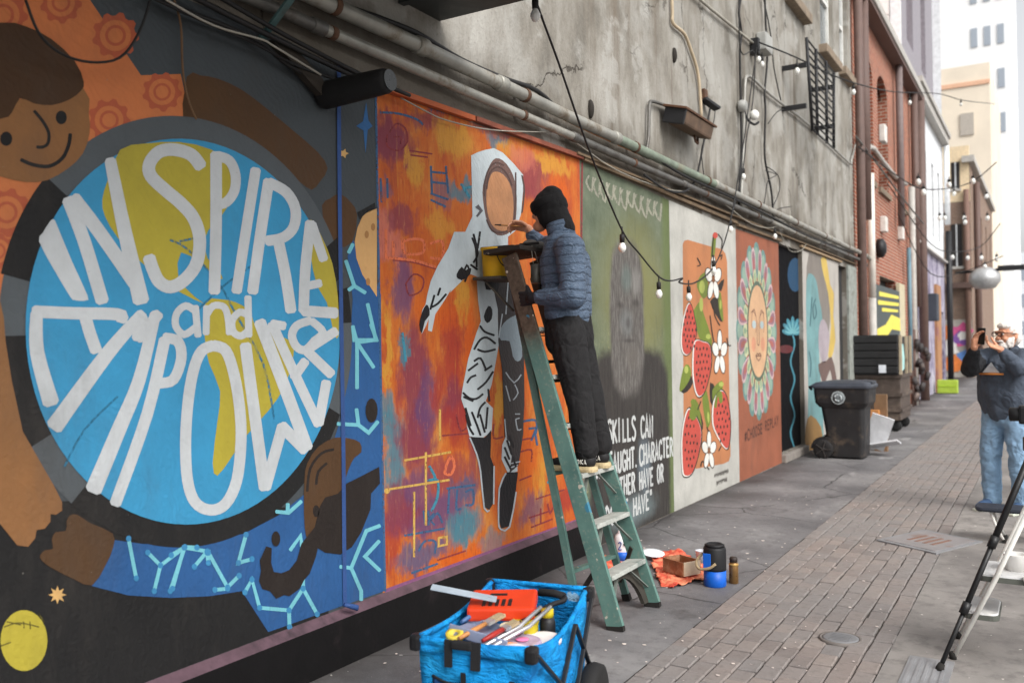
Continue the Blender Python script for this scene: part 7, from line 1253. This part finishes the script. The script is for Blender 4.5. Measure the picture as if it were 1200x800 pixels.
BRS = thing('paint_brush', 'thin paint brush held against the astronaut visor', 'brush', tuple(haR + Vector((-.1, 0, 0)))); b0 = haR + Vector((-.02, -.03, .012)); b1 = Vector((WX + .06, haR.y - .06, haR.z + .03))
MB().tube([b0, b0.lerp(b1, .6), b1], [.004, .0055, .004], 8).obj('handle', mat('brush_wood', (170, 120, 70), .5), BRS); MB().tube([b1, b1.lerp(Vector((WX + .012, b1.y - .01, b1.z + .005)), .9)], [.006, .003], 8).obj('bristles', mat('bristle', (40, 32, 30), .9), BRS)
# ---- man with phone
HOOD = mat('hoodie_slate', (68, 76, 88), .9, var=.16, scale=12, bscale=200, k=1.2, folds=.7); HOODK = mat('hoodie_dark', (32, 33, 36), .9, var=.2, bscale=200, folds=.7); JEAN = mat('light_denim', (118, 146, 172), .85, var=.28, scale=7, bscale=200, k=1.25, folds=.6); WHH = mat('white_hair', (206, 200, 194), .9, var=.2, scale=40, bump=1, bscale=110)
F = Vector((-.5, -.866, 0)); Lf = Vector((.866, -.5, 0)); o0 = Vector((-.36, 9.42, 0))
def mp_(f, l, z): return o0 + F * f + Lf * l + Vector((0, 0, z))
MN = thing('person', 'white-bearded man in slate hoodie and pale jeans filming with a phone', 'person', tuple(o0))
hd2 = onY(1181, 393, 9.38); FD = Vector((-.72, -.69, 0)).normalized(); SD = Vector((-FD.y, FD.x, 0))      # head turned a little further
pel2, wst2, chs2, nk2 = mp_(0, 0, .94), mp_(-.01, 0, 1.06), mp_(.01, 0, 1.3), mp_(.0, 0, 1.47)
shR2, shL2 = mp_(.02, -.2, 1.41), mp_(.02, .2, 1.41); elR2, elL2 = onY(1137, 432, 9.22), onY(1194, 432, 9.14); haR2, haL2 = onY(1142, 407, 9.06), onY(1172, 409, 9.02)
aR2, aL2 = mp_(.02, -.13, .09), mp_(.0, .15, .09); kR2, kL2 = mp_(.04, -.13, .5), mp_(.03, .14, .5); hR2, hL2 = mp_(0, -.095, .9), mp_(0, .095, .9)
bm_ = MB(); chain(bm_, [pel2, wst2, chs2, nk2], [.14, .14, .14, .06]); cap(bm_, nk2, hd2 + Vector((0, 0, -.06)), .058, .06)
HR = Matrix((FD, SD, Vector((0, 0, 1)))).transposed()
hp = lambda f, l, z: hd2 + FD * f + SD * l + Vector((0, 0, z))
bm_.ell(hp(-.01, 0, .01), (.1, .078, .115), HR); bm_.ell(hp(.03, 0, -.055), (.066, .06, .065), HR); cap(bm_, hp(.085, 0, .02), hp(.112, 0, -.022), .011, .016); bm_.ell(hp(.1, 0, -.03), (.016, .019, .012), HR); cap(bm_, hp(.086, -.05, .034), hp(.086, .05, .034), .012, .012)
for s_ in (-1, 1): bm_.ell(hp(-.015, s_ * .08, -.005), (.022, .01, .034), HR); bm_.ell(hp(.07, s_ * .042, -.03), (.026, .022, .022), HR)
for (s_, e_, h_) in ((shR2, elR2, haR2), (shL2, elL2, haL2)): chain(bm_, [s_, e_, h_], [.052, .042, .028])
for (h_, k_, a_) in ((hR2, kR2, aR2), (hL2, kL2, aL2)): chain(bm_, [h_, k_, a_], [.085, .056, .04]); cap(bm_, pel2, h_, .1, .085)
hand(bm_, haR2, Vector((.15, -.25, .9)), Vector((.35, -.3, .0)) , Vector((.8, .2, .2)), .55, .98); hand(bm_, haL2, Vector((-.75, -.2, .35)), Vector((-.2, -.3, .8)), Vector((-.2, .2, .9)), .8, .98)
blob('body', bm_, .005, SKIN, MN, 1)
jm = MB(); chain(jm, [wst2 + Vector((0, 0, -.12)), wst2, chs2, chs2.lerp(nk2, .6)], [.172, .178, .165, .1])
for s_ in (-1, 1): chain(jm, [wst2 + Lf * .075 * s_ + Vector((0, 0, -.1)), wst2 + Lf * .085 * s_ + F * .02, chs2 + Lf * .1 * s_, chs2.lerp(nk2, .55) + Lf * .09 * s_], [.15, .155, .14, .085])
jm.ell(wst2 + F * .06 + Vector((0, 0, .03)), (.16, .15, .15))
chain(jm, [chs2.lerp(shL2, .6) + Vector((0, 0, .04)), shL2, shL2.lerp(elL2, .5), elL2, elL2.lerp(haL2, .5), haL2.lerp(elL2, .18)], [.1, .088, .08, .074, .064, .048]); chain(jm, [chs2.lerp(shR2, .6) + Vector((0, 0, .04)), shR2, shR2.lerp(elR2, .45)], [.1, .088, .08])
cap(jm, nk2 + Vector((0, 0, -.04)), nk2 + Vector((0, 0, .015)), .095, .085); jm.ell(nk2 - F * .07 + Vector((0, 0, -.0)), (.08, .11, .07), Matrix((F, Lf, Vector((0, 0, 1)))).transposed())
hd_o = blob('hoodie', jm, .01, HOOD, MN, 4, .024, .1)
sl = MB(); chain(sl, [shR2.lerp(elR2, .4), elR2, elR2.lerp(haR2, .45), haR2.lerp(elR2, .2)], [.086, .08, .07, .05]); blob('dark_sleeve', sl, .01, HOODK, MN, 4, .025, .09)
tm = MB(); chain(tm, [pel2 + Vector((0, 0, -.01)), pel2 + Vector((0, 0, -.03)), pel2 + Vector((0, 0, -.06))], [.14, .14, .135])
for s_ in (-1, 1): cap(tm, pel2 + Lf * s_ * .07 + Vector((0, 0, -.01)), pel2 + Lf * s_ * .09 + Vector((0, 0, -.08)), .12, .116)
for (h_, k_, a_) in ((hR2, kR2, aR2), (hL2, kL2, aL2)): chain(tm, [h_, h_.lerp(k_, .5), k_, k_.lerp(a_, .5), a_ + Vector((0, 0, -.01))], [.118, .106, .09, .082, .082])
blob('jeans', tm, .01, JEAN, MN, 3, .035, .09)
for a_ in (aR2, aL2):
    c = Vector((a_.x, a_.y, 0)) + F * .06; sm_ = MB(); chain(sm_, [c - F * .08 + Vector((0, 0, .06)), c + Vector((0, 0, .06)), c + F * .1 + Vector((0, 0, .045)), c + F * .14 + Vector((0, 0, .04))], [.045, .048, .044, .034]); blob('shoe', sm_, .008, mat('shoe_blue', (52, 74, 104), .7), MN, 2)
    FM = Matrix((F, Lf, Vector((0, 0, 1)))).transposed(); so = MB(); so.box(c + F * .02 + Vector((0, 0, .012)), (.3, .1, .024), FM, .011); so.obj('sole', mat('sole_pale', (186, 190, 176), .8), MN)
hr = MB(); hr.ell(hp(-.03, 0, .035), (.1, .087, .1), HR); hr.ell(hp(-.06, 0, -.02), (.06, .082, .08), HR); hr.ell(hp(.02, 0, .085), (.075, .07, .04), HR); blob('hair', hr, .006, WHH, MN, 2, .012, .02)
br = MB(); br.ell(hp(.055, 0, -.095), (.056, .062, .05), HR)
for s_ in (-1, 1): br.ell(hp(.03, s_ * .06, -.065), (.04, .022, .05), HR); br.ell(hp(.098, s_ * .022, -.053), (.022, .026, .012), HR); cap(br, hp(.01, s_ * .075, -.02), hp(.02, s_ * .068, -.06), .012, .022)
blob('beard', br, .005, WHH, MN, 2, .01, .02)
MB().ell(hp(.108, 0, -.068), (.008, .022, .005), HR).obj('mouth', mat('lip', (150, 84, 74), .6), MN)
for s_ in (-1, 1):
    MB().ell(hp(.086, s_ * .034, .012), (.012, .014, .009), HR).obj('eye', mat('eye_white', (210, 206, 200), .3, bump=0), MN); MB().ell(hp(.097, s_ * .034, .012), (.004, .006, .006), HR).obj('iris', mat('iris_dark', (50, 44, 40), .2, bump=0), MN)
gm = mat('glasses_brown', (70, 44, 34), .35, bump=0); g_ = MB()
for s_ in (-1, 1): g_.tube([hp(.115, s_ * .036 + .027 * math.cos(2 * math.pi * k / 14), .014 + .02 * math.sin(2 * math.pi * k / 14)) for k in range(15)], .004, 6, False); g_.tube([hp(.112, s_ * .063, .022), hp(.05, s_ * .084, .02), hp(-.02, s_ * .088, .012)], .004, 6)
g_.tube([hp(.115, -.01, .02), hp(.115, .01, .02)], .004, 6); tag(g_.obj('glasses', gm, MN), kind=None)
def chestpt(px, py): return onY(px, py, 9.2)
# print on the chest: pale peak above an orange line, set on the cloth
cn = (F + Vector((-.1, 0, .15))).normalized()
def onchest(l, z): return mp_(.205 - abs(l) * .25 - max(0, z - 1.28) * .25, l, z)
MB().add([onchest(-.1, 1.275), onchest(.07, 1.275), onchest(.02, 1.33), onchest(-.015, 1.37), onchest(-.05, 1.33)], [(0, 1, 2, 3, 4)]).obj('chest_print', mat('print_white', (200, 202, 204), .8), MN); MB().tube([onchest(-.13, 1.262), onchest(-.02, 1.262), onchest(.1, 1.262)], .009, 6).obj('chest_line', mat('print_orange', (206, 130, 62), .8), MN)
ph_c = haR2 + Vector((.055, -.02, .1)); PH = thing('phone', 'black smartphone held up by the bearded man', 'phone', tuple(ph_c)); vdir = (CAM - ph_c); 
PM = Matrix((Lf, F, Vector((0, 0, 1)))).transposed() @ Matrix.Rotation(.1, 3, 'Y'); MB().box(ph_c, (.076, .009, .15), PM, .004).obj('case', mat('phone_black', (18, 18, 20), .3, bump=0), PH); MB().box(ph_c + PM @ Vector((.02, .0055, .05)), (.026, .003, .03), PM, .001).obj('camera_bump', mat('phone_lens', (40, 42, 46), .2, bump=0), PH)
